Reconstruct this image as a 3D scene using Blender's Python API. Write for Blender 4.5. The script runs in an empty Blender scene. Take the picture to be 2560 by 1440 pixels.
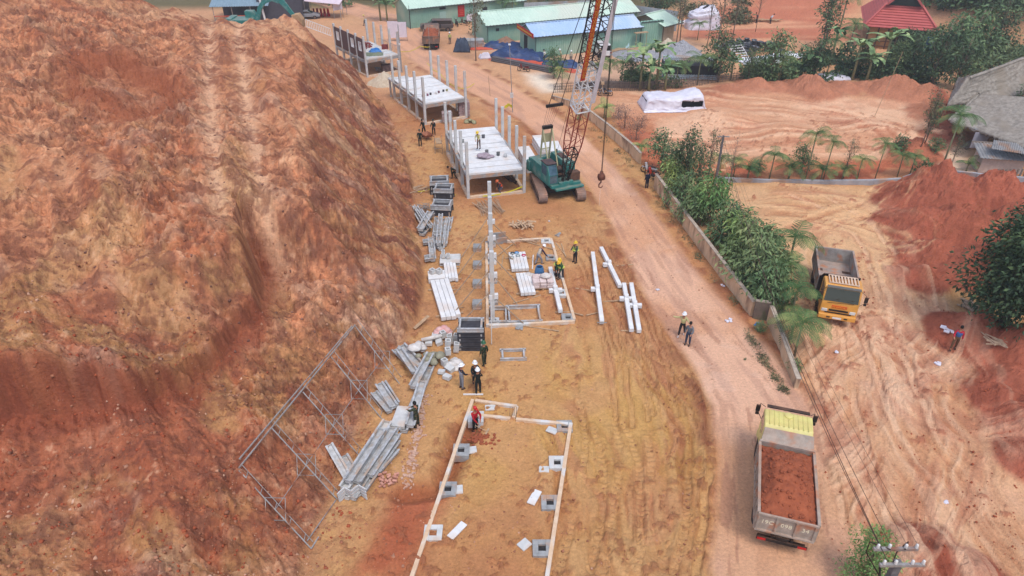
import bpy, bmesh, math, random
import numpy as np
from mathutils import Vector, Matrix
R = math.radians
random.seed(7)
scene = bpy.context.scene
# ------------------------------------------------------------------ camera, sky, sun, exposure
CAMH, PITCH = 25.0, R(33)
cam_d = bpy.data.cameras.new('camera'); cam = bpy.data.objects.new('camera', cam_d)
scene.collection.objects.link(cam); scene.camera = cam
cam_d.sensor_width = 36; cam_d.lens = 24; cam_d.clip_start = 0.3; cam_d.clip_end = 6000
cam.location = (0, 0, CAMH); cam.rotation_euler = (R(90) - PITCH, 0, 0)
SUN_EL, SUN_AZ = R(62), R(-35)          # high veiled sun, a little to the left and behind
world = bpy.data.worlds.new('World'); scene.world = world; world.use_nodes = True
wn = world.node_tree.nodes; bg = wn['Background']
sky = wn.new('ShaderNodeTexSky'); sky.sky_type = 'NISHITA'; sky.sun_disc = False
sky.sun_elevation = SUN_EL; sky.sun_rotation = R(215); sky.air_density = 1.0; sky.dust_density = 1.5; sky.ozone_density = 1.2
world.node_tree.links.new(sky.outputs[0], bg.inputs[0]); bg.inputs[1].default_value = 0.115
sun_d = bpy.data.lights.new('sun', 'SUN'); sun_d.energy = 1.35; sun_d.angle = R(22); sun_d.color = (1.0, 0.97, 0.93)
sun = bpy.data.objects.new('sun', sun_d); scene.collection.objects.link(sun)
sun.rotation_euler = (R(90) - SUN_EL, 0, R(35))
scene.view_settings.view_transform = 'Standard'; scene.view_settings.look = 'None'
scene.view_settings.exposure = 0.95; scene.view_settings.gamma = 1
scene.cycles.max_bounces = 5; scene.cycles.diffuse_bounces = 3; scene.cycles.volume_bounces = 0; scene.cycles.volume_step_rate = 4
scene.cycles.transparent_max_bounces = 8

# ------------------------------------------------------------------ survey helpers: a photo position becomes a spot on the ground
FP = 2560 * 24 / 36
def ray(px, py):
    x = (px - 1280) / FP; y = -(py - 720) / FP
    return (x, math.cos(PITCH) + y * math.sin(PITCH), -math.sin(PITCH) + y * math.cos(PITCH))
def G(px, py, z=0.0):
    r = ray(px, py); t = (z - CAMH) / r[2]
    return (r[0] * t, r[1] * t)
def lin(c):
    return tuple(((v / 255) / 12.92 if v <= 10 else (((v / 255) + .055) / 1.055) ** 2.4) for v in c)

# ------------------------------------------------------------------ numpy noise
def _hash(ix, iy, seed):
    h = (ix.astype(np.int64) * 374761393 + iy.astype(np.int64) * 668265263 + seed * 1442695041) & 0xffffffff
    h = ((h ^ (h >> 13)) * 1274126177) & 0xffffffff
    h = ((h ^ (h >> 16)) * 2246822519) & 0xffffffff
    return ((h ^ (h >> 15)) & 0xffffff) / float(0xffffff)
def vn(x, y, seed=0):
    ix = np.floor(x); iy = np.floor(y); fx = x - ix; fy = y - iy
    fx = fx * fx * fx * (fx * (fx * 6 - 15) + 10); fy = fy * fy * fy * (fy * (fy * 6 - 15) + 10)
    a = _hash(ix, iy, seed); b = _hash(ix + 1, iy, seed); c = _hash(ix, iy + 1, seed); d = _hash(ix + 1, iy + 1, seed)
    return (a + (b - a) * fx) * (1 - fy) + (c + (d - c) * fx) * fy
def fbm(x, y, wl, oc=4, seed=0, gain=.5, ridged=False):
    s = np.zeros_like(x); a = 1.0; tot = 0; f = 1.0 / wl
    c0, s0 = math.cos(.6), math.sin(.6); X, Y = x, y
    for o in range(oc):
        n = vn(X * f + 17.3 * o, Y * f - 9.1 * o, seed + o * 31)
        if ridged: n = 1 - np.abs(2 * n - 1)
        s += a * n; tot += a; a *= gain; f *= 2.03
        X, Y = X * c0 - Y * s0, X * s0 + Y * c0
    return s / tot
def sm(a, b, x):
    t = np.clip((x - a) / (b - a), 0, 1); return t * t * (3 - 2 * t)
def pl_dist(x, y, P):
    """distance, signed (+ on the left of the direction of travel), and length along a polyline"""
    best = np.full(x.shape, 1e9); sg = np.zeros(x.shape); al = np.zeros(x.shape); L = 0.0
    for (ax, ay), (bx, by) in zip(P[:-1], P[1:]):
        dx, dy = bx - ax, by - ay; l2 = dx * dx + dy * dy; l = math.sqrt(l2)
        t = np.clip(((x - ax) * dx + (y - ay) * dy) / l2, 0, 1)
        ex, ey = x - ax - t * dx, y - ay - t * dy; d = ex * ex + ey * ey
        m = d < best
        best = np.where(m, d, best); sg = np.where(m, dx * (y - ay) - dy * (x - ax), sg); al = np.where(m, L + t * l, al); L += l
    d = np.sqrt(best)
    return d, np.where(sg >= 0, d, -d), al
def in_poly(x, y, P):
    c = np.zeros(x.shape, bool); n = len(P)
    for i in range(n):
        (x1, y1), (x2, y2) = P[i], P[(i + 1) % n]
        if y1 == y2: continue
        c ^= ((y1 > y) != (y2 > y)) & (x < (x2 - x1) * (y - y1) / (y2 - y1) + x1)
    return c
def poly_sd(x, y, P):
    d, _, _ = pl_dist(x, y, P + [P[0]])
    return np.where(in_poly(x, y, P), -d, d)
def PX(*pts, z=0.0):
    return [G(a, b, z) for a, b in pts]

# ------------------------------------------------------------------ terrain
TOE = PX((760, 1500), (775, 1380), (830, 1260), (868, 1160), (905, 1060), (945, 950), (1005, 868), (1050, 800), (1066, 720), (1060, 640), (1046, 540),
         (1036, 460), (1022, 400), (998, 330), (962, 268), (905, 198), (886, 180))
TOE = [(TOE[0][0] - .5, 2.0), (TOE[0][0] - .2, 9.0)] + TOE + [(-22.5, 91.5), (-26, 90.5), (-31, 88.5), (-38, 89.5), (-50, 98), (-90, 128), (-300, 250)]
ROAD = PX((985, 60), (1010, 95), (1080, 145), (1190, 205), (1320, 275), (1430, 360), (1530, 470), (1620, 610), (1720, 760), (1830, 900), (1905, 1020), (1935, 1200), (1950, 1440))
ROAD = [(-45, 150), (-22, 124)] + ROAD + [(ROAD[-1][0], 8), (ROAD[-1][0] + 1, -40)]
RW = [3.0] * 40
LEDGE = PX((-200, 965), (0, 962), (130, 955), (300, 935), (420, 880), (520, 800), (590, 745), (612, 680), (600, 600), z=5.5)
BOWL = PX((205, 300), (250, 225), (330, 210), (430, 240), (440, 285), (340, 320), z=8.5)
MOUNDS = [  # photo x, y, radius, height, kind
    (2345, 505, 5.2, 2.6, 1), (2480, 520, 5.5, 2.3, 1), (2300, 575, 4.2, 1.5, 1), (2400, 590, 4.6, 1.9, 1), (2540, 590, 5.0, 2.0, 1), (2330, 650, 3.6, 1.3, 1),
    (2300, 700, 2.6, .8, 1), (2420, 680, 4.0, 1.5, 1), (2480, 640, 4.0, 1.2, 1), (2250, 510, 3.0, .9, 1),
    (2440, 845, 2.9, 1.3, 2), (2540, 890, 3.2, 1.5, 2), (2500, 1010, 2.2, .6, 3), (2570, 1060, 2.6, 1.0, 3), (2550, 960, 2.4, .7, 3), (2560, 1150, 1.8, .6, 3),
    (2330, 1410, 2.2, .7, 4), (2430, 1450, 2.0, .6, 4),
    (1830, 222, 3.0, .7, 5), (1885, 220, 3.2, 1.1, 5), (1950, 222, 3.0, .8, 5), (2022, 226, 4.2, 1.9, 5), (2110, 224, 3.2, .8, 5), (2165, 222, 3.2, .8, 5), (2240, 232, 4.5, 2.0, 5), (2310, 245, 4.0, 1.5, 5),
    (2355, 290, 4.0, 1.4, 5), (2375, 345, 3.5, 1.0, 5), (2285, 385, 3.2, 1.7, 6), (1780, 232, 2.5, .4, 5),
    (1960, 345, 5.0, .5, 0), (2190, 330, 5.0, .35, 0), (1800, 300, 4.5, .5, 0)]
def terrain(x, y, full=True):
    """height of the ground at plan positions x, y; with full also (albedo, class)"""
    x = np.asarray(x, float); y = np.asarray(y, float)
    wx = x + 2.2 * (fbm(x, y, 6, 4, 5) - .5); wy = y + 2.2 * (fbm(x, y, 6, 4, 6) - .5)
    d, s0, al = pl_dist(x, y, TOE)
    s = s0 + (fbm(x, y, 5, 3, 11) - .5) * 2.2 * sm(-.5, 2.5, s0)
    # cap: the natural height of the hill, before the cut
    slope_y = sm(26, 62, wy)
    cap = 5.2 + 3.2 * slope_y + .13 * np.clip(s, 0, 60)
    cap = cap + 2.6 * np.exp(-(((x + 45) / 10) ** 2 + ((y - 77) / 8) ** 2)) + 3.5 * np.exp(-(((x + 62) / 15) ** 2 + ((y - 72) / 16) ** 2))
    fw = (fbm(x, y, 1.6, 3, 9) - .5) * 1.3; ld, lsd, _ = pl_dist(wx * .7 + x * .3 + fw, wy * .7 + y * .3 - fw, LEDGE)
    inb = (lsd < 0) & (x < -7)
    drop = np.where(inb, 3.0 * sm(0, .75, -lsd) * (1 - .4 * sm(5, 16, -lsd)), 0) * (1 - sm(-10, -7, x) * .5)
    lip = .35 * np.exp(-((lsd - .6) / .9) ** 2) * (x < -8)
    cap = cap - drop * sm(38.5, 34.5, y) + lip * sm(38.5, 34.5, y)
    bsd = poly_sd(wx, wy, BOWL)
    cap = cap - 1.3 * sm(.9, -1.0, bsd) * sm(-.2, .5, np.sin((y - G(0, 260, 8.5)[1]) * .35) + .3)
    cap = cap - 1.7 * sm(66, 76, y) * sm(-46, -38, x)
    face = np.where(s < 3, 1.05 * s, 3.15 + 1.25 * (s - 3)); face = np.where(y < 30, s * .62 + .0, face)
    fk = sm(28, 36, y); face = fk * np.where(s < 3, .95 * s, 2.85 + 1.15 * (s - 3)) + (1 - fk) * s * .55
    k = .7
    hh = np.clip(.5 + .5 * (cap - face) / k, 0, 1)
    z = cap + (face - cap) * hh - k * hh * (1 - hh)
    hill = sm(-.2, .5, s)
    steep = hill * sm(.5, 1.0, hh)
    # streaks running down the cut faces, rubble on the benches
    st = fbm(al, s * .16, .9, 4, 21) - .5
    st2 = fbm(al + s * .35, s * .2, 2.6, 3, 23, ridged=True) - .5
    rub = fbm(x + .5 * (wx - x), y + .5 * (wy - y), 1.7, 6, 31, .66, ridged=True) - .5
    big = fbm(x, y, 7, 4, 33) - .5
    big2 = fbm(wx, wy, 3.2, 4, 35, ridged=True) - .5
    rubm = sm(.38, .62, fbm(x, y, 8, 3, 37))
    smo = np.clip(sm(.47, .60, fbm(wx, wy, 9, 4, 181)) + .8 * sm(64, 70, y) * (hh < .6) + .7 * sm(27, 22, y) * sm(-10, -14, x), 0, 1) * (1 - .5 * steep); rgh = 1 - .78 * smo
    rx = wx * .3 + x * .7 + 15.5 + .36 * (y - 35); ramp = np.exp(-(rx / 3.2) ** 2) * sm(31, 38, y); strip = np.exp(-((np.abs(rx) - 1.35) / .62) ** 2) * sm(31, 38, y)           # the machine track down the middle
    fc = x * .83 + y * .55; fa = y * .83 - x * .55; fwp = (fbm(x, y, 5, 3, 151) - .5) * 2.4
    s1 = fbm(fc + fwp, fa * .24, 2.2, 5, 153, .6); s2 = fbm(fc + fwp, fa * .2, 1.1, 4, 155, .65); s3 = fbm(fc + fwp * .6, fa * .3, .42, 4, 157, .7)
    z = z + hill * (big * 1.3 + big2 * .8 * (1 - .65 * ramp) + (1 - .6 * strip) * ((s1 - .5) * 1.7 + (s2 - .5) * .6 * rgh)) + steep * (st * .85 + st2 * .5) * sm(.3, 2, s)
    cl1 = sm(.54, .60, fbm(x, y, .62, 3, 171, .6)) * sm(.38, .55, fbm(x, y, 3.5, 4, 173, .6)) * (1 - strip); cl2 = sm(.56, .61, fbm(x, y, .26, 2, 175, .5)) * sm(.42, .6, fbm(x, y, 2.6, 4, 177, .6)) * sm(60, 45, y)
    z = z + hill * rgh * (cl1 * .20 + cl2 * .12)
    z = z + hill * (rub * rgh * (.22 + .55 * rubm) * (1 - .45 * ramp) * (1 - .35 * steep))
    z = z + hill * (fbm(x, y, .55, 4, 39, .7) - .5) * .34 * (1 - .4 * ramp) * rgh
    z = z + hill * (.25 * (ramp - strip) * (fbm(x, y, .8, 4, 145, .7)) - .12 * strip)
    z = np.where(s < 0, 0, np.maximum(z, s * .15)) * sm(-.1, .5, s)
    # toe talus and the open ground
    flat = 1 - hill
    g1 = fbm(x, y, 6, 4, 41) - .5
    talus = np.exp(-np.clip(-s, 0, 9) / 1.4) * (s < .2)
    z = z + flat * (g1 * .22 + (fbm(x, y, .7, 4, 43, .6) - .5) * (.07 + .22 * talus))
    # the far hills
    far = sm(0, 40, y - 140 - .05 * (x - 20) ** 2 * 0) * 15 + np.clip(y - 175, 0, 600) * .14
    rt = np.clip((x - 66) * .75 + (y - 112) * .45, 0, 60) * sm(82, 92, y) * sm(55, 80, x)
    rt2 = np.clip((x - 60) * .35, 0, 12) * sm(72, 92, y) * sm(1, 0, rt)
    redf = sm(0, 26, y - 116) * 4.5 * sm(30, 40, x)
    z = z + np.maximum(far, np.maximum(rt, 0)) + redf * (1 - sm(0, 6, rt)) * 1.0
    z = z + sm(2, 12, rt) * (fbm(x, y, 5, 4, 47) - .5) * 2
    # spoil heaps
    hz = np.zeros_like(x); hc = np.zeros(x.shape, np.int8)
    wob = (fbm(x, y, 2.4, 4, 51) - .5)
    for i, (px, py, r, h, kd) in enumerate(MOUNDS):
        cx, cy = G(px, py); r_ = r * (.85 if kd == 1 else 1); q = np.hypot(x - cx, (y - cy) * 1.0) / r_ + wob * .55
        m = (1.25 if kd == 1 else 1.05 if kd > 4 else 1.5) * h * np.clip(1.12 - q, 0, 1.0) ** 1.3
        m = m + .10 * (fbm(x, y, .5, 4, 54, .75) - .5) * sm(0, .3, m); m = m * (1 + .55 * (fbm(x + i, y, 1.1, 4, 53 + i, .6) - .5))
        if kd: hc = np.where((m > hz) & (m > .06), kd, hc)
        hz = np.maximum(hz, m)
    z = z + hz
    # the trench and dip beside the nearest foundation
    TR = PX((1150, 1070), (1120, 1150), (1090, 1215), (1010, 1225))
    td, _, _ = pl_dist(wx * .6 + x * .4, wy * .6 + y * .4, TR)
    trench = sm(1.0, .1, td); z = z - .55 * trench
    RS = poly_sd(wx * .7 + x * .3 + (nw2 := (fbm(x, y, 1.2, 4, 63) - .5) * 1.4), wy * .7 + y * .3 + nw2, PX((960, 1230), (1060, 1215), (1105, 1250), (1060, 1350), (1020, 1440), (900, 1440), (930, 1330)))
    rs = sm(.9, -.9, RS); z = z + rs * .25 * fbm(x, y, .9, 3, 61) * hill * 0 + rs * .1
    if not full: return z
    # ---------------- albedo
    def C(*c): return np.array(lin(c))
    def mix(a, b, m): return a + (b - a) * m[..., None]
    nA = fbm(x, y, 14, 4, 71); nB = fbm(wx, wy, 3.5, 4, 73); nC = fbm(x, y, 1.0, 4, 75, .6); nD = fbm(x, y, .28, 3, 77, .6)
    col = np.zeros(x.shape + (3,)) + C(196, 140, 80)
    col = mix(col, C(182, 118, 68), sm(.45, .7, nA)); col = mix(col, C(200, 148, 92), sm(.5, .75, nB) * .6)
    col = mix(col, C(194, 142, 64), sm(12, 27, y) * sm(36, 27, y) * sm(.25, .6, nB) * sm(-4, -1, x) * sm(13, 8, x) * .8)
    col = mix(col, C(205, 148, 106), sm(70, 85, y) * .7)
    # hill colours
    pinkb = C(196, 142, 110); redo = C(172, 104, 72); och = C(182, 126, 78); lightp = C(198, 156, 132); dark = C(118, 84, 76)
    hcA = fbm(wx, wy, 6, 4, 81); hcB = fbm(wx * .8 + y * .4, wy, 2.2, 4, 83)
    hcol = np.zeros(x.shape + (3,)) + C(194, 122, 80)
    hcol = mix(hcol, C(198, 138, 94), sm(62, 70, y) * smo * .8)
    hcol = mix(hcol, C(172, 92, 52), sm(.50, .62, s1) * .75 * sm(.35, .6, hcA + .12)); hcol = mix(hcol, C(212, 158, 118), sm(.54, .70, s2 * .5 + nB * .5) * .5)
    strk = fbm(al + s * .3, s * .12, 1.3, 5, 85, .6)
    fcol = mix(np.zeros(x.shape + (3,)) + C(166, 98, 62), och, sm(.5, .62, strk) * .75); fcol = mix(fcol, C(128, 70, 54), sm(.46, .36, strk) * .85)
    fcol = mix(fcol, lightp, sm(.62, .74, fbm(al * 1.0, s * .5, 2.0, 4, 87)) * .5)
    hcol = mix(hcol, fcol, np.clip(steep * (.45 + .55 * (y > 30)), 0, 1))
    lowz = sm(31, 26, y) * sm(-8, -12, x)
    hcol = mix(hcol, mix(np.zeros(x.shape + (3,)) + C(166, 84, 50), C(180, 124, 70), sm(.48, .62, fbm(x + y * .5, y, 3.5, 4, 89))), lowz * .8)
    fine = fbm(al + .4 * s, s * .5 + y * .3, .34, 4, 141, .8); fine2 = fbm(x, y * .8, .8, 5, 143, .75); grain = fbm(x, y, .13, 2, 147, .8)
    hcol = hcol * .92 * ((1 + rgh * .40 * (sm(.36, .64, fine) - .5)) * (1 + (.3 + .7 * rgh) * .30 * (sm(.38, .62, fine2) - .5)) * (.86 + .28 * grain))[..., None]
    hcol = mix(hcol, C(206, 152, 116), cl1 * .35 * rgh); hcol = mix(hcol, C(150, 92, 66), cl2 * .4 * rgh)
    hcol = mix(hcol, C(128, 80, 60), sm(.46, .34, s3) * .5 * (1 - strip) * rgh)  # crevice shade painted into the hill colour along the fine streaks
    z = z + hill * rgh * ((fine - .5) * .12 + (grain - .5) * .11) * (1 - .5 * strip) + (1 - hill) * (fine2 - .5) * .07 * (ysd_ := 1.0)
    yl = sm(.60, .70, fbm(x * .9 + y * .5, y * .5 - x * .3, 4.2, 4, 91)) * sm(60, 45, y)
    hcol = mix(hcol, C(190, 144, 88), yl * .4)
    gl = sm(.58, .72, fbm(wx, wy, 2.6, 5, 93, .6)) * sm(62, 50, y)
    hcol = mix(hcol, lightp, gl * .30)
    dk = sm(.60, .72, fbm(wx + 40, wy, 3.2, 5, 95, .62)) * (rub < .02)
    hcol = mix(hcol, dark, dk * .3)  # dark rock patches, with shade of the rubble hollows painted in
    hcol = mix(hcol, C(214, 164, 130), strip * .75 * sm(.2, .5, nC)); hcol = mix(hcol, C(128, 88, 74), np.clip(np.exp(-(rx / .6) ** 2) + np.exp(-((np.abs(rx) - 2.7) / .5) ** 2), 0, 1) * sm(31, 38, y) * sm(.5, .62, fine2) * .6)
    plat = sm(66, 72, y) * sm(.5, .15, hh) * sm(-40, -36, x); hcol = mix(hcol, C(210, 156, 118), plat * .5 * sm(.35, .6, nC))
    hcol = mix(hcol, C(122, 66, 52), sm(.60, .36, nD + nC - .5 + rub * .5) * .55)  # darkens the low rubble: shade of the clefts put into the colour
    hcol = mix(hcol, C(216, 166, 130), sm(.62, .8, nD * .6 + nC * .4) * .5)
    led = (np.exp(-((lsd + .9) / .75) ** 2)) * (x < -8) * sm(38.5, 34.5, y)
    hcol = mix(hcol, C(140, 66, 40), np.clip(led * .8, 0, 1))  # red soil of the drop face, with its shadow band painted in
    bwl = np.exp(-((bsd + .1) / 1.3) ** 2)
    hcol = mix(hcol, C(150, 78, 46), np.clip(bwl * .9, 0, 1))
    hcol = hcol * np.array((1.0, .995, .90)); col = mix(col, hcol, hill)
    col = mix(col, C(150, 92, 66), talus * .55 * (1 - hill) * sm(.35, .6, nC))
    cls = np.where(s > .15, 1, 0).astype(np.int8)
    # pad, yards
    YARD = PX((1640, 440), (1800, 462), (2050, 458), (2260, 470), (2330, 700), (2420, 860), (2560, 960), (2800, 1300), (2700, 1600), (2050, 1600), (1960, 1440), (1950, 1200), (1910, 1015), (1992, 985), (1905, 770))
    ysd = poly_sd(wx * .5 + x * .5, wy * .5 + y * .5, YARD)
    yc = mix(np.zeros(x.shape + (3,)) + C(220, 168, 126), C(206, 146, 98), sm(.45, .65, nA)); yc = mix(yc, C(196, 140, 112), sm(.5, .7, nB) * .6)
    yc = mix(yc, C(212, 160, 106), sm(33, 42, y) * .75)
    col = mix(col, yc, sm(.6, -.6, ysd))
    UP = PX((1500, 225), (1700, 215), (2000, 235), (2330, 255), (2400, 330), (2330, 395), (2100, 400), (1800, 395), (1640, 390), (1560, 300))
    usd = poly_sd(wx, wy, UP)
    uc = mix(np.zeros(x.shape + (3,)) + C(222, 168, 128), C(206, 144, 102), sm(.45, .62, nA)); uc = mix(uc, C(202, 132, 92), sm(.52, .66, nB) * .6)
    col = mix(col, uc, sm(1.2, -1.2, usd))
    RB = PX((1560, 290), (1640, 300), (1680, 400), (1800, 405), (2050, 400), (2300, 400), (2480, 430), (2480, 445), (2300, 450), (1800, 450), (1640, 430), (1560, 360))
    col = mix(col, mix(np.zeros(x.shape + (3,)) + C(184, 92, 54), C(196, 120, 74), sm(.45, .6, nB)), sm(.6, -.6, poly_sd(wx, wy, RB)) * .9)
    SY = PX((1150, 90), (1300, 170), (1440, 215), (1750, 205), (1790, 130), (1700, 90), (1500, 120), (1200, 80))
    col = mix(col, C(200, 156, 126), sm(2, -2, poly_sd(wx, wy, SY)) * .7)
    col = mix(col, C(236, 214, 188), sm(1.2, -1.5, poly_sd(wx, wy, PX((1300, 185), (1370, 185), (1400, 205), (1400, 232), (1360, 232), (1330, 210)))) * .85)
    TOPR = PX((1760, -60), (2130, -60), (2140, 100), (1960, 110), (1700, 100))
    col = mix(col, mix(np.zeros(x.shape + (3,)) + C(212, 146, 104), C(188, 106, 72), sm(.45, .6, fbm(x * .3, y * 1.5, 8, 3, 97))), sm(3, -3, poly_sd(wx, wy, TOPR)))
    col = mix(col, C(222, 186, 152), sm(.8, -.8, poly_sd(wx, wy, PX((2280, 350), (2420, 360), (2460, 440), (2380, 440)))) * .9)
    grass = sm(2, 6, rt); gc = mix(np.zeros(x.shape + (3,)) + C(186, 148, 92), C(112, 112, 66), sm(.45, .6, nB))
    col = mix(col, gc, grass)
    fb = sm(128, 136, y) * (1 - sm(28, 36, x) * sm(80, 70, x)) ; col = mix(col, C(78, 84, 54), fb * .85)
    # spoil
    col = mix(col, C(162, 82, 54) * (.78 + .44 * nC[..., None]), sm(.02, .22, hz) * ((hc > 0) & (hc < 5)))
    col = mix(col, C(178, 110, 76) * (.82 + .36 * nC[..., None]), sm(.02, .3, hz) * (hc >= 5))
    col = mix(col, C(196, 92, 50), ((hc == 6) * sm(.1, .4, hz) * .4))
    for P in (((2240, 470), (2340, 440), (2560, 470), (2700, 600), (2600, 760), (2400, 720), (2300, 735), (2230, 660), (2260, 600), (2190, 560)), ((2370, 800), (2430, 780), (2560, 840), (2650, 930), (2470, 900), (2390, 860)),
              ((2440, 940), (2600, 900), (2700, 1250), (2560, 1190), (2490, 1110)), ((2280, 1330), (2330, 1330), (2480, 1440), (2450, 1500), (2250, 1480)), ((2330, 240), (2380, 260), (2400, 330), (2370, 390), (2320, 370))):
        col = mix(col, C(164, 84, 56) * (.78 + .44 * nC[..., None]), sm(.35, -.45, poly_sd(wx * .5 + x * .5, wy * .5 + y * .5, PX(*P))) * (.93 if P[0][0] != 2280 else .8))
    col = mix(col, C(172, 82, 44), rs * .9); col = mix(col, C(160, 84, 42), trench * .85)
    col = mix(col, C(206, 196, 186), sm(.62, .75, nB) * talus * (s < 0) * sm(33, 24, y) * .0)
    # ---------------- wheel and crawler tracks, pressed into the soil
    def track(P, w=.34, depth=.05, c=None, k=.6, gauge=1.9, cleat=False, zz=z):
        for side in ((-1, 1) if gauge else (0,)):
            Q = []
            for i, (a, b) in enumerate(P):
                a2, b2 = P[min(i + 1, len(P) - 1)]; a1, b1 = P[max(i - 1, 0)]
                n = math.hypot(a2 - a1, b2 - b1) + 1e-9
                Q.append((a - (b2 - b1) / n * gauge / 2 * side, b + (a2 - a1) / n * gauge / 2 * side))
            xs = [q[0] for q in Q]; ys = [q[1] for q in Q]
            m = (x > min(xs) - 1) & (x < max(xs) + 1) & (y > min(ys) - 1) & (y < max(ys) + 1)
            if not m.any(): continue
            xm, ym = x[m], y[m]
            dd, _, aa = pl_dist(xm + (fbm(xm, ym, 1.5, 2, 99) - .5) * .3, ym, Q)
            br = sm(.25, .5, fbm(xm + side * 3, ym, 3.0, 2, 101))
            ins = sm(w * .75, w * .45, dd) * br; edge = np.exp(-((dd - w * .8) / (w * .28)) ** 2) * br
            if cleat: ins = ins * (.55 + .45 * np.sign(np.sin(aa * 2 * math.pi / .32)))
            zz[m] -= ins * depth; zz[m] += edge * depth * .9
            cc = col[m]; cc = mix(cc, c if c is not None else cc * 1.16, ins * k)
            cc = mix(cc, cc * np.array((.72, .60, .55)), edge * .5 * sm(.35, .6, fbm(xm, ym, .8, 2, 103)))
            col[m] = cc
    rt_ = random.Random(3)
    def curve(a, b, c, n=14):
        return [((1 - t) ** 2 * a[0] + 2 * t * (1 - t) * b[0] + t * t * c[0], (1 - t) ** 2 * a[1] + 2 * t * (1 - t) * b[1] + t * t * c[1]) for t in [i / n for i in range(n + 1)]]
    light = C(226, 178, 138); yel = C(204, 154, 88)
    def band(P, w, seed, lc, k=.38, fine=.42, relief=.14):
        """a belt of overlapping wheel ruts following a path"""
        xs = [q[0] for q in P]; ys = [q[1] for q in P]; M = w + 2
        m = (x > min(xs) - M) & (x < max(xs) + M) & (y > min(ys) - M) & (y < max(ys) + M)
        xm, ym = x[m], y[m]; dd, sd, aa = pl_dist(xm + (fbm(xm, ym, 5, 3, seed) - .5) * 2.2, ym + (fbm(xm, ym, 5, 3, seed + 1) - .5) * 1.4, P)
        n = fbm(sd, aa * .07, fine, 3, seed + 2, .55); n2 = fbm(sd, aa * .05, 2.1, 3, seed + 3)
        e = sm(w, w * .55, dd + (n2 - .5) * w) * sm(0, 3, aa) * sm(.30, .55, fbm(xm, ym, 5, 3, seed + 4))
        z[m] += (n - .5) * relief * 2 * e
        cc = col[m]; cc = mix(cc, lc, sm(.52, .62, n) * e * k); cc = mix(cc, cc * np.array((.80, .68, .62)), sm(.46, .32, n) * e * k * 1.3)
        cc = mix(cc, C(178, 104, 72), sm(.62, .70, fbm(sd, aa * .22, 1.0, 4, seed + 5)) * e * .4)
        col[m] = cc
    for i_, (a, b, c, w_) in enumerate([((2060, 560), (2090, 900), (2300, 1500), 3.4), ((2140, 760), (2210, 1000), (2470, 1500), 4.2), ((2230, 720), (2300, 980), (2620, 1350), 3.6),
                    ((1960, 500), (2230, 540), (2270, 860), 4.0), ((2200, 860), (2260, 1020), (2040, 1180), 2.4), ((2400, 860), (2280, 1040), (2100, 1280), 2.2),
                    ((2080, 1120), (2260, 1050), (2600, 1100), 1.8), ((1900, 1250), (1990, 1000), (2150, 820), 2.6), ((2560, 1180), (2300, 1020), (2200, 800), 2.4), ((2350, 950), (2480, 1150), (2280, 1440), 2.4)]):
        band(curve(G(*a), G(*b), G(*c)), w_, 300 + i_ * 7, light)
    for i_, (a, b, c, w_) in enumerate([((1860, 500), (2060, 480), (2240, 520), 3.5), ((1850, 540), (2050, 520), (2230, 600), 4), ((1900, 600), (2080, 560), (2240, 480), 3.0)]):
        band(curve(G(*a), G(*b), G(*c)), w_, 400 + i_ * 7, C(224, 172, 118), .6, .55)
    for i_, (a, b, c, w_) in enumerate([((1540, 225), (1900, 260), (2200, 300), 5), ((1700, 250), (2150, 260), (2300, 360), 5), ((1620, 330), (1850, 350), (2200, 330), 5), ((1640, 380), (1850, 370), (2150, 380), 3), ((1560, 300), (1700, 330), (1800, 400), 4)]):
        band(curve(G(*a), G(*b), G(*c)), w_, 500 + i_ * 7, C(230, 178, 136), .65, .8, .16)
    for i_, (a, b, c, w_) in enumerate([((1430, 560), (1560, 800), (1640, 1300), 4.0), ((1560, 820), (1760, 960), (1760, 1440), 2.6), ((1340, 1000), (1540, 1060), (1560, 1440), 3.0), ((1180, 250), (1330, 320), (1420, 420), 3), ((980, 110), (1180, 200), (1400, 340), 2.4)]):
        band(curve(G(*a), G(*b), G(*c)), w_, 600 + i_ * 7, C(198, 146, 88) if i_ < 3 else C(214, 156, 112), .4)
    track(curve(G(2180, 770), G(2240, 1000), G(2450, 1440)), w=.3, depth=.05, c=light, k=.4)
    track(curve(G(2060, 820), G(2080, 1000), G(2200, 1440)), w=.3, depth=.05, c=light, k=.4)
    track(curve(G(1990, 480), G(2200, 540), G(2240, 760)), w=.3, depth=.05, c=light, k=.4)
    for a, b, c in [((1520, 1060), (1590, 1200), (1530, 1440)), ((1480, 1000), (1540, 1120), (1450, 1440)), ((1600, 900), (1760, 1000), (1790, 1200)), ((1560, 880), (1700, 940), (1770, 1100)), ((1660, 1100), (1700, 1250), (1620, 1440))]:
        track(curve(G(*a), G(*b), G(*c)), w=.32, depth=.05, c=C(198, 148, 90), k=.4, cleat=True, gauge=1.7)
    for a, b, c in [((1745, 900), (1800, 1050), (1740, 1440)), ((1765, 920), (1840, 1080), (1790, 1440))]:
        track(curve(G(*a), G(*b), G(*c)), w=.3, depth=.07, c=yel, k=.5, gauge=0)
    for k_ in range(9):
        a = (1420 + k_ * 14, 560 + rt_.random() * 60)
        track(curve(G(*a), G(1520 + k_ * 16, 740 + k_ * 6), G(1560 + k_ * 22, 1000 + rt_.random() * 80)), w=.24, depth=.05, c=C(192, 138, 90), k=.25, gauge=1.6 if k_ % 2 else 0)
    # machine ramp on the hill
    # clods thrown over the pad
    clod = sm(.60, .72, fbm(x, y, .42, 3, 111, .6)) * sm(.42, .62, fbm(x, y, 3.0, 3, 113)) * (1 - hill) * (ysd > .5) * (y < 75)
    z = z + clod * .10
    col = mix(col, C(146, 82, 50), clod * .6)
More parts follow.
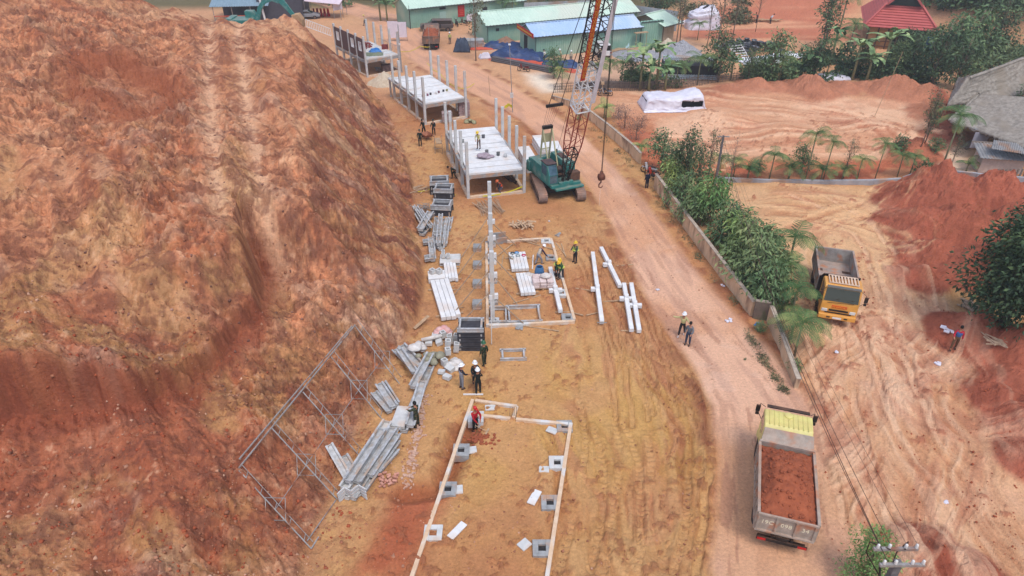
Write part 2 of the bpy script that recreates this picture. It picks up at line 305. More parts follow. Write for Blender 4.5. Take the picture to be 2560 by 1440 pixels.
    cly = sm(.62, .74, fbm(x, y, .5, 3, 115, .6)) * sm(.5, .62, fbm(x, y, 2.2, 3, 117)) * (ysd < .5) * (y < 60)
    z = z + cly * .08; col = mix(col, C(160, 84, 54), cly * .7)
    # road: hard, dusty, smooth
    rd, rs_, ra = pl_dist(wx * .12 + x * .88, wy * .12 + y * .88, ROAD)
    half = 1.75 + .75 * sm(55, 25, y) + 1.1 * sm(65, 90, y) + .5 * (fbm(x, y, 4, 3, 121) - .5)
    rm = sm(half + .45, half - .25, rd)
    verge = np.exp(-((rd - half - .6) / .5) ** 2) * sm(.3, .6, fbm(x, y, 1.1, 3, 123))
    z = z + verge * .10 * (y > 20) ; col = mix(col, C(140, 76, 50), np.clip(verge * .7, 0, 1) * (y > 24) * (y < 95))
    rc = mix(np.zeros(x.shape + (3,)) + C(222, 166, 130), C(212, 150, 108), sm(.4, .65, fbm(x, y, 5, 4, 125)))
    rc = mix(rc, C(214, 152, 112), sm(60, 75, y) * .8); rc = mix(rc, C(190, 138, 112), sm(.55, .7, fbm(rs_ * 1.2, ra * .16, .8, 3, 127)) * .5)
    rc = mix(rc, C(184, 130, 100), sm(.60, .68, fbm(rs_ * 1.0, ra * .13, .7, 3, 129)) * .55)
    rc = mix(rc, C(226, 188, 164), sm(.62, .7, fbm(x, y, 1.3, 3, 131)) * sm(.55, .65, fbm(x, y, 6, 2, 133)) * .15)
    rc = mix(rc, yc, sm(27, 21, y) * .6)
    col = mix(col, rc, rm); z = z * (1 - rm) + (g1 * .1) * rm
    cls = np.where((rm > .5) & (y < 124), 2, cls); cls = np.where((hc > 0) & (hz > .12), 2 + hc, cls)
    cr = sm(.60, .68, fbm(rs_ * 1.6, ra * .22, 1.0, 5, 161, .65)) * rm * sm(60, 40, y); col = mix(col, C(168, 112, 84), cr * .6); z = z - cr * .03
    # fine tone
    lum = col.mean(-1, keepdims=True); col = (col + (lum - col) * .14) * 1.05 * np.array((.985, 1.0, .99))
    tone = .80 + .4 * (nD * .55 + nC * .45)
    col = col * (1 + (tone - 1) * (1 - .65 * rm) * 1.0)[..., None]
    return z, np.clip(col, .01, .95), cls
def zat(x, y):
    return float(terrain(np.array([x]), np.array([y]), False)[0])
def GT(px, py, lift=0.0, n=2400):
    """where the sight line through a photo position first meets the terrain"""
    r = ray(px, py); t = np.linspace(12, 260, n)
    X = r[0] * t; Y = r[1] * t; Z = CAMH + r[2] * t
    h = terrain(X, Y, False); k = int(np.argmax(Z <= h + lift))
    return (float(X[k]), float(Y[k]), float(h[k]))
# ------------------------------------------------------------------ helpers for meshes, tags and materials
COL = scene.collection
def tag(o, label=None, cat=None, group=None, kind=None):
    if label: o['label'] = label
    if cat: o['category'] = cat
    if group: o['group'] = group
    if kind: o['kind'] = kind
    return o
def link(name, me, parent=None):
    o = bpy.data.objects.new(name, me); COL.objects.link(o)
    if parent: o.parent = parent
    return o
def thing(name, label, cat, loc=(0, 0, 0), rz=0, group=None):
    o = bpy.data.objects.new(name, None); COL.objects.link(o); o.empty_display_size = .3
    o.location = loc; o.rotation_euler = (0, 0, rz)
    return tag(o, label, cat, group)
def N(nt, t, **kw):
    n = nt.nodes.new(t)
    for k, v in kw.items(): setattr(n, k, v)
    return n
MATS = {}
def mat(name, c, c2=None, rough=.8, metal=0, sc=3.0, amt=.5, bump=.0, dust=0, coord='Object', stretch=(1, 1, 1), spec=None, bsc=None, c3=None, sc3=.6):
    """procedural surface: two tones mixed by noise, optional third patch tone, soil dust on upward faces, bump"""
    if name in MATS: return MATS[name]
    m = bpy.data.materials.new(name); m.use_nodes = True; nt = m.node_tree; b = nt.nodes['Principled BSDF']; L = nt.links.new
    c = lin(c); c2 = lin(c2) if c2 else tuple(v * .72 for v in c)
    tc = N(nt, 'ShaderNodeTexCoord'); mp = N(nt, 'ShaderNodeMapping'); mp.inputs['Scale'].default_value = stretch
    L(tc.outputs[coord], mp.inputs[0])
    nz = N(nt, 'ShaderNodeTexNoise'); nz.inputs['Scale'].default_value = sc; nz.inputs['Detail'].default_value = 6; nz.inputs['Roughness'].default_value = .65
    L(mp.outputs[0], nz.inputs['Vector'])
    rp = N(nt, 'ShaderNodeValToRGB'); rp.color_ramp.elements[0].position = .5 - .5 * (1 - amt) * .5 - .1; rp.color_ramp.elements[1].position = .5 + .5 * (1 - amt) * .5 + .1
    rp.color_ramp.elements[0].color = (*c2, 1); rp.color_ramp.elements[1].color = (*c, 1)
    L(nz.outputs[0], rp.inputs[0]); out = rp.outputs[0]
    if c3:
        n3 = N(nt, 'ShaderNodeTexNoise'); n3.inputs['Scale'].default_value = sc3; n3.inputs['Detail'].default_value = 5; L(mp.outputs[0], n3.inputs['Vector'])
        r3 = N(nt, 'ShaderNodeValToRGB'); r3.color_ramp.elements[0].position = .52; r3.color_ramp.elements[1].position = .66; L(n3.outputs[0], r3.inputs[0])
        mx = N(nt, 'ShaderNodeMix', data_type='RGBA'); L(r3.outputs[0], mx.inputs[0]); L(out, mx.inputs[6]); mx.inputs[7].default_value = (*lin(c3), 1); out = mx.outputs[2]
    if dust:
        ge = N(nt, 'ShaderNodeNewGeometry'); sp = N(nt, 'ShaderNodeSeparateXYZ'); L(ge.outputs['Normal'], sp.inputs[0])
        n2 = N(nt, 'ShaderNodeTexNoise'); n2.inputs['Scale'].default_value = 2.1; n2.inputs['Detail'].default_value = 7; L(tc.outputs['Object'], n2.inputs['Vector'])
        mm = N(nt, 'ShaderNodeMath', operation='MULTIPLY_ADD'); L(sp.outputs[2], mm.inputs[0]); mm.inputs[1].default_value = .35; L(n2.outputs[0], mm.inputs[2])
        mr = N(nt, 'ShaderNodeMapRange'); mr.inputs[1].default_value = .55; mr.inputs[2].default_value = 1.05; mr.inputs[4].default_value = dust; L(mm.outputs[0], mr.inputs[0])
        mx = N(nt, 'ShaderNodeMix', data_type='RGBA'); L(mr.outputs[0], mx.inputs[0]); L(out, mx.inputs[6]); mx.inputs[7].default_value = (*lin((186, 128, 92)), 1); out = mx.outputs[2]
    L(out, b.inputs['Base Color']); b.inputs['Roughness'].default_value = rough; b.inputs['Metallic'].default_value = metal
    b.inputs['Specular IOR Level'].default_value = .3 if spec is None else spec
    if bump:
        bn = N(nt, 'ShaderNodeTexNoise'); bn.inputs['Scale'].default_value = bsc or sc * 4; bn.inputs['Detail'].default_value = 5; L(mp.outputs[0], bn.inputs['Vector'])
        bu = N(nt, 'ShaderNodeBump'); bu.inputs['Strength'].default_value = bump; bu.inputs['Distance'].default_value = .05
        L(bn.outputs[0], bu.inputs['Height']); L(bu.outputs[0], b.inputs['Normal'])
    MATS[name] = m; return m
def soil_mat():
    m = bpy.data.materials.new('soil'); m.use_nodes = True; nt = m.node_tree; b = nt.nodes['Principled BSDF']; L = nt.links.new
    at = N(nt, 'ShaderNodeAttribute', attribute_name='albedo'); tc = N(nt, 'ShaderNodeTexCoord')
    nz = N(nt, 'ShaderNodeTexNoise'); nz.inputs['Scale'].default_value = 7; nz.inputs['Detail'].default_value = 8; nz.inputs['Roughness'].default_value = .75; L(tc.outputs['Object'], nz.inputs['Vector'])
    mr = N(nt, 'ShaderNodeMapRange'); mr.inputs[1].default_value = .3; mr.inputs[2].default_value = .7; mr.inputs[3].default_value = .78; mr.inputs[4].default_value = 1.22; L(nz.outputs[0], mr.inputs[0])
    vm = N(nt, 'ShaderNodeVectorMath', operation='SCALE'); L(at.outputs['Color'], vm.inputs[0]); L(mr.outputs[0], vm.inputs['Scale'])
    L(vm.outputs[0], b.inputs['Base Color']); b.inputs['Roughness'].default_value = .95; b.inputs['Specular IOR Level'].default_value = .08
    n2 = N(nt, 'ShaderNodeTexNoise'); n2.inputs['Scale'].default_value = 4; n2.inputs['Detail'].default_value = 10; n2.inputs['Roughness'].default_value = .7; L(tc.outputs['Object'], n2.inputs['Vector'])
    bu = N(nt, 'ShaderNodeBump'); bu.inputs['Strength'].default_value = .8; bu.inputs['Distance'].default_value = .15; L(n2.outputs[0], bu.inputs['Height']); L(bu.outputs[0], b.inputs['Normal'])
    return m
SOIL = soil_mat()
def build_terrain():
    ys = [-60, -30, -10, 0, 4, 7]; y = 8.0
    while y < 235: ys.append(y); y += .055 + 4.2e-5 * y * y + (.5 if y > 150 else 0)
    while y < 2500: ys.append(y); y *= 1.15
    ys = np.array(ys)
    u = np.linspace(-1, 1, 1000); u = np.concatenate([[-30, -12, -5, -2.4, -1.5, -1.2, -1.08], u, [1.08, 1.2, 1.5, 2.4, 5, 12, 30]])
    wd = 17.5 + .70 * np.clip(ys, 0, 260)
    Xg = u[None, :] * wd[:, None]; Yg = np.repeat(ys[:, None], len(u), 1)
    Z, Cc, K = terrain(Xg.ravel(), Yg.ravel())
    nr, nc = Xg.shape
    V = np.stack([Xg.ravel(), Yg.ravel(), Z], 1)
    i = np.arange(nr - 1)[:, None] * nc + np.arange(nc - 1)[None, :]
    F = np.stack([i, i + 1, i + nc + 1, i + nc], -1).reshape(-1, 4)
    fk = np.maximum(np.maximum(K[F[:, 0]], K[F[:, 1]]), np.maximum(K[F[:, 2]], K[F[:, 3]]))
    # each class of ground its own object; the faces meet edge to edge
    defs = {0: ('ground', None), 1: ('hillside', None), 2: ('road', None),
            3: ('spoil_heap', ('large ridge of heaped dark red soil beside the empty dump truck', 'soil heap')),
            4: ('spoil_heap', ('low red soil mound beside the man in the blue jacket', 'soil heap')),
            5: ('spoil_heap', ('rough red clods of soil at the right end of the rutted yard', 'soil heap')),
            6: ('spoil_heap', ('red soil bank behind the power pole with insulators', 'soil heap')),
            7: ('spoil_heap', ('long row of tipped brown soil mounds along the far side of the upper yard', 'soil heap')),
            8: ('spoil_heap', ('small conical red mound behind the young palms by the grey retaining wall', 'soil heap'))}
    for k, (nm, lb) in defs.items():
        f = F[fk == k]
        if not len(f): continue
        used, inv = np.unique(f.ravel(), return_inverse=True)
        me = bpy.data.meshes.new(nm); me.vertices.add(len(used)); me.vertices.foreach_set('co', V[used].astype(np.float32).ravel())
        me.loops.add(len(f) * 4); me.loops.foreach_set('vertex_index', inv.astype(np.int32))
        me.polygons.add(len(f)); me.polygons.foreach_set('loop_start', np.arange(0, len(f) * 4, 4, dtype=np.int32)); me.polygons.foreach_set('loop_total', np.full(len(f), 4, np.int32))
        me.polygons.foreach_set('use_smooth', np.full(len(f), k in (2,), bool))
        at = me.attributes.new('albedo', 'FLOAT_COLOR', 'POINT')
        at.data.foreach_set('color', np.concatenate([Cc[used], np.ones((len(used), 1))], 1).astype(np.float32).ravel())
        me.update(calc_edges=True); me.materials.append(SOIL)
        o = link(nm, me)
        if lb: tag(o, lb[0], lb[1], 'heaps of tipped red soil')
        else: o['kind'] = 'structure'
build_terrain()
# ------------------------------------------------------------------ mesh builder
class MB:
    def __init__(s): s.v = []; s.f = []; s.M = Matrix.Identity(4)
    def add(s, vs, fs):
        o = len(s.v); s.v += [tuple(s.M @ Vector(v)) for v in vs]; s.f += [tuple(i + o for i in f) for f in fs]; return s
    def box(s, c, d, rz=0, rx=0, ry=0, t=(1, 1), sh=(0, 0)):
        m = Matrix.Translation(c) @ Matrix.Rotation(rz, 4, 'Z') @ Matrix.Rotation(ry, 4, 'Y') @ Matrix.Rotation(rx, 4, 'X')
        x, y, z = d[0] / 2, d[1] / 2, d[2] / 2
        vs = [(-x, -y, -z), (x, -y, -z), (x, y, -z), (-x, y, -z)] + [(a * x * t[0] + sh[0], b * y * t[1] + sh[1], z) for a, b in ((-1, -1), (1, -1), (1, 1), (-1, 1))]
        return s.add([m @ Vector(v) for v in vs], [(3, 2, 1, 0), (4, 5, 6, 7), (0, 1, 5, 4), (1, 2, 6, 5), (2, 3, 7, 6), (3, 0, 4, 7)])
    def bar(s, p, q, w, h=None, up=(0, 0, 1)):
        h = h or w; p = Vector(p); q = Vector(q); d = (q - p); L = d.length
        if L < 1e-6: return s
        d /= L; u = Vector(up)
        if abs(d.dot(u)) > .98: u = Vector((0, 1, 0)) if abs(d.y) < .9 else Vector((1, 0, 0))
        r = d.cross(u).normalized(); u = r.cross(d)
        vs = [b + r * a * w / 2 + u * c * h / 2 for b in (p, q) for a, c in ((-1, -1), (1, -1), (1, 1), (-1, 1))]
        return s.add(vs, [(0, 1, 2, 3), (7, 6, 5, 4), (0, 4, 5, 1), (1, 5, 6, 2), (2, 6, 7, 3), (3, 7, 4, 0)])
    def cyl(s, p, q, r, r2=None, n=10, cap=True):
        r2 = r if r2 is None else r2; p = Vector(p); q = Vector(q); d = (q - p).normalized()
        a = Vector((0, 0, 1)) if abs(d.z) < .9 else Vector((1, 0, 0)); u = d.cross(a).normalized(); w = d.cross(u)
        vs = []
        for c, rr in ((p, r), (q, r2)):
            vs += [c + (u * math.cos(2 * math.pi * i / n) + w * math.sin(2 * math.pi * i / n)) * rr for i in range(n)]
        fs = [(i, n + i, n + (i + 1) % n, (i + 1) % n) for i in range(n)]
        if cap: fs += [tuple(range(n)), tuple(range(2 * n - 1, n - 1, -1))]
        return s.add(vs, fs)
    def tube(s, pts, r, n=6, taper=None):
        pts = [Vector(p) for p in pts]; k = len(pts); vs = []; pu = None
        for i, p in enumerate(pts):
            d = (pts[min(i + 1, k - 1)] - pts[max(i - 1, 0)]).normalized()
            a = pu if pu is not None else (Vector((0, 0, 1)) if abs(d.z) < .9 else Vector((1, 0, 0)))
            u = (a - d * a.dot(d)).normalized() if pu is not None else d.cross(a).normalized(); pu = u; w = d.cross(u)
            rr = r if taper is None else r + (taper - r) * i / (k - 1)
            vs += [p + (u * math.cos(2 * math.pi * j / n) + w * math.sin(2 * math.pi * j / n)) * rr for j in range(n)]
        fs = [(i * n + j, i * n + (j + 1) % n, (i + 1) * n + (j + 1) % n, (i + 1) * n + j) for i in range(k - 1) for j in range(n)]
        fs += [tuple(range(n - 1, -1, -1)), tuple(range((k - 1) * n, k * n))]
        return s.add(vs, fs)
    def lathe(s, prof, c=(0, 0, 0), n=14, sx=1, sy=1):
        vs = [(c[0] + math.cos(2 * math.pi * j / n) * r * sx, c[1] + math.sin(2 * math.pi * j / n) * r * sy, c[2] + z) for r, z in prof for j in range(n)]
        fs = [(i * n + j, i * n + (j + 1) % n, (i + 1) * n + (j + 1) % n, (i + 1) * n + j) for i in range(len(prof) - 1) for j in range(n)]
        return s.add(vs, fs)
    def prism(s, poly, x0, x1):
        """polygon in the y-z plane extruded along x"""
        n = len(poly); vs = [(x0, a, b) for a, b in poly] + [(x1, a, b) for a, b in poly]
        return s.add(vs, [tuple(range(n)), tuple(range(2 * n - 1, n - 1, -1))] + [(i, n + i, n + (i + 1) % n, (i + 1) % n) for i in range(n)])
    def grid(s, fn, nu, nv):
        vs = [fn(i / nu, j / nv) for j in range(nv + 1) for i in range(nu + 1)]; w = nu + 1
        return s.add(vs, [(j * w + i, j * w + i + 1, (j + 1) * w + i + 1, (j + 1) * w + i) for j in range(nv) for i in range(nu)])
    def mesh(s, name, m, smooth=False):
        me = bpy.data.meshes.new(name); me.from_pydata(s.v, [], s.f); me.materials.append(m)
        if smooth: me.polygons.foreach_set('use_smooth', np.ones(len(me.polygons), bool))
        bm = bmesh.new(); bm.from_mesh(me); bmesh.ops.recalc_face_normals(bm, faces=bm.faces); bm.to_mesh(me); bm.free()
        me.update(); return me
    def build(s, name, m, parent=None, smooth=False, bevel=0, loc=None, rz=0, solid=0):
        o = link(name, s.mesh(name, m, smooth), parent)
        if loc is not None: o.location = loc; o.rotation_euler = (0, 0, rz)
        if solid: md = o.modifiers.new('solid', 'SOLIDIFY'); md.thickness = solid
        if bevel: md = o.modifiers.new('bevel', 'BEVEL'); md.width = bevel; md.segments = 2; md.limit_method = 'ANGLE'
        return o
def copy_tree(o, parent=None, **kw):
    c = o.copy(); COL.objects.link(c); c.parent = parent
    for ch in [x for x in CH.get(o.name, [])] if False else [x for x in o.children]: copy_tree(ch, c)
    return c
CH = {}
def W(px, py, dz=0.0):
    x, y = G(px, py); return (x, y, zat(x, y) + dz)
def heading(a, b):
    """rotation that turns local +Y from a towards b"""
    return math.atan2(-(b[0] - a[0]), b[1] - a[1])
def words(txt, size, m, parent, name, mtx, extrude=.004):
    cu = bpy.data.curves.new(name, 'FONT'); cu.body = txt; cu.size = size; cu.extrude = extrude; cu.align_x = 'CENTER'; cu.align_y = 'CENTER'; cu.resolution_u = 3
    o = bpy.data.objects.new(name, cu); me = bpy.data.meshes.new_from_object(o); bpy.data.objects.remove(o)
    me.materials.clear(); me.materials.append(m); q = link(name, me, parent); q.matrix_local = mtx; return q
# shared surfaces
M_CONC = mat('concrete', (214, 212, 208), (176, 174, 170), rough=.85, sc=2.2, amt=.4, bump=.2, c3=(196, 176, 160), sc3=1.1)
M_CONCW = mat('fresh_concrete', (232, 230, 228), (200, 196, 192), rough=.8, sc=1.8, amt=.4, bump=.15, c3=(212, 200, 190), sc3=.9)
M_CONCG = mat('grey_concrete', (168, 168, 166), (130, 128, 126), rough=.9, sc=3, amt=.5, bump=.3, c3=(176, 140, 116), sc3=1.3)
M_SILL = mat('soil_stained_concrete', (222, 196, 168), (200, 164, 130), rough=.9, sc=3, amt=.5, bump=.3, c3=(206, 204, 200), sc3=.8)
M_DARK = mat('dark_hollow', (60, 56, 56), (34, 32, 34), rough=.9)
M_STEEL = mat('weathered_steel', (176, 172, 168), (128, 118, 112), rough=.6, metal=.2, sc=4, c3=(140, 96, 74), sc3=2)
M_FORM = mat('formwork_steel', (206, 206, 206), (150, 146, 142), rough=.55, metal=.15, sc=3.5, c3=(182, 158, 138), sc3=1.6)
M_BLACK = mat('black_metal', (38, 37, 38), (22, 22, 24), rough=.5, dust=.25)
M_RUBBER = mat('tyre_rubber', (46, 44, 43), (30, 29, 29), rough=.9, dust=.6)
M_GLASS = mat('tinted_glass', (28, 34, 36), (16, 20, 22), rough=.08, spec=.8)
M_WOOD = mat('timber', (206, 178, 146), (160, 126, 96), rough=.85, sc=5, stretch=(1, 6, 1))
M_SKIN = mat('skin', (178, 124, 96), (160, 106, 80), rough=.6, sc=5)
M_YEL = mat('tape_yellow', (230, 222, 60), (214, 200, 40), rough=.6)
M_RED = mat('signal_red', (196, 40, 36), (170, 30, 28), rough=.6)
M_WHITE = mat('white_paint', (232, 232, 230), (205, 203, 200), rough=.5, dust=.15)
M_LOAD = mat('loose_red_soil', (168, 92, 60), (126, 64, 42), rough=.95, sc=3, amt=.3, bump=.8, bsc=9)
# ------------------------------------------------------------------ people
def skin_mesh(name, m, nodes, edges, root, parent, sub=1):
    me = bpy.data.meshes.new(name); me.from_pydata([n[0] for n in nodes], edges, []); me.materials.append(m)
    o = link(name, me, parent); md = o.modifiers.new('skin', 'SKIN'); md.branch_smoothing = .3; md.use_smooth_shade = True
    if not me.skin_vertices: me.skin_vertices.new() if hasattr(me.skin_vertices, 'new') else None
    bm = bmesh.new(); bm.from_mesh(me); ly = bm.verts.layers.skin.verify(); bm.verts.ensure_lookup_table()
    for i, n in enumerate(nodes):
        r = n[1]; r = r if isinstance(r, tuple) else (r, r); bm.verts[i][ly].radius = r; bm.verts[i][ly].use_root = (i == root)
    bm.to_mesh(me); bm.free()
    s = o.modifiers.new('subsurf', 'SUBSURF'); s.levels = sub; s.render_levels = sub
    return o
def cloth(c, c2=None, camo=False):
    n = 'cloth_%d_%d_%d%s' % (*c, 'm' if camo else '')
    if camo: return mat(n, c, c2 or tuple(int(v * .5) for v in c), rough=.95, sc=9, amt=.9, c3=(96, 84, 60), sc3=7)
    return mat(n, c, c2, rough=.95, sc=4, amt=.4)
def person(label, px=None, py=None, face=0, pos=None, shirt=(60, 60, 64), trousers=(50, 50, 56), vest=None, hat=None, hair=(28, 24, 22), camo=False, h=1.66,
           lean=0, knee=0, stride=.0, arms=None, shoes=(40, 36, 34), strips=False, group=None, hatcap=False):
    """face: the heading in degrees the person looks along (0 = away from the camera). arms: ((elbow),(hand)) local for left and right"""
    loc = pos or W(px, py)
    t = thing('person', label, 'person', loc, R(face), group)
    s = h / 1.7; ca, sa = math.cos(R(lean)), math.sin(R(lean))
    hip = Vector((0, -.10 * sa - .10 * knee, .90 - .22 * knee))
    def up(x, f, z):   # torso space: z above hip, f forward
        return hip + Vector((x, f * ca + z * sa, z * ca - f * sa))
    K = {}
    K['pel'] = hip; K['wai'] = up(0, .01, .16); K['che'] = up(0, .0, .36); K['nk0'] = up(0, .0, .50); K['nk1'] = up(0, .02, .58); K['hd0'] = up(0, .035, .66); K['hd1'] = up(0, .03, .76)
    hd = [K['hd0'], K['hd1']]
    for sd, n in ((-1, 'L'), (1, 'R')):
        st = stride * sd
        K['hp' + n] = hip + Vector((.09 * sd, 0, -.04)); K['kn' + n] = Vector((.11 * sd, st * .5 + .22 * knee, .48 - .05 * knee)); K['an' + n] = Vector((.12 * sd, st - .02, .09))
        K['sh' + n] = up(.17 * sd, .0, .45)
        if arms and arms[0 if sd < 0 else 1]: e, w = arms[0 if sd < 0 else 1]; K['el' + n] = up(*e); K['wr' + n] = up(*w)
        else: K['el' + n] = up(.235 * sd, -.02, .20); K['wr' + n] = up(.245 * sd, .06, -.03)
    nodes = []; idx = {}; edges = []
    def nd(k, p, r): idx[k] = len(nodes); nodes.append((tuple(Vector(p) * s), r * s if not isinstance(r, tuple) else tuple(v * s for v in r))); return k
    def ed(a, b): edges.append((idx[a], idx[b]))
    nd('pel', K['pel'], (.14, .10)); nd('wai', K['wai'], (.125, .09)); nd('che', K['che'], (.15, .105)); nd('nk0', K['nk0'], (.09, .07)); nd('nk1', K['nk1'], .052)
    nd('hd0', K['hd0'], (.072, .085)); nd('hd1', K['hd1'], (.078, .092))
    for a, b in (('pel', 'wai'), ('wai', 'che'), ('che', 'nk0'), ('nk0', 'nk1'), ('nk1', 'hd0'), ('hd0', 'hd1')): ed(a, b)
    for n in 'LR':
        sd = -1 if n == 'L' else 1
        nd('sh' + n, K['sh' + n], .062); nd('el' + n, K['el' + n], .042); nd('wr' + n, K['wr' + n], .028)
        d = (K['wr' + n] - K['el' + n]).normalized(); sidev = Vector((0, 1, 0)) if abs(d.y) < .8 else Vector((1, 0, 0)); sidev = (sidev - d * sidev.dot(d)).normalized(); nrm = d.cross(sidev)
        nd('pm' + n, K['wr' + n] + d * .07, (.036, .02)); ed('che', 'sh' + n); ed('sh' + n, 'el' + n); ed('el' + n, 'wr' + n); ed('wr' + n, 'pm' + n)
        for i, (o, L) in enumerate(((-.03, .065), (-.01, .078), (.01, .072), (.03, .055))):
            a = K['wr' + n] + d * .085 + sidev * o; k = 'f%s%d' % (n, i)
            nd(k, a + d * L * .5, .009); nd(k + 'b', a + d * L * .9 + nrm * .018 * sd, .008); ed('pm' + n, k); ed(k, k + 'b')
        nd('th' + n, K['wr' + n] + d * .06 + sidev * .055, .010); ed('wr' + n, 'th' + n)
        nd('hp' + n, K['hp' + n], .085); nd('kn' + n, K['kn' + n], .055); nd('an' + n, K['an' + n], .038); ed('pel', 'hp' + n); ed('hp' + n, 'kn' + n); ed('kn' + n, 'an' + n)
        nd('to' + n, K['an' + n] + Vector((.01 * sd, .15, -.05)), .035); ed('an' + n, 'to' + n)
    body = skin_mesh('body', M_SKIN, nodes, edges, idx['pel'], t)
    def sub(name, m, keys, prs, grow, root):
        nn = []; ix = {}
        for k in keys:
            r = nodes[idx[k]][1]; r = r if isinstance(r, tuple) else (r, r); ix[k] = len(nn); nn.append((nodes[idx[k]][0], tuple(v + grow for v in r)))
        return skin_mesh(name, m, nn, [(ix[a], ix[b]) for a, b in prs], ix[root], t)
    sub('shirt', cloth(shirt, camo=camo), ['pel', 'wai', 'che', 'nk0', 'shL', 'elL', 'wrL', 'shR', 'elR', 'wrR'],
        [('pel', 'wai'), ('wai', 'che'), ('che', 'nk0'), ('che', 'shL'), ('shL', 'elL'), ('elL', 'wrL'), ('che', 'shR'), ('shR', 'elR'), ('elR', 'wrR')], .016, 'che')
    sub('trousers', cloth(trousers, camo=camo), ['wai', 'pel', 'hpL', 'knL', 'anL', 'hpR', 'knR', 'anR'],
        [('wai', 'pel'), ('pel', 'hpL'), ('hpL', 'knL'), ('knL', 'anL'), ('pel', 'hpR'), ('hpR', 'knR'), ('knR', 'anR')], .02, 'pel')
    if vest:
        v = sub('vest', cloth(vest), ['pel', 'wai', 'che', 'nk0', 'shL', 'shR'], [('pel', 'wai'), ('wai', 'che'), ('che', 'nk0'), ('che', 'shL'), ('che', 'shR')], .034, 'che')
        if strips:
            b = MB()
            for x in (-.085, .085):
                b.bar(up(x, .165, .02) * s, up(x, .16, .44) * s, .05 * s, .012); b.bar(up(x, -.165, .02) * s, up(x, -.16, .44) * s, .05 * s, .012)
            b.bar(up(-.19, .0, .14) * s, up(.19, .0, .14) * s, .36 * s, .05)
            b.build('reflective_strip', mat('reflective', (226, 232, 120), (200, 210, 90), rough=.4), v)
    # face: nose, eyes, mouth, ears
    f0 = (hd[0] + hd[1]) / 2; fw = Vector((0, ca, -sa)); upv = Vector((0, sa, ca))
    b = MB(); b.cyl((f0 + fw * .085) * s, (f0 + fw * .115 - upv * .02) * s, .010 * s, .016 * s, 6); b.build('nose', M_SKIN, body, True)
    for sd in (-1, 1):
        b = MB(); b.lathe([(0, -.03), (.016, -.02), (.018, .012), (0, .028)], tuple((f0 + Vector((.083 * sd, 0, 0))) * s), 6, .6, 1); b.build('ear', M_SKIN, body, True)
        b = MB(); b.box((f0 + fw * .091 + Vector((.032 * sd, 0, 0)) + upv * .012) * s, (.026 * s, .008, .011), rx=-R(lean)); b.build('eye', M_DARK, body)
    b = MB(); b.box((f0 + fw * .093 - upv * .052) * s, (.045 * s, .008, .010), rx=-R(lean)); b.build('mouth', mat('lips', (130, 70, 60), rough=.6), body)
    top = K['hd1']; q = Matrix.Translation(top * s) @ Matrix.Rotation(-R(lean), 4, 'X')
    b = MB(); b.M = q
    if hat:
        if hatcap: b.lathe([(.102, -.03), (.102, .03), (.09, .075), (.05, .105), (0, .112)], n=12, sx=.92, sy=1.05); b.box((0, .13, -.02), (.15, .10, .012)); nm = 'cap'
        else:
            b.lathe([(.150, -.012), (.120, .004), (.114, .05), (.096, .10), (.055, .135), (0, .145)], n=14, sx=.95, sy=1.1); b.box((0, .03, .125), (.03, .17, .03)); b.box((0, .145, -.006), (.15, .07, .012)); nm = 'helmet'
        b.build(nm, mat('hat_%d_%d_%d' % hat, hat, tuple(int(v * .93) for v in hat), rough=.35, spec=.5), t, True)
    else:
        b.lathe([(.075, -.09), (.092, -.05), (.094, .0), (.088, .05), (.06, .085), (0, .098)], (0, -.012, 0), 12, .95, 1.08); b.build('hair', mat('hair', hair, (14, 12, 12), rough=.7), t, True)
    for n in 'LR':
        b = MB(); a = K['an' + n] * s; b.box((a.x, a.y + .045 * s, .05), (.10 * s, .27 * s, .10), t=(.8, .75))
        b.build('shoe', mat('shoe_%d' % shoes[0], shoes, rough=.7, dust=.5), t, True, bevel=.02)
    return t
DN = ((-.24, .1, .22), (-.2, .3, .12)); DR = ((.24, .1, .22), (.2, .3, .12))          # forearms forward
REACHL = ((-.22, .2, .28), (-.12, .42, .18)); REACHR = ((.22, .2, .28), (.12, .42, .18))
GRN = (40, 92, 56); CAM = (70, 84, 58)
person('person in white helmet and pale yellow vest pointing from the road edge, legs apart', 1703, 838, 150, shirt=(196, 184, 130), trousers=(44, 40, 42), vest=(206, 198, 140), hat=(240, 240, 240), stride=.22,
       arms=(((-.3, .15, .42), (-.42, .4, .46)), ((.42, .06, .36), (.66, .12, .4))), shoes=(210, 200, 195))
person('bare-headed person in grey shirt and jeans standing at the road edge', 1718, 862, 150, shirt=(110, 114, 120), trousers=(54, 66, 88), arms=(DN, None), shoes=(60, 56, 54))
person('person in white helmet, light grey vest and grey trousers beside two in black', 1155, 970, -60, shirt=(40, 40, 52), trousers=(132, 134, 140), vest=(176, 180, 190), hat=(242, 242, 242), arms=(None, DR))
person('person in white helmet and black clothes, farther of the two in black', 1189, 962, 200, shirt=(36, 38, 40), trousers=(30, 32, 34), hat=(242, 242, 242), arms=(DN, DR))
person('person in white helmet and black clothes, nearer of the two in black', 1196, 982, 10, shirt=(32, 36, 34), trousers=(28, 32, 30), hat=(240, 240, 240), arms=(None, DR), stride=.1)
person('person in dark green camouflage and green helmet beside the tall formwork stack', 1211, 912, 35, shirt=(48, 66, 44), trousers=(46, 60, 42), hat=(44, 96, 64), camo=True, stride=.12)
person('bare-headed person in camouflage standing by the leaning channel formwork', 1043, 1066, 60, shirt=(60, 72, 52), trousers=(50, 60, 44), camo=True, arms=(REACHL, REACHR))
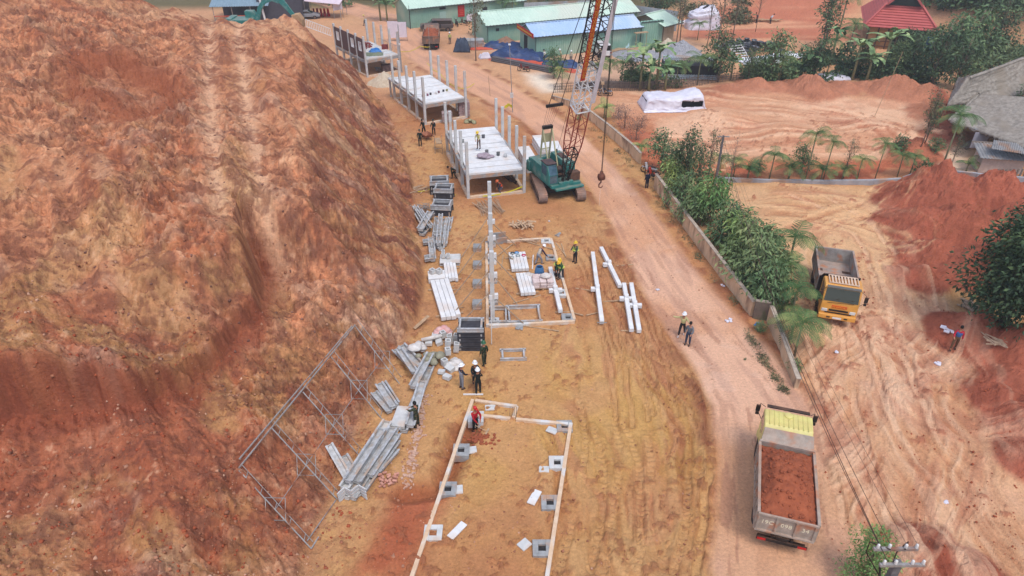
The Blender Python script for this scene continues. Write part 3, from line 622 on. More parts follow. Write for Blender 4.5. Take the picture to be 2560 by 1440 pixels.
person('person in red padded jacket and red hat holding a rake', 1188, 1062, -135, shirt=(168, 24, 34), trousers=(26, 24, 28), vest=(176, 22, 34), hat=(206, 34, 38), hatcap=True, arms=(((-.2, .22, .24), (-.05, .36, .1)), ((.24, .16, .22), (.16, .36, .0))))
person('person in white helmet and cream vest bending over beside the beam stack', 1347, 662, -60, shirt=(60, 40, 60), trousers=(150, 150, 158), vest=(206, 190, 168), hat=(244, 244, 244), lean=38, knee=.2, stride=.22, arms=(REACHL, ((.3, .3, .3), (.4, .5, .25))))
person('person in yellow helmet and green vest stooping, left of a pair in matching vests', 1391, 693, -150, shirt=(40, 70, 50), trousers=(52, 34, 36), vest=GRN, hat=(236, 190, 50), lean=25, stride=.18, strips=True, arms=(REACHL, REACHR))
person('person in yellow helmet and green vest stooping, right of a pair in matching vests', 1402, 699, 140, shirt=(40, 80, 50), trousers=(60, 60, 66), vest=GRN, hat=(236, 184, 44), lean=28, stride=.1, strips=True, arms=(REACHL, REACHR))
person('person in yellow helmet and green vest standing alone on open ground', 1437, 657, 130, shirt=(70, 84, 74), trousers=(40, 40, 46), vest=(44, 86, 60), hat=(232, 190, 50), strips=True, arms=(DN, DR))
person('person in dark clothes standing with a shovel, nearest of three diggers by the cliff foot', 1051, 366, 0, shirt=(30, 44, 38), trousers=(30, 36, 34), hat=(52, 66, 52), hatcap=True)
person('person in dark clothes leaning on a tool, middle of three diggers by the cliff foot', 1060, 338, 140, shirt=(34, 46, 38), trousers=(30, 38, 34), lean=12, stride=.15, arms=(DN, DR))
person('person in dark clothes facing the wheelbarrow, rightmost of three diggers by the cliff foot', 1085, 340, 170, shirt=(26, 36, 34), trousers=(24, 30, 30), hat=(40, 50, 44), hatcap=True, arms=(DN, DR))
person('person in dark camouflage bent double over a shovel beside the frame house columns', 1136, 447, 100, shirt=(36, 54, 46), trousers=(30, 44, 38), camo=True, lean=60, knee=.3, stride=.2, arms=(REACHL, REACHR))
person('crouching person in orange vest and orange helmet under the white frame house', 1252, 486, 110, shirt=(60, 60, 70), trousers=(90, 90, 100), vest=(226, 90, 40), hat=(226, 110, 60), lean=35, knee=.8, arms=(REACHL, REACHR))
_d = G(1197, 372, 2.45)
person('person in yellow helmet working on top of the white plank deck', pos=(_d[0], _d[1], 2.47), face=160, shirt=(206, 196, 160), trousers=(120, 100, 96), vest=(214, 206, 130), hat=(240, 200, 50), lean=20, arms=(REACHL, REACHR))
person('person in navy clothes standing on the road beside the parked motorbikes', 1616, 472, 30, shirt=(28, 34, 58), trousers=(34, 34, 50))
person('person in open blue jacket over red top walking by the red mound', 2378, 880, 150, shirt=(190, 40, 60), trousers=(110, 80, 56), vest=(70, 104, 160), stride=.16, arms=(None, DR))
person('distant person in white helmet and yellow vest beside the loaded dump truck', 1125, 110, 200, shirt=(180, 180, 120), trousers=(90, 80, 74), vest=(206, 204, 110), hat=(240, 240, 240))
person('person in pale vest and dark trousers standing behind the white minivan', 1499, 148, 180, shirt=(206, 190, 160), trousers=(46, 44, 48), hat=(230, 230, 226))
person('person in pale shirt and white helmet among the pipes right of the blue tarp', 1427, 158, 170, shirt=(206, 190, 160), trousers=(120, 110, 100), hat=(240, 240, 240))
person('person in cream shirt walking beside the pipe stack left of the crane boom', 1402, 154, 100, shirt=(214, 200, 160), trousers=(110, 96, 84), lean=15, hat=(236, 236, 230))
person('person in white top crouching at the edge of the blue tarp by the shed wall', 1361, 152, 60, shirt=(226, 220, 214), trousers=(60, 60, 70), knee=.6, lean=15)
person('person in dark trousers and beige top walking on the far road above the brick house', 912, 64, 90, shirt=(214, 190, 150), trousers=(40, 38, 40), stride=.2, hat=(206, 190, 90))
person('distant person in dark clothes working beside planks on the red terrace', 1890, 60, 90, shirt=(70, 60, 74), trousers=(50, 46, 54), lean=20)
person('distant person in white shirt bending beside planks on the red terrace', 1925, 61, -90, shirt=(210, 220, 226), trousers=(46, 50, 58), lean=35)
# ------------------------------------------------------------------ vehicles
def wheel(parent, x, y, r=.48, w=.28, dual=False):
    b = MB(); b.M = Matrix.Translation((x, y, r)) @ Matrix.Rotation(R(90), 4, 'Y')
    b.lathe([(r * .56, -w / 2), (r * .9, -w / 2), (r, -w * .36), (r, w * .36), (r * .9, w / 2), (r * .56, w / 2)], n=20)
    for i in range(20):
        a = i * math.pi / 10; b.box((math.cos(a) * r, math.sin(a) * r, 0), (.03, .05, w * .8), rz=a)
    h = MB(); h.M = b.M; h.lathe([(0, -w * .2), (r * .2, -w * .22), (r * .3, -w * .12), (r * .5, -w * .15), (r * .57, -w / 2), (r * .57, w / 2), (r * .5, w * .15), (r * .3, w * .12), (r * .2, w * .22), (0, w * .2)], n=16)
    o = b.build('wheel', M_RUBBER, parent, True); h.build('rim', mat('wheel_rim', (150, 120, 100), (100, 80, 70), rough=.5, dust=.5), o, True); return o
def dump_truck(label, loc, rz, cabc, bedc, loaded=False, plate=None, rack=False, sign=False, slope=False):
    """6.4 m tipper; origin on the ground under the rear edge, +Y forward"""
    t = thing('dump_truck', label, 'dump truck', loc, rz)
    mc = mat('cab_paint_%d_%d_%d' % cabc, cabc, tuple(int(v * .88) for v in cabc), rough=.4, sc=2, dust=.35, spec=.4)
    mb = mat('bed_steel_%d_%d_%d' % bedc, bedc, tuple(int(v * .75) for v in bedc), rough=.65, sc=2.5, dust=.35, c3=(176, 120, 90), sc3=1.4)
    b = MB(); b.box((-.38, 3.0, .72), (.10, 6.0, .22)); b.box((.38, 3.0, .72), (.10, 6.0, .22))
    for y in (.4, 1.4, 2.6, 3.8, 5.4): b.box((0, y, .72), (.76, .1, .16))
    b.cyl((0, 1.35, .5), (0, 5.1, .72), .05); b.cyl((-.95, 1.35, .5), (.95, 1.35, .5), .09); b.cyl((-.9, 5.1, .46), (.9, 5.1, .46), .07); b.box((0, .2, .48), (1.9, .08, .12)); b.build('chassis', M_BLACK, t)
    b = MB(); b.cyl((.85, 2.5, .62), (.85, 3.3, .62), .24, n=14); b.box((-.85, 2.9, .6), (.4, .7, .4)); b.build('fuel_tank', M_BLACK, t)
    for y in (1.35,):
        for x in (-1.0, -.70, .70, 1.0): wheel(t, x, y, .47, .25)
    for x in (-.95, .95): wheel(t, x, 5.1, .47, .27)
    for x in (-1, 1):
        b = MB()
        for i in range(9):
            a0, a1 = R(i * 20), R(i * 20 + 20)
            if 1.35 + .6 * math.cos(a0) > .8: b.bar((x * .86, 1.35 + .58 * math.cos(a0), .5 + .58 * math.sin(a0)), (x * .86, 1.35 + .58 * math.cos(a1), .5 + .58 * math.sin(a1)), .5, .02)
        b.build('mudguard', M_BLACK, t)
    # bed: floor, ribbed sides, headboard with canopy lip
    f0, W2, zb, zt, y0, y1 = .06, 1.14, 1.02, 2.05, .05, 4.15
    b = MB(); b.box((0, 2.1, zb), (W2 * 2, 4.1, .08))
    for y in (.5, 1.3, 2.1, 2.9, 3.7): b.box((0, y, zb - .08), (W2 * 2, .12, .10))
    b.build('bed_floor', mb, t)
    for sx in (-1, 1):
        b = MB(); b.box((sx * W2, 2.1, (zb + zt) / 2), (f0, 4.1, zt - zb)); b.box((sx * (W2 + .02), 2.1, zt), (.12, 4.14, .09)); b.box((sx * (W2 + .03), 2.1, zb + .05), (.10, 4.1, .12))
        for i in range(9): b.box((sx * (W2 + .05), .12 + i * .495, (zb + zt) / 2), (.08, .09, zt - zb - .06))
        b.build('bed_side', mb, t, bevel=.01)
    b = MB(); b.box((0, y1, 1.55), (2 * W2 + .08, .07, 1.06)); b.box((0, y1, 2.12), (2 * W2 + .1, .10, .12))
    b.add([(-W2, y1 - .03, 2.1), (W2, y1 - .03, 2.1), (W2 * .93, y1 + .42, 2.62), (-W2 * .93, y1 + .42, 2.62), (-W2, y1 + .03, 2.04), (W2, y1 + .03, 2.04), (W2 * .93, y1 + .46, 2.58), (-W2 * .93, y1 + .46, 2.58)],
          [(0, 1, 2, 3), (7, 6, 5, 4), (0, 3, 7, 4), (1, 5, 6, 2), (3, 2, 6, 7), (0, 4, 5, 1)])
    for x in (-.7, 0, .7): b.box((x, y1 + .06, 1.55), (.08, .08, 1.0))
    b.build('headboard', mat('headboard_black', (54, 50, 50), (34, 32, 34), rough=.6, dust=.3) if not loaded else mb, t, bevel=.01)
    b = MB(); b.box((0, y0, (zb + zt) / 2 - .02), (2 * W2 + .04, .05, zt - zb))
    for x in (-1.1, -.38, .38, 1.1): b.box((x, y0 - .05, (zb + zt) / 2), (.10, .07, zt - zb - .04))
    for z in (zt - .04, zb + .04): b.box((0, y0 - .045, z), (2 * W2 + .06, .09, .10))
    tg = b.build('tailgate', mb, t, bevel=.008)
    if plate:
        mp = mat('pale_stencil_paint', (236, 228, 200), (210, 200, 170), rough=.8)
        for x, s_ in zip((-.74, 0, .74), plate): words(s_, .30, mp, tg, 'stencilled_number', Matrix.Translation((x, y0 - .029, 1.56)) @ Matrix.Rotation(R(90), 4, 'X'))
    b = MB(); b.box((0, -.02, .60), (2.0, .06, .16)); b.box((0, -.04, .84), (.46, .02, .12))
    b.build('rear_bumper', M_BLACK, t)
    for x in (-.8, .8): b = MB(); b.box((x, -.06, .60), (.34, .03, .11)); b.build('tail_light', M_RED, t)
    # cab
    c0, c1 = 4.66, 6.25
    prof = [(c0, .62), (c0, 2.42), (c0 + .22, 2.60), (c1 - .42, 2.62), (c1 - .26, 2.50), (c1 - .03, 1.66), (c1, 1.50), (c1, .62)]
    b = MB(); n = len(prof)
    for (ya, za), (yb, zb_) in zip(prof, prof[1:] + prof[:1]):
        pass
    b.prism(prof, -1.06, 1.06)
    cab = b.build('cab', mc, t, bevel=.06)
    b = MB(); b.add([(-.93, c1 - .235, 2.44), (.93, c1 - .235, 2.44), (.97, c1 - .005, 1.68), (-.97, c1 - .005, 1.68), (-.93, c1 - .29, 2.42), (.93, c1 - .29, 2.42), (.97, c1 - .07, 1.66), (-.97, c1 - .07, 1.66)],
                    [(0, 1, 2, 3), (7, 6, 5, 4), (0, 3, 7, 4), (1, 5, 6, 2), (3, 2, 6, 7), (0, 4, 5, 1)]); b.build('windscreen', M_GLASS, cab)
    b = MB(); b.box((0, c1 + .02, 1.62), (1.5, .02, .02), ry=R(4)); b.box((-.45, c1 - .03, 1.78), (.5, .02, .02), ry=R(20)); b.box((.35, c1 - .03, 1.78), (.5, .02, .02), ry=R(20)); b.build('wiper', M_BLACK, cab)
    b = MB(); b.box((0, c1 - .16, 2.60), (1.9, .22, .05), rx=R(-8)); b.build('sun_visor', M_BLACK if not rack else mat('visor_smoke', (110, 104, 96), rough=.3), cab)
    for sx in (-1, 1):
        b = MB(); b.add([(sx * 1.064, c0 + .35, 1.72), (sx * 1.064, c1 - .14, 1.72), (sx * 1.064, c1 - .32, 2.38), (sx * 1.064, c0 + .35, 2.38), (sx * 1.04, c0 + .35, 1.72), (sx * 1.04, c1 - .14, 1.72), (sx * 1.04, c1 - .32, 2.38), (sx * 1.04, c0 + .35, 2.38)],
                        [(0, 1, 2, 3), (7, 6, 5, 4), (0, 3, 7, 4), (1, 5, 6, 2), (3, 2, 6, 7), (0, 4, 5, 1)]); b.build('side_window', M_GLASS, cab)
        b = MB(); b.box((sx * 1.066, c0 + .8, 1.5), (.012, .18, .04)); b.build('door_handle', M_BLACK, cab)
        b = MB(); b.tube([(sx * 1.0, c1 - .15, 2.5), (sx * 1.22, c1 + .10, 2.45), (sx * 1.28, c1 + .12, 1.95), (sx * 1.05, c1 - .02, 1.6)], .018, 6); b.box((sx * 1.29, c1 + .10, 2.15), (.20, .07, .38)); b.box((sx * 1.29, c1 + .1, 1.83), (.16, .06, .16)); b.build('mirror', M_BLACK, t, bevel=.01)
        b = MB(); b.box((sx * .80, c1 + .015, 1.02), (.34, .05, .20)); b.build('headlight', mat('lamp_glass', (220, 222, 216), (190, 192, 188), rough=.15, spec=.7), t, bevel=.02)
        b = MB(); b.box((sx * 1.0, c0 + .45, .82), (.16, .9, .32)); b.box((sx * 1.02, c0 + .25, .5), (.22, .4, .05)); b.build('step', M_BLACK, t)
    b = MB(); b.box((0, c1 + .03, .62), (2.14, .24, .32)); bp = b.build('front_bumper', mc, t, bevel=.05)
    b = MB(); b.box((0, c1 + .157, .60), (.5, .01, .13)); b.build('number_plate', M_WHITE, bp)
    for x in (-.5, .5): b = MB(); b.box((x, c1 + .155, .62), (.2, .02, .09)); b.build('fog_lamp', M_BLACK, bp)
    b = MB(); b.box((0, c1 + .012, 1.06), (1.1, .03, .12)); b.box((0, c1 + .012, .88), (1.5, .03, .08)); b.build('grille', M_BLACK, t)
    if sign:
        b = MB(); b.box((0, c1 + .016, 1.32), (.86, .03, .17)); sg = b.build('sign_strip', mat('sign_orange_red', (214, 66, 36), (190, 52, 30), rough=.5), t)
        b = MB(); rr = random.Random(4)
        for i in range(13):
            x = -.38 + i * .062; b.box((x, c1 + .034, 1.32), (.010, .006, .10))
            if rr.random() < .75: b.box((x + .018, c1 + .034, 1.32 + rr.choice((-.045, .0, .045))), (.036, .006, .012))
            if rr.random() < .6: b.box((x + .034, c1 + .034, 1.32), (.010, .006, .10))
        b.build('sign_lettering', mat('letter_yellow', (240, 206, 60), (230, 190, 50), rough=.6), sg)
    if rack:
        b = MB()
        for z_, x0, x1, ya, yb in ((2.70, -.82, .82, c0 + .2, c1 - .5),):
            b.bar((x0, ya, z_), (x1, ya, z_), .05); b.bar((x0, yb, z_), (x1, yb, z_), .05); b.bar((x0, ya, z_), (x0, yb, z_), .05); b.bar((x1, ya, z_), (x1, yb, z_), .05)
            for i in range(1, 9): b.bar((x0 + i * .182, ya, z_), (x0 + i * .182, yb, z_), .10, .02)
            for x in (x0, x1):
                for y in (ya, yb): b.bar((x, y, 2.58), (x, y, z_), .04)
        b.build('roof_rack', mat('rack_timber', (222, 200, 178), (190, 150, 120), rough=.7), t)
    else:
        b = MB()
        for i in range(9): b.box((-.84 + i * .21, (c0 + c1) / 2 - .12, 2.625), (.05, 1.0, .035), t=(.5, 1))
        b.lathe([(.2, 0), (.19, .05), (.12, .07), (0, .075)], (0, c1 - .62, 2.62), 16); b.build('roof_ribs', mc, cab)
    return t
def soil_load(label, loc, rz, seed):
    b = MB(); rr = random.Random(seed); ph = [rr.random() * 6 for _ in range(6)]
    def f(u, v):
        x = (u - .5) * 2.2; y = .1 + v * 3.95
        e = min(1, 4.5 * min(u, 1 - u, .35)) * min(1, 4.2 * min(v, 1 - v, .3)); z = 1.93 + .52 * e * (1 + .2 * math.sin(v * 9 + ph[0]) + .12 * math.sin(u * 8 + ph[1])) + .03 * math.sin(u * 31 + ph[2]) * math.sin(v * 43 + ph[3]) + rr.uniform(-.025, .025)
        return (x, y, z)
    b.grid(f, 34, 56)
    for _ in range(160):
        u, v = rr.random(), rr.random(); x, y, z = f(u, v); r = rr.uniform(.02, .06); b.box((x, y, z), (r * 2, r * 2.2, r * 1.5), rz=rr.random() * 3, rx=rr.random())
    o = b.build('soil_load', M_LOAD, None, True, loc=loc, rz=rz); tag(o, label, 'soil load'); return o
def place_truck(rear, front, **kw):
    """rear: photo position and height of the tailgate top middle; front: cab roof front middle"""
    a = G(*rear); c = G(*front); rz = heading(a, c); return (a[0], a[1], 0.03), rz
la, ra = place_truck((1972, 1300, 2.05), (1972, 1052, 2.6))
dump_truck('loaded dump truck with pale yellow ribbed cab roof driving up the road, seen from behind', la, ra, (226, 218, 132), (178, 164, 150), True, ('19C', '098', '34'))
soil_load('heaped red soil filling the bed of the pale yellow truck on the road', la, ra, 5)
lb = G(2086, 622, 2.05); fb_ = G(2106, 690, 2.6); rb = heading(lb, fb_)
dump_truck('empty dump truck with orange yellow cab facing the camera on the rutted yard', (fb_[0] + (lb[0] - fb_[0]) * 1.0, fb_[1] + (lb[1] - fb_[1]) * 1.0, .03), rb, (232, 166, 76), (170, 162, 154), rack=True, sign=True)
lc = G(1078, 126); fc = G(1083, 92)
dump_truck('far dump truck loaded with soil seen from behind near the dark pickup', (lc[0], lc[1], zat(*lc)), heading(lc, fc), (90, 76, 66), (128, 106, 92), True)
soil_load('soil heaped in the far dump truck near the dark pickup', (lc[0], lc[1], zat(*lc)), heading(lc, fc), 8)
def car(name, label, cat, loc, rz, c, L=4.5, pickup=False, van=False):
    t = thing(name, label, cat, loc, rz); m = mat('car_%d_%d_%d' % c, c, tuple(int(v * .85) for v in c), rough=.3, spec=.5, dust=.3); w = .86; h = L / 2
    if van: lo = [(-h, .35), (-h, 1.0), (h - .2, 1.0), (h, .85), (h, .35)]; up = [(-h + .03, .98), (-h + .12, 1.82), (h - .9, 1.84), (h - .25, .98)]
    elif pickup: lo = [(-h, .5), (-h, 1.12), (h - .1, 1.08), (h, .9), (h, .5)]; up = [(-h + .05, 1.1), (-h + .15, 1.72), (h - 2.0, 1.78), (h - 1.25, 1.1)]
    else: lo = [(-h, .4), (-h, .82), (-h + .5, .95), (h - 1.1, .92), (h - .1, .72), (h, .4)]; up = [(-h + .45, .92), (-h + 1.15, 1.38), (h - 2.0, 1.4), (h - 1.1, .9)]
    b = MB(); b.prism(lo, -w, w); body = b.build('body', m, t, bevel=.07)
    b = MB(); b.prism(up, -w * .88, w * .88); cb = b.build('cabin', m, t, bevel=.06)
    (a0, z0), (a1, z1), (a2, z2), (a3, z3) = up
    for sx in (-1, 1):
        b = MB(); e = w * .88 + .006
        b.add([(sx * e, a0 + .25, z0 + .06), (sx * e, a3 - .15, z3 + .06), (sx * e, a2 - .02, z2 - .09), (sx * e, a1 + .1, z1 - .09), (sx * (e - .03), a0 + .25, z0 + .06), (sx * (e - .03), a3 - .15, z3 + .06), (sx * (e - .03), a2 - .02, z2 - .09), (sx * (e - .03), a1 + .1, z1 - .09)],
              [(0, 1, 2, 3), (7, 6, 5, 4), (0, 3, 7, 4), (1, 5, 6, 2), (3, 2, 6, 7), (0, 4, 5, 1)]); b.build('side_window', M_GLASS, cb)
        for y in (-h + .85, h - .85): wheel(t, sx * (w - .05), y, .36 if pickup else .31, .2)
        b = MB(); b.box((sx * (w + .1), a3 - .1, z3 + .12), (.16, .08, .12)); b.build('mirror', m, t)
        b = MB(); b.box((sx * (w - .2), h, .68 if not pickup else .82), (.3, .04, .14)); b.build('headlight', MATS['lamp_glass'], t)
        b = MB(); b.box((sx * (w - .12), -h, .8 if not pickup else .95), (.16, .04, .2)); b.build('tail_light', M_RED, t)
    for nm, (p0, q0), (p1, q1) in (('windscreen', (a2, z2), (a3, z3)), ('rear_window', (a1, z1), (a0, z0))):
        sg = 1 if nm == 'windscreen' else -1; b = MB(); dy, dz_ = p1 - p0, q1 - q0; l = math.hypot(dy, dz_); ny, nz = -dz_ / l * .008 * sg * (1), abs(dy) / l * .008; ny = abs(ny) * sg
        A = lambda f, x, o: (x, p0 + dy * f + ny * o, q0 + dz_ * f + nz * o)
        b.add([A(.08, -.68, 1), A(.08, .68, 1), A(.9, .74, 1), A(.9, -.74, 1), A(.08, -.68, -2), A(.08, .68, -2), A(.9, .74, -2), A(.9, -.74, -2)], [(0, 1, 2, 3), (7, 6, 5, 4), (0, 3, 7, 4), (1, 5, 6, 2), (3, 2, 6, 7), (0, 4, 5, 1)]); b.build(nm, M_GLASS, cb)
    return t
p = W(1092, 76); car('pickup_truck', 'dark grey pickup with covered bed parked before the green shed', 'pickup', p, R(97), (84, 78, 78), 5.2, pickup=True)
p = W(768, 46); car('sedan', 'silver grey sedan parked below the red chairs', 'car', (p[0], p[1], p[2]), R(-82), (150, 156, 162), 4.5)
p = W(1505, 138); car('minivan', 'small white minivan with its rear to the camera beside the green shed', 'van', p, R(8), (226, 226, 224), 3.6, van=True)
def motorbike(label, px, py, rz, c, group=None, scale=1.0):
    t = thing('motorbike', label, 'motorbike', W(px, py, .02), R(rz), group); m = mat('bike_%d_%d_%d' % c, c, tuple(int(v * .8) for v in c), rough=.35, dust=.2)
    for y in (-.6, .62):
        b = MB(); b.M = Matrix.Translation((0, y, .29)) @ Matrix.Rotation(R(90), 4, 'Y'); b.lathe([(.22, -.04), (.28, -.035), (.29, 0), (.28, .035), (.22, .04), (.22, -.04)], n=18)
        for i in range(6): a = i * math.pi / 3; b.bar((0, 0, 0), (math.cos(a) * .23, math.sin(a) * .23, 0), .015)
        b.build('wheel', M_RUBBER, t, True)
    b = MB(); b.bar((0, -.45, .32), (0, .1, .38), .12, .10); b.box((0, -.05, .34), (.2, .34, .2)); b.bar((0, .62, .29), (0, .42, .86), .05); b.cyl((.12, -.1, .26), (.12, -.7, .34), .04); b.bar((-.28, .40, .95), (.28, .40, .95), .035); b.bar((0, -.6, .29), (0, -.5, .6), .04); b.build('frame', M_BLACK, t)
    b = MB(); b.box((0, .3, .62), (.30, .12, .5), rx=R(-18), t=(.8, 1)); b.box((0, -.45, .62), (.22, .62, .16), t=(.8, .9)); b.box((0, .40, .90), (.24, .18, .16)); b.box((0, .62, .55), (.12, .34, .05)); b.build('fairing', m, t, bevel=.03)
    b = MB(); b.box((0, -.30, .76), (.24, .72, .09), t=(.85, .95)); b.build('seat', M_BLACK, t, bevel=.03)
    b = MB(); b.box((0, .51, .86), (.14, .05, .1)); b.build('headlight', MATS['lamp_glass'], t)
    for sx in (-1, 1): b = MB(); b.bar((sx * .22, .4, .95), (sx * .27, .36, 1.12), .015); b.box((sx * .28, .36, 1.14), (.10, .02, .07)); b.build('mirror', M_BLACK, t)
    t.scale = (scale,) * 3; return t
motorbike('red and white motorbike parked by the wall gap on the road', 1630, 448, 40, (196, 60, 44))
motorbike('black and white motorbike parked beside the red one at the wall gap', 1622, 436, 50, (206, 206, 208))
motorbike('red motorbike standing alone at the road edge by the pipes', 1309, 180, 70, (120, 34, 36))
motorbike('black motorbike nearest the pickup by the green shed', 1128, 66, 30, (44, 40, 42))
motorbike('dark motorbike in the middle of the row by the green shed', 1142, 65, 20, (70, 60, 60))
motorbike('brown motorbike farthest right in the row by the green shed', 1160, 63, 60, (90, 60, 50))
motorbike('dark motorbike parked beside the thin post at the lane fence', 1499, 236, 85, (60, 62, 70))
motorbike('grey motorbike parked behind the dark one at the lane fence', 1513, 240, 85, (150, 150, 156))

# ------------------------------------------------------------------ crawler crane
def crane():
    cx, cy = G(1392, 478); t = thing('crawler_crane', 'teal crawler crane with tall lattice boom carrying a red and yellow banner', 'crane', (cx, cy, .02), R(204))
    MT = mat('teal_paint', (60, 138, 130), (44, 108, 102), rough=.5, dust=.35, c3=(120, 150, 140), sc3=1.2)
    tr = R(-16)
    for sx in (-1, 1):
        b = MB(); b.M = Matrix.Rotation(tr, 4, 'Z'); x = sx * 1.62
        L, r = 2.05, .42
        prof = [(-L + r * math.cos(a), .46 + r * math.sin(a)) for a in [R(90 + i * 22.5) for i in range(9)]]; prof = [(-L + r * math.cos(R(90 + i * 22.5)), .46 + r * math.sin(R(90 + i * 22.5))) for i in range(9)] + [(L + r * math.cos(R(-90 + i * 22.5)), .46 + r * math.sin(R(-90 + i * 22.5))) for i in range(9)]
        b.prism(prof, x - .30, x + .30); tk = b.build('track', mat('track_steel', (150, 128, 116), (104, 88, 82), rough=.7, dust=.6), t)
        s = MB(); s.M = b.M; pts = prof + [prof[0]]; tot = 0
        for (a0, z0), (a1, z1) in zip(pts, pts[1:]):
            l = math.hypot(a1 - a0, z1 - z0); k = max(1, int(l / .17))
            for i in range(k):
                f = (i + .5) / k; yy, zz = a0 + (a1 - a0) * f, z0 + (z1 - z0) * f; s.box((x, yy, zz), (.74, l / k * .8, .06), rx=math.atan2(z1 - z0, a1 - a0))
        s.build('track_shoes', MATS['track_steel'], tk)
        s = MB(); s.M = b.M
        for i in range(8): s.cyl((x - .33, -1.8 + i * .51, .26), (x + .33, -1.8 + i * .51, .26), .15, n=12)
        s.build('rollers', M_BLACK, tk)
    b = MB(); b.M = Matrix.Rotation(tr, 4, 'Z'); b.box((0, 0, .62), (2.8, 1.6, .42)); b.box((0, -1.0, .6), (3.0, .4, .3)); b.box((0, 1.0, .6), (3.0, .4, .3)); b.build('undercarriage', M_BLACK, t, bevel=.03)
    b = MB(); b.cyl((0, 0, .8), (0, 0, 1.08), .75, n=24); b.build('slew_ring', M_BLACK, t)
    b = MB(); b.box((0, -.5, 1.22), (2.7, 4.3, .26)); b.build('deck', MT, t, bevel=.02)
    # local +Y points where the boom leans; the cab is on the operator's side (local +X is the photo's left)
    b = MB(); b.box((-1.0, -1.0, 1.98), (.85, 2.9, 1.25)); hs = b.build('engine_house', MT, t, bevel=.04)
    b = MB(); b.box((1.02, -1.35, 1.9), (.8, 2.0, 1.1)); b.build('side_house', MT, t, bevel=.04)
    b = MB()
    for i in range(7): b.box((-1.43, -2.0 + i * .26, 2.0), (.02, .16, .7))
    b.box((-1.0, -1.2, 2.64), (.5, 1.2, .06)); b.cyl((-.9, -2.0, 2.6), (-.9, -2.0, 2.95), .06); b.build('louvres', M_BLACK, hs)
    b = MB(); b.box((0, -2.75, 1.55), (3.0, .65, .9)); b.box((0, -2.75, 2.1), (2.6, .6, .25)); b.build('counterweight', MT, t, bevel=.06)
    b = MB()
    for s_ in (-.55, .2): b.cyl((-.5, s_ - .6, 1.75), (.5, s_ - .6, 1.75), .34, n=18); b.cyl((-.52, s_ - .6, 1.75), (-.48, s_ - .6, 1.75), .45, n=18); b.cyl((.48, s_ - .6, 1.75), (.52, s_ - .6, 1.75), .45, n=18)
    b.box((0, -.8, 1.45), (1.1, 2.2, .25)); b.build('winch', M_BLACK, t)
    c = MB(); c.prism([(-.15, 1.35), (-.15, 2.95), (.95, 2.95), (1.38, 2.2), (1.38, 1.35)], .66, 1.50); cab = c.build('cab', MT, t, bevel=.03)
    c = MB(); c.box((1.08, .42, 3.0), (.92, 1.2, .08)); c.build('cab_roof', mat('cab_roof_dark', (64, 62, 72), (48, 46, 54), rough=.5, dust=.25), cab)
    c = MB(); c.add([(.74, 1.0, 2.9), (1.42, 1.0, 2.9), (1.42, 1.40, 2.2), (.74, 1.40, 2.2), (.74, .96, 2.88), (1.42, .96, 2.88), (1.42, 1.34, 2.2), (.74, 1.34, 2.2)], [(0, 1, 2, 3), (7, 6, 5, 4), (0, 3, 7, 4), (1, 5, 6, 2), (3, 2, 6, 7), (0, 4, 5, 1)])
    c.box((1.08, 1.392, 1.8), (.68, .03, .66)); c.build('front_window', mat('cab_glass', (90, 120, 132), (60, 84, 96), rough=.08, spec=.8), cab)
    for x in (.655, 1.505): c = MB(); c.box((x, .45, 2.4), (.02, .9, .8)); c.build('side_window', MATS['cab_glass'], cab)
    b = MB(); b.box((-.2, 1.75, 1.05), (2.6, .5, .16)); b.box((0, 1.5, 1.3), (1.3, .3, .5)); b.build('front_platform', MT, t, bevel=.02)
    b = MB(); b.box((-.95, 1.1, 1.75), (.9, .6, .7)); b.build('tool_box', mat('rusty_bin', (120, 84, 66), (70, 52, 44), rough=.8), t, bevel=.02)
    # gantry at the rear with its cream panel
    MG = mat('cream_paint', (196, 190, 148), (160, 152, 116), rough=.6, dust=.2)
    b = MB(); gz = 4.9; gy = -2.1
    for x in (-.42, .42): b.bar((x, -.6, 1.4), (x, gy, gz), .10); b.bar((x, -2.6, 1.4), (x, gy, gz), .12)
    b.bar((-.42, gy, gz), (.42, gy, gz), .14); b.bar((-.42, -2.4, 3.0), (.42, -2.4, 3.0), .08); gn = b.build('gantry', MG, t)
    b = MB(); b.box((0, -2.28, 4.0), (.80, .05, .8), rx=R(-6)); b.build('gantry_panel', MG, gn)
    b = MB(); b.box((0, gy, gz + .12), (.9, .30, .26)); b.build('sheave_box', M_BLACK, gn)
    # boom
    hx, hy = G(1502, 460, 4.5); tipw = Vector((hx, hy, 22.2)); inv = Matrix.Translation((cx, cy, .02)) @ Matrix.Rotation(R(204), 4, 'Z'); inv = inv.inverted()
    tip = inv @ tipw; foot = Vector((0, 1.35, 1.5)); ax = (tip - foot); L = ax.length; ax.normalize(); side = Vector((1, 0, 0)); side = (side - ax * side.dot(ax)).normalized(); nr = ax.cross(side)
    def P(s_, a, c_): return foot + ax * s_ + side * a + nr * c_
    def hw(s_):
        return (.24 + .30 * min(1, s_ / 4.0)) if s_ < 17 else .54 - .28 * (s_ - 17) / (L - 17)
    def hd(s_):
        return (.10 + .42 * min(1, s_ / 4.5)) if s_ < 17 else .52 - .34 * (s_ - 17) / (L - 17)
    secs = [('boom_foot_section', 0, 3.2, M_BLACK, .075), ('boom_red_section', 3.2, 7.4, mat('boom_red', (168, 78, 60), (130, 56, 46), rough=.6), .075), ('boom_white_section', 7.4, 11.0, M_WHITE, .085), ('boom_black_section', 11.0, L, M_BLACK, .085)]
    bo = thing('boom', None, None); bo.parent = t
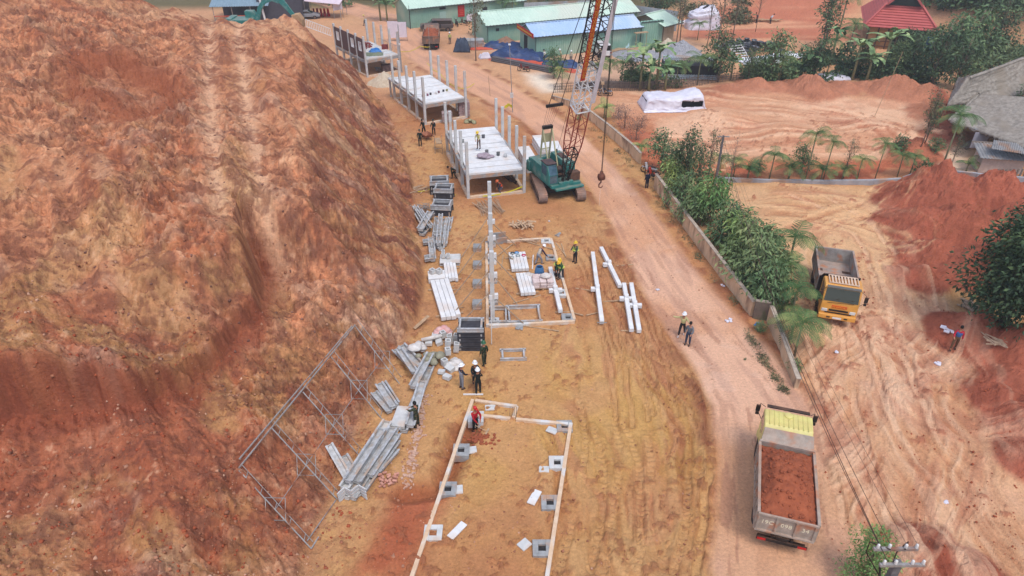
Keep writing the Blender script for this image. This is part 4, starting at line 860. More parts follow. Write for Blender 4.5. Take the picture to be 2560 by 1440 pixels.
    for nm, s0, s1, m, th in secs:
        b = MB(); k = max(2, round((s1 - s0) / .85)); st = (s1 - s0) / k
        for i in range(k):
            a, c_ = s0 + i * st, s0 + (i + 1) * st
            cr = lambda s_: [P(s_, sx * hw(s_), sy * hd(s_)) for sx, sy in ((-1, -1), (1, -1), (1, 1), (-1, 1))]
            A, B = cr(a), cr(c_)
            for j in range(4):
                b.bar(A[j], B[j], th); j2 = (j + 1) % 4
                b.bar(A[j], B[j2], th * .55) if i % 2 else b.bar(A[j2], B[j], th * .55)
                b.bar((A[j] + B[j]) / 2, (A[j2] + B[j2]) / 2, th * .45) if nm != 'boom_red_section' else None
            if i == 0 or i == k - 1:
                E_ = A if i == 0 else B
                for j in range(4): b.bar(E_[j], E_[(j + 1) % 4], th * .9)
                b.bar(E_[0], E_[2], th * .5)
        b.build(nm, m, bo)
    b = MB()
    b.add([P(9.3, hw(9) + .09, -.62), P(L - 3, hw(17) + .09, -.62), P(L - 3, hw(17) + .09, -.02), P(9.3, hw(9) + .09, .0), P(9.3, hw(9) + .07, -.62), P(L - 3, hw(17) + .07, -.62), P(L - 3, hw(17) + .07, -.02), P(9.3, hw(9) + .07, .0)],
          [(0, 1, 2, 3), (7, 6, 5, 4), (0, 3, 7, 4), (1, 5, 6, 2), (3, 2, 6, 7), (0, 4, 5, 1)])
    for s_ in (0,):
        pass
    # banner cloths hung along two chords, facing the camera side
    def strip(a0, a1, s0, s1, c_, name, m):
        q = MB(); q.add([P(s0, a0, c_), P(s0, a1, c_), P(s1, a1, c_), P(s1, a0, c_), P(s0, a0, c_ - .02), P(s0, a1, c_ - .02), P(s1, a1, c_ - .02), P(s1, a0, c_ - .02)], [(0, 1, 2, 3), (7, 6, 5, 4), (0, 3, 7, 4), (1, 5, 6, 2), (3, 2, 6, 7), (0, 4, 5, 1)])
        return q.build(name, m, bo)
    sgn = 1 if nr.y * 1 > 0 else -1
    cc = sgn * .66
    bn = strip(.50, .88, 10.4, L - 1.5, cc, 'banner', mat('banner_red', (190, 56, 42), (160, 44, 36), rough=.7))
    q = MB(); rr = random.Random(9); s_ = 10.6
    while s_ < L - 2:
        for o in (.54, .64, .74):
            w = rr.uniform(.03, .10); q.bar(P(s_, o, cc + sgn * .012), P(s_ + rr.uniform(.10, .22), o + w, cc + sgn * .012), .026, .008, up=nr)
        s_ += .2
    q.build('banner_lettering', mat('banner_yellow', (240, 190, 60), (228, 170, 50), rough=.7), bn)
    strip(-.76, -.42, 8.2, L - .5, cc, 'white_strip', mat('strip_white', (226, 220, 224), (204, 196, 200), rough=.7))
    # rigging
    gt = Vector((0, gy, gz + .2)); bail = gt.lerp(tip, .13)
    b = MB(); b.bar(bail + Vector((-.75, 0, 0)), bail + Vector((.75, 0, 0)), .2, .24); b.build('bail_block', M_BLACK, bo)
    b = MB()
    for x in (-.55, .55): b.cyl(bail + Vector((x, 0, 0)), tip + Vector((x * .3, 0, 0)), .028, n=5)
    for x in (-.35, -.2, -.05, .1, .25, .4): b.cyl(gt + Vector((x, 0, 0)), bail + Vector((x * 1.5, 0, 0)), .010, n=4)
    b.cyl((0, -.8, 1.9), P(L - .3, 0, hd(L) * -sgn), .014, n=4); b.build('pendant_rope', M_BLACK, bo)
    hk = inv @ Vector((hx, hy, 4.5)); b = MB(); tp = tip + ax * .2
    b.cyl(Vector((hk.x - .05, hk.y, tip.z)), (hk.x - .03, hk.y, hk.z + 1.0), .020, n=5); b.cyl((hk.x + .05, hk.y, tip.z), (hk.x + .03, hk.y, hk.z + 1.0), .020, n=5); b.build('hoist_rope', M_BLACK, bo)
    b = MB(); b.box((hk.x, hk.y, hk.z + .72), (.30, .24, .55), t=(.5, .7)); b.cyl((hk.x - .18, hk.y, hk.z + .55), (hk.x + .18, hk.y, hk.z + .55), .26, n=14); b.cyl((hk.x, hk.y, hk.z + .3), (hk.x, hk.y, hk.z + .1), .05)
    b.tube([(hk.x, hk.y, hk.z + .15), (hk.x + .16, hk.y, hk.z - .02), (hk.x + .14, hk.y, hk.z - .22), (hk.x - .04, hk.y, hk.z - .3), (hk.x - .18, hk.y, hk.z - .16)], .055, 8, .03); b.build('hook', mat('hook_rust', (120, 70, 52), (80, 46, 36), rough=.7), bo, True)
    b = MB(); b.cyl((hk.x, hk.y, hk.z - .3), (hk.x, hk.y, hk.z - 1.7), .006, n=4); b.build('tag_line', M_WHITE, bo)
crane()
# ------------------------------------------------------------------ excavator behind the plateau: its teal boom, stick and bucket reach over the crest
def excavator():
    x, y = G(690, 56); t = thing('excavator', 'teal excavator behind the cut hill with dusty bucket raised over the crest', 'excavator', (-34.0, 92.0, 4.4), R(-90))
    MT = MATS['teal_paint']; z0 = 0
    for sx in (-1, 1):
        b = MB(); b.prism([(-1.7, .05), (-2.05, .45), (-1.7, .85), (1.7, .85), (2.05, .45), (1.7, .05)], sx * 1.1 - .28, sx * 1.1 + .28); b.build('track', MATS['track_steel'], t)
    b = MB(); b.box((0, 0, .8), (1.8, 1.6, .5)); b.build('undercarriage', M_BLACK, t)
    b = MB(); b.box((0, -.6, 1.55), (2.5, 3.2, .9)); b.box((0, -1.9, 1.6), (2.6, .8, 1.1)); b.build('house', MT, t, bevel=.06)
    b = MB(); b.prism([(-.2, 1.2), (-.2, 2.8), (.9, 2.8), (1.2, 2.1), (1.2, 1.2)], -1.2, -.3); c = b.build('cab', MT, t, bevel=.05)
    b = MB(); b.box((-.75, 1.19, 1.9), (.7, .04, .9)); b.build('window', M_GLASS, c)
    b = MB(); pts = [(1.3, 1.6), (2.0, 3.3), (3.0, 4.4), (4.4, 4.6), (5.2, 4.2), (5.1, 3.8), (4.2, 4.1), (3.2, 3.8), (2.5, 3.0), (1.9, 1.5)]; b.prism([(p[0] * .9, p[1]) for p in pts], .0, .4); b.build('boom', MT, t, bevel=.04)
    b = MB(); b.prism([(4.2, 4.4), (4.6, 4.8), (5.3, 4.2), (6.5, 2.3), (6.1, 2.2), (5.0, 3.5)], .04, .36); b.build('stick', MT, t, bevel=.03)
    b = MB(); b.prism([(6.05, 2.5), (6.9, 2.6), (7.35, 1.9), (7.3, 1.0), (6.9, .55), (6.6, .6), (6.75, 1.3), (6.2, 1.6)], -.45, .85); bk = b.build('bucket', mat('dusty_bucket', (196, 160, 120), (160, 118, 84), rough=.8, sc=2), t, bevel=.04)
    b = MB()
    for i in range(5): b.prism([(6.55, .62), (6.95, .6), (6.78, .15)], -.42 + i * .28, -.30 + i * .28)
    b.build('teeth', M_STEEL, bk)
excavator()
# ------------------------------------------------------------------ precast house frames on the terrace
def frame_house(label, FL, BL, width, ncol, deck=True, infill=False, annex=False, hcol=5.05, hd=2.32, white=True):
    """origin at the front left column; +Y runs back along the left row"""
    L = math.hypot(BL[0] - FL[0], BL[1] - FL[1]); st = L / (ncol - 1)
    t = thing('frame_house', label, 'house frame', (FL[0], FL[1], 0.0), heading(FL, BL)); mc = M_CONCW if white else M_CONC; 
    for x in (0, width):
        for i in range(ncol):
            b = MB(); b.box((x, i * st, hcol / 2 - .15), (.24, .24, hcol + .3)); sx = 1 if x == 0 else -1
            b.add([(x + sx * .12, i * st - .10, hd - .62), (x + sx * .12, i * st + .10, hd - .62), (x + sx * .12, i * st + .10, hd - .28), (x + sx * .12, i * st - .10, hd - .28), (x + sx * .42, i * st + .10, hd - .28), (x + sx * .42, i * st - .10, hd - .28), (x + sx * .42, i * st + .10, hd - .40), (x + sx * .42, i * st - .10, hd - .40)],
                  [(0, 1, 2, 3), (3, 2, 4, 5), (5, 4, 6, 7), (7, 6, 1, 0), (0, 3, 5, 7), (1, 6, 4, 2)])
            b.build('column', M_CONC, t, bevel=.012)
        for i in range(ncol - 1):
            b = MB(); b.box((x, (i + .5) * st, hd - .36), (.22, st - .26, .30)); b.build('edge_beam', M_CONCG, t, bevel=.01)
            b = MB(); b.box((x, (i + .5) * st, .06), (.28, st - .24, .34)); b.build('ground_beam', M_SILL, t, bevel=.01)
    for i in range(ncol):
        b = MB(); b.box((width / 2, i * st, hd - .34), (width - .28, .24, .34)); b.build('cross_beam', M_CONCG, t, bevel=.01)
    for y in (0, L):
        b = MB(); b.box((width / 2, y, .06), (width - .26, .28, .34)); b.build('ground_beam', M_SILL, t, bevel=.01)
    if deck:
        n = int(round(L / 1.02)); w = (L + .20) / n
        for i in range(n):
            if infill and i > n - 2: continue
            b = MB(); y = -.10 + (i + .5) * w; dz = random.uniform(-.015, .035)
            b.box((width / 2 + random.uniform(-.03, .03), y, hd - .10 + dz), (width - .30, w - .08, .16)); b.build('floor_plank', mc, t, bevel=.012)
    if annex:
        for x in (0, width * .42):
            b = MB(); b.box((x, L + 1.3, 1.15), (.2, .2, 2.3)); b.build('column', M_CONC, t, bevel=.01)
        b = MB(); b.box((width * .21, L + .72, 2.16), (width * .5, 1.3, .14)); b.build('floor_plank', M_CONC, t, bevel=.01)
    if infill:
        mbk = mat('brown_render', (112, 84, 78), (92, 68, 62), rough=.9, sc=3, bump=.3)
        for i in range(ncol - 1):
            y0, y1 = i * st + .12, (i + 1) * st - .12; z0, z1 = hd - .04, hcol - .35; b = MB(); x = 0
            if i in (0, 1, 3):
                a, c = y0 + .60, y0 + 1.45; za, zc = z0 + .85, z1 - .5
                b.box((x, (y0 + a) / 2, (z0 + z1) / 2), (.10, a - y0, z1 - z0)); b.box((x, (c + y1) / 2, (z0 + z1) / 2), (.10, y1 - c, z1 - z0)); b.box((x, (a + c) / 2, (z0 + za) / 2), (.10, c - a, za - z0)); b.box((x, (a + c) / 2, (zc + z1) / 2), (.10, c - a, z1 - zc))
                wl = b.build('infill_wall', mbk, t); f = MB(); f.bar((x, a, za), (x, a, zc), .14, .07); f.bar((x, c, za), (x, c, zc), .14, .07); f.bar((x, a, za), (x, c, za), .14, .07); f.bar((x, a, zc), (x, c, zc), .14, .07); f.bar((x, (a + c) / 2, za), (x, (a + c) / 2, zc), .1, .04); f.build('window_frame', M_WHITE, wl)
            else:
                b.box((x, (y0 + y1) / 2, (z0 + z1) / 2), (.10, y1 - y0, z1 - z0)); b.build('infill_wall', mbk, t)
        b = MB()
        for i in range(12): b.bar((width, L * .08 + i * .45, hd), (width, L * .08 + i * .45, hd + .9), .03)
        b.bar((width, .3, hd + .9), (width, L * .6, hd + .9), .04); b.build('railing', M_STEEL, t)
    return t, st, L
d2 = frame_house('nearest decked frame house, white planks on grey columns, beside the crane', G(1171, 497), G(1119, 385), 4.85, 5)
d1 = frame_house('middle decked frame house of white planks with a back annex', G(1064, 312), G(987.5, 250), 4.75, 5, annex=True)
d0 = frame_house('farthest frame house with brown walls along its left side', G(919, 194), G(846, 155), 4.7, 5, infill=True, white=False)
def on(t, x, y, z):
    m = Matrix.Translation(t.location) @ Matrix.Rotation(t.rotation_euler.z, 4, 'Z'); v = m @ Vector((x, y, z)); return (v.x, v.y, v.z)
# things lying on the decks
def rags(name, label, cat, loc, r, h, m, seed, n=9, rz=0):
    b = MB(); rr = random.Random(seed)
    for _ in range(n):
        a = rr.random() * 6.28; d = rr.random() * r; s_ = rr.uniform(.18, .34)
        b.lathe([(0, 0), (s_, .0), (s_ * 1.1, s_ * .3), (s_ * .7, s_ * .7), (0, s_ * .8)], (math.cos(a) * d, math.sin(a) * d * .7, rr.random() * h), 7, rr.uniform(.7, 1.3), rr.uniform(.6, 1.1))
    o = b.build(name, m, None, True, loc=loc, rz=rz); return tag(o, label, cat)
rags('sack_heap', 'small heap of mauve cement sacks on the nearest white deck', 'sack heap', on(d2[0], 2.2, 2.9, 2.33), .55, .2, mat('sack_mauve', (176, 160, 168), (140, 122, 130), rough=.9), 3, 10)
for i, (x, y, c) in enumerate(((2.5, 3.9, (110, 108, 108)), (3.35, 3.15, (96, 98, 98)), (3.85, 2.6, (196, 196, 196)), (.9, 6.9, (120, 124, 120)), (3.0, 7.6, (90, 90, 96)))):
    b = MB(); b.lathe([(0, 0), (.13, 0), (.16, .28), (.15, .28), (.12, .03), (0, .03)], n=12); b.cyl((-.15, 0, .28), (.15, 0, .34), .01, n=4)
    o = b.build('bucket', mat('bucket_%d' % c[0], c, rough=.6), None, True, loc=on(d2[0], x, y, 2.31))
    tag(o, ['dark bucket touching the mauve sack heap on the nearest deck', 'dark bucket alone right of the mauve sacks on the nearest deck', 'pale bucket nearest the right columns on the nearest deck', 'grey bucket near the back left of the nearest deck', 'dark bucket at the back edge of the nearest deck'][i], 'bucket', 'buckets on the nearest deck')
for i in range(7):
    b = MB(); b.lathe([(0, 0), (.10, 0), (.12, .2), (0, .2)], n=10); c = [(70, 70, 76), (150, 90, 110), (76, 66, 70), (220, 210, 206), (120, 70, 80), (60, 60, 66), (150, 140, 80)][i]
    o = b.build('paint_pot', mat('pot_%d_%d' % c[:2], c, rough=.6), None, True, loc=on(d1[0], .7 + i * .52 + (i % 2) * .1, 2.1 + .12 * i + (i % 3) * .06, 2.31)); tag(o, 'small pot in the line of pots across the middle deck', 'pot', 'line of small pots across the middle deck')
b = MB(); rr = random.Random(5)
for _ in range(170):
    a = rr.random() * 6.28; d = rr.random() ** .6 * 1.5; b.box((math.cos(a) * d * .8, math.sin(a) * d * 1.25, max(.05, .75 * (1 - d / 1.5)) * rr.random() + .05), (.24, .12, .09), rz=rr.random() * 3, rx=rr.uniform(-.5, .5))
tag(b.build('brick_heap', mat('red_brick', (150, 66, 60), (110, 50, 48), rough=.9), None, loc=on(d0[0], 2.6, 6.2, 2.28)), 'heap of dark red bricks on the far frame house deck', 'brick heap', None, 'stuff')
b = MB()
for k in range(3):
    for j in range(4): b.box((k * .26, j * .13, .3), (.24, .11, .6))
tag(b.build('brick_stack', MATS['red_brick'], None, loc=on(d0[0], 4.0, 3.2, 2.28)), 'squared stack of red bricks on the far deck near the railing', 'brick stack')
def sheet_cloth(name, label, cat, cx, cy, sx, sy, h, m, rz, seed, z=None, fold=1.0, group=None, n=26):
    """a crumpled sheet thrown over something"""
    b = MB(); rr = random.Random(seed); o = [rr.random() * 40 for _ in range(4)]
    gu = np.linspace(0, 1, n + 1); U, V = np.meshgrid(gu, gu)
    hh = fbm(U * sx + o[0], V * sy + o[1], .9, 4, seed, .6); h2 = fbm(U * sx + o[2], V * sy, .35, 3, seed + 1)
    ed = np.minimum(1, 6 * np.minimum(np.minimum(U, 1 - U), np.minimum(V, 1 - V)))
    Z = h * ed * (.35 + 1.1 * hh) + .12 * fold * (h2 - .4); Z = np.maximum(Z, .01)
    wob = (fbm(U * 5 + o[3], V * 5, 1.0, 3, seed + 2) - .5) * .25
    b.grid(lambda u, v: ((u - .5) * sx + float(wob[int(round(v * n)), int(round(u * n))]) * sx * .4, (v - .5) * sy + float(wob[int(round(u * n)), int(round(v * n))]) * sy * .4, float(Z[int(round(v * n)), int(round(u * n))])), n, n)
    q = b.build(name, m, None, True, loc=(cx, cy, zat(cx, cy) if z is None else z), rz=rz, solid=.01); return tag(q, label, cat, group)
M_TBLUE = mat('tarp_blue', (40, 118, 190), (30, 90, 150), rough=.45, spec=.4)
_p = on(d0[0], 2.6, 2.5, 2.28); sheet_cloth('tarpaulin', 'crumpled light blue sheet on the far frame house deck', 'tarpaulin', _p[0], _p[1], 1.6, 1.1, .4, M_TBLUE, .3, 12, _p[2])
_p = on(d0[0], 1.8, 1.6, 2.28); sheet_cloth('netting', 'grey green net spread on the far frame house deck', 'net', _p[0], _p[1], 2.6, 1.8, .18, mat('net_green', (130, 134, 112), (96, 104, 84), rough=.9), .2, 13, _p[2])
# ------------------------------------------------------------------ foundations
def foundation(label, Ls, Rs, ring, wells=True, extra=None):
    t = thing('foundation', label, 'foundation', (Ls[0][0], Ls[0][1], 0))
    o = Vector((Ls[0][0], Ls[0][1], 0))
    for a, c in ring:
        b = MB(); b.bar(Vector((*a, .05)) - o, Vector((*c, .05)) - o, .18, .24); b.build('ring_beam', M_SILL, t, bevel=.015)
    for i, (x, y) in enumerate(Ls + Rs):
        v = Vector((x, y, 0)) - o; w = .40; b = MB(); H = .15
        for dx, dy, sx, sy in ((-.28, 0, .24, .80), (.28, 0, .24, .80), (0, -.28, .32, .24), (0, .28, .32, .24)): b.box((v.x + dx, v.y + dy, H / 2 - .15), (sx, sy, H + .3))
        s_ = b.build('socket', M_CONCG if i % 3 else M_CONC, t, bevel=.012)
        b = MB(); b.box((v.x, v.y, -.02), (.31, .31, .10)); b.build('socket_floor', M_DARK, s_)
    return t
F1L = [G(1083, 1336), G(1120, 1226), G(1153, 1129), G(1190, 1046)]; F1R = [G(1355, 1374), G(1375, 1260), G(1393, 1160), G(1411, 1069)]
e0, e1, e2 = G(1206, 1010), G(1292, 1020), G(1284, 1048)
def off(p, dx, dy=0): return (p[0] + dx, p[1] + dy)
F1 = foundation('near empty foundation of tan beams with square sockets in the foreground', F1L, F1R,
    [(G(1027, 1455), G(1182, 1003)), (G(1366, 1455), G(1427, 1062)), (G(1290, 1052), G(1420, 1064)), (G(1188, 1005), e1), (e1, e2), (G(1176, 1040), G(1276, 1050))])
for i, (x, y) in enumerate((G(1276, 1038), G(1282, 1040), G(1288, 1042))):
    pass
b = MB()
for dx in (-.16, -.05, .06, .17): b.cyl((dx, 0, 0), (dx + .02, .03, .75), .012, n=5)
tag(b.build('rebar_starters', mat('rebar', (90, 80, 80), (70, 60, 60), rough=.7), None, loc=W(1282, 1046)), 'dark reinforcing bars standing up from the corner of the near foundation', 'rebar')
F2L = [(-1.20 - .245 * i * .41 * 1.0, 34.5 + i * 2.45) for i in range(5)]; F2R = [G(1420, 797), G(1404, 735), G(1391, 690), G(1378, 647), G(1366, 605)]
F2 = foundation('middle foundation of tan beams around the working crew and barrel', [off(p, .0) for p in F2L], F2R,
    [(off(F2L[0], -.32, -.3), off(F2L[4], -.3, .2)), (off(F2L[0], -.2, -.42), off(F2R[0], .38, -.40)), (off(F2R[0], .38, -.2), off(F2R[4], .36, .35)), (off(F2L[4], .2, .32), off(F2R[4], .3, .42))])
for i, (px, py) in enumerate(((1168, 560), )): pass
for i in range(4):
    x, y = F2L[i + 1]; b = MB(); b.box((0, 0, .1), (.6, .62, .5)); b.box((.0, -.34, -.05), (.5, .08, .2))
    tag(b.build('footing_block', M_CONCG, None, bevel=.02, loc=(x - .95, y - .6, 0)), 'square concrete footing block outside the left beam, %s of four counting from the camera' % ('first', 'second', 'third', 'fourth')[i], 'footing', 'footing blocks left of the middle foundation')
# standing row of columns with props
cg = 'standing columns in the propped row'
MP = mat('prop_timber', (176, 150, 124), (130, 108, 90), rough=.8)
for i, (x, y) in enumerate(F2L):
    t = thing('standing_column', ['nearest column of the propped standing row, full height in view', 'second nearest column of the propped standing row', 'middle column of the propped standing row', 'fourth nearest column of the propped standing row', 'farthest column of the propped standing row'][i], 'column', (x, y, 0), .1, cg)
    b = MB(); b.box((0, 0, 2.5), (.26, .26, 5.3)); b.build('shaft', M_CONC, t, bevel=.012)
    b = MB(); b.box((.24, 0, 2.0), (.24, .22, .34), t=(1, 1)); b.box((-.10, -.10, 2.0), (.20, .12, .34)); b.build('corbel', M_CONCW, t, bevel=.01)
    b = MB(); b.box((0, 0, .05), (.5, .5, .2)); b.build('grout_base', M_CONCG, t, bevel=.02)
prop_n = 0
for i, (x, y) in enumerate(F2L):
    for (dx, dy, hz) in ((-2.9 + .2 * i, -1.9, 2.3), (1.9, -1.2 + .3 * i, 1.9)):
        if i == 0 and dx > 0: dx, dy = 2.1, -.3
        gx, gy = x + dx, y + dy; z0 = zat(gx, gy); b = MB(); b.cyl((dx, dy, z0), (.0 + (.15 if dx > 0 else -.15), 0, hz), .035, n=6); b.box((dx, dy, z0 + .02), (.14, .14, .05))
        side = 'left' if dx < 0 else 'right'; od = ('nearest', 'second', 'middle', 'fourth', 'farthest')[i]
        tag(b.build('bracing_pole', MP, None, loc=(x, y, 0)), 'slanting bracing pole on the %s side of the %s standing column' % (side, od), 'prop', 'slanting props of the standing column row')
x, y = F2L[0]; b = MB(); b.cyl((0, 0, 0), (.02, .0, 3.4), .028, n=6); q = G(1229, 860); tag(b.build('measuring_pole', M_WHITE, None, loc=(q[0], q[1], 0)), 'thin pale pole standing in front of the nearest standing column', 'pole')
# ------------------------------------------------------------------ lying columns with corbels, beams, battens
def bar_thing(name, label, cat, a, c, w, h, m, za=None, group=None, z=0.0, bevel=.012, parts=None):
    A, B = G(*a), G(*c); L = math.dist(A, B); t = MB(); t.box((0, L / 2, h / 2), (w, L, h))
    zz = max(zat(*A), zat(*B), zat((A[0] + B[0]) / 2, (A[1] + B[1]) / 2)) + z
    o = t.build(name, m, None, bevel=bevel, loc=(A[0], A[1], zz), rz=heading(A, B)); return tag(o, label, cat, group)
def lying_column(label, a, c, f, arms, plate=False):
    A, B = G(*a), G(*c); L = math.dist(A, B); zz = max(zat(*A), zat(*B)) + .10
    t = thing('lying_column', label, 'concrete column', (A[0], A[1], zz), heading(A, B), 'white columns lying on the pad')
    b = MB(); b.box((0, L / 2, .13), (.27, L, .27)); b.build('shaft', M_CONCW, t, bevel=.015)
    y = L * f
    for d in arms:
        if d == 'u': b = MB(); b.box((0, y, .36), (.25, .30, .22), t=(1, .7))
        else: b = MB(); s_ = -1 if d == 'l' else 1; b.box((s_ * .29, y, .13), (.30, .26, .25))
        b.build('corbel', M_CONCW, t, bevel=.012)
    if plate: b = MB(); b.box((0, -.02, .13), (.6, .03, .05)); b.build('end_plate', M_CONCG, t)
lying_column('white column lying over the right beam of the middle foundation', (1401, 786), (1375, 678), .46, 'lru')
lying_column('long white column lying alone, left of three others', (1504, 815), (1481, 641), .44, 'lu', True)
lying_column('white column lying farthest back beside the road, upper right one', (1549, 724), (1502, 628), .55, 'lu')
lying_column('white column lying in the right hand pair, left of the two', (1578, 833), (1559, 717), .66, 'lru')
lying_column('white column lying in the right hand pair, right of the two', (1597, 836), (1577, 717), .52, 'lru')
M_BAT = mat('batten', (196, 166, 132), (150, 118, 90), rough=.85, sc=6)
for i, (a, c, l) in enumerate([((1541, 667), (1583, 664), 'batten sticking out from under the farthest lying column, upper'), ((1543, 709), (1585, 711), 'batten under the lower end of the farthest lying column'), ((1508, 754), (1595, 748), 'long batten under the pair of lying columns, upper end'),
        ((1552, 828), (1600, 828), 'batten under the near ends of the pair of lying columns'), ((1438, 722), (1482, 728), 'short batten on bare ground left of the long lying column'), ((1388, 780), (1422, 779), 'batten under the near end of the column on the foundation'),
        ((1422, 779), (1458, 788), 'batten lying right of the foundation corner, left of two'), ((1466, 787), (1497, 780), 'batten lying right of the foundation corner, touching the long column'), ((1285, 811), (1398, 828), 'long thin batten lying across the front beam of the middle foundation'),
        ((1283, 758), (1352, 738), 'batten lying loose in front of the four beam stack'), ((1388, 609), (1415, 643), 'loose batten right of the foundation, left of a crossed pair'), ((1403, 612), (1414, 645), 'loose batten right of the foundation, right of a crossed pair'),
        ((1305, 604), (1392, 628), 'long dark pole held above the bending worker'), ((1253, 677), (1258, 640), 'upright looking batten left of the five beam stack'), ((1331, 675), (1333, 640), 'white batten beside the bending worker'), ((1233, 650), (1282, 612), 'crossed brace lying at the back of the middle foundation'),
        ((1128, 727), (1152, 725), 'batten under the four long beams by the cliff, far end'), ((1143, 770), (1158, 768), 'batten under the four long beams by the cliff, near end'), ((1158, 988), (1208, 988), 'thin white stick on the ground in front of the two people in black')]):
    bar_thing('batten', l, 'batten', a, c, .07, .06, M_BAT if 'white' not in l else M_WHITE, group='loose battens on the pad', z=.01, bevel=0)
def beam_stack(label, far_l, far_r, near_l, n, h=.26, m=None, layers=1, jag=.0):
    A, B, C_ = G(*near_l), G(*far_l), G(*far_r); L = math.dist(A, B); Wd = math.dist(B, C_); rz = heading(A, B); w = Wd / n
    z0 = max(zat(*A), zat(*B)) + .10
    t = thing('beam_stack', label, 'beam stack', (A[0], A[1], z0), rz)
    for y in (L * .15, L * .85): b = MB(); b.box((Wd / 2, y, -.05), (Wd + .5, .1, .1)); b.build('batten', M_BAT, t)
    for k in range(layers):
        for i in range(n):
            j = random.uniform(-jag, jag); b = MB(); b.box((w * (i + .5), L / 2 + j, h * (k + .5)), (w * .93, L - abs(j), h * .97)); b.build('beam', m or M_CONCW, t, bevel=.012)
    return t
beam_stack('stack of five short white beams with buckets on top', (1271, 642), (1313, 640), (1279, 684), 5)
beam_stack('stack of four short white beams left of the sack pallet', (1289, 694), (1325, 694), (1302, 744), 4)
beam_stack('four long white beams lying by the cliff foot', (1076, 712), (1122, 714), (1104, 806), 4, .28, jag=.12)
beam_stack('short white beams stacked beside the slab with two hollow blocks', (1109, 668), (1139, 668), (1115, 708), 4, .3, jag=.1)
_p = G(1083, 708); b = MB(); b.box((0, 0, .2), (1.15, 1.05, .4)); sb = thing('thick_slab', 'thick white slab carrying two hollow blocks', 'slab', (*G(1092, 698), zat(*G(1092, 698)) + .02), .15); b.build('slab_body', M_CONCW, sb, bevel=.015)
def hollow_block(label, loc, rz=0, tilt=0, s_=.30, h=.34, group='hollow blocks by the cliff foot', m=None, rx=0):
    b = MB(); w = .06 * s_ / .3
    for dx, dy, sx, sy in ((-s_ / 2 + w / 2, 0, w, s_), (s_ / 2 - w / 2, 0, w, s_), (0, -s_ / 2 + w / 2, s_ - 2 * w, w), (0, s_ / 2 - w / 2, s_ - 2 * w, w)): b.box((dx, dy, h / 2), (sx, sy, h))
    b.box((0, 0, .03), (s_ - 2 * w, s_ - 2 * w, .05))
    o = b.build('hollow_block', m or M_CONC, None, bevel=.008, loc=loc, rz=rz); o.rotation_euler = (rx, tilt, rz); return tag(o, label, 'hollow block', group)
for i, (dx, l) in enumerate(((-.28, 'left of two hollow blocks on the thick white slab'), (.18, 'right of two hollow blocks on the thick white slab'))):
    hollow_block(l, (sb.location.x + dx, sb.location.y + .1, sb.location.z + .41), .8, s_=.34, h=.34)
def slab_stack(label, cx, cy, w, l, n, rz, th=.16, m=None, jag=.04):
    x, y = G(cx, cy); t = thing('slab_stack', label, 'slab stack', (x, y, zat(x, y) + .04), rz)
    for k in range(n):
        b = MB(); b.box((random.uniform(-jag, jag), random.uniform(-jag, jag), th * (k + .5) + k * .03), (w, l, th)); b.build('slab', m or M_CONCW, t, bevel=.012)
    return t
_a, _c = G(1322, 425), G(1303, 372)
slab_stack('long stack of white slabs between the deck house and the crane', 1320, 410, 1.15, 4.3, 5, heading(_a, _c) + .08)
_a, _c = G(1375, 390), G(1352, 345)
slab_stack('stack of white slabs behind the crane, left of two', 1356, 378, 1.2, 3.8, 5, heading(_a, _c) + .05)
slab_stack('stack of white slabs behind the crane gantry, right of two', 1385, 388, 1.2, 2.6, 5, .12)
_t = slab_stack('flat pile of white panels with hollow blocks by the cliff foot', 1127, 652, 1.4, 1.25, 3, .05, .08, M_CONC, .12)
for dx, dy, l in ((-.55, .35, 'hollow block on the left far corner of the white panel pile'), (-.5, -.1, 'hollow block in front on the white panel pile'), (-.15, -.15, 'hollow block in the middle of the white panel pile')):
    hollow_block(l, (_t.location.x + dx, _t.location.y + dy, _t.location.z + .34), .1, s_=.26, h=.34)
slab_stack('thin steel plates stacked askew by the leaning channels', 1003, 1052, .75, 1.5, 4, -.12, .05, M_CONC, .05)
_st = [('grey cover plate beside the far left socket', 1226, 1021, .55, .42, .1), ('tan cover plate left of the far right socket', 1380, 1078, .55, .40, -.5), ('grey cover plate beside the second far left socket', 1181, 1126, .42, .45, .15), ('grey cover plate right of the third left socket', 1147, 1226, .38, .5, .1),
       ('tan cover plate left of the third right socket', 1360, 1176, .48, .38, -.05), ('long white cover plate left of the second right socket', 1336, 1245, .38, .85, -.45), ('long white cover plate right of the nearest left socket', 1143, 1329, .34, .95, -.65), ('pale cover plate left of the nearest right socket', 1311, 1363, .50, .45, .75)]
for l, px, py, w, d, rz in _st:
    b = MB(); b.box((0, 0, .03), (w, d, .06)); x, y = G(px, py); tag(b.build('cover_plate', M_CONCW if 'white' in l else M_CONC, None, bevel=.008, loc=(x, y, zat(x, y) + .02), rz=rz), l, 'cover plate', 'cover plates beside the foundation sockets')
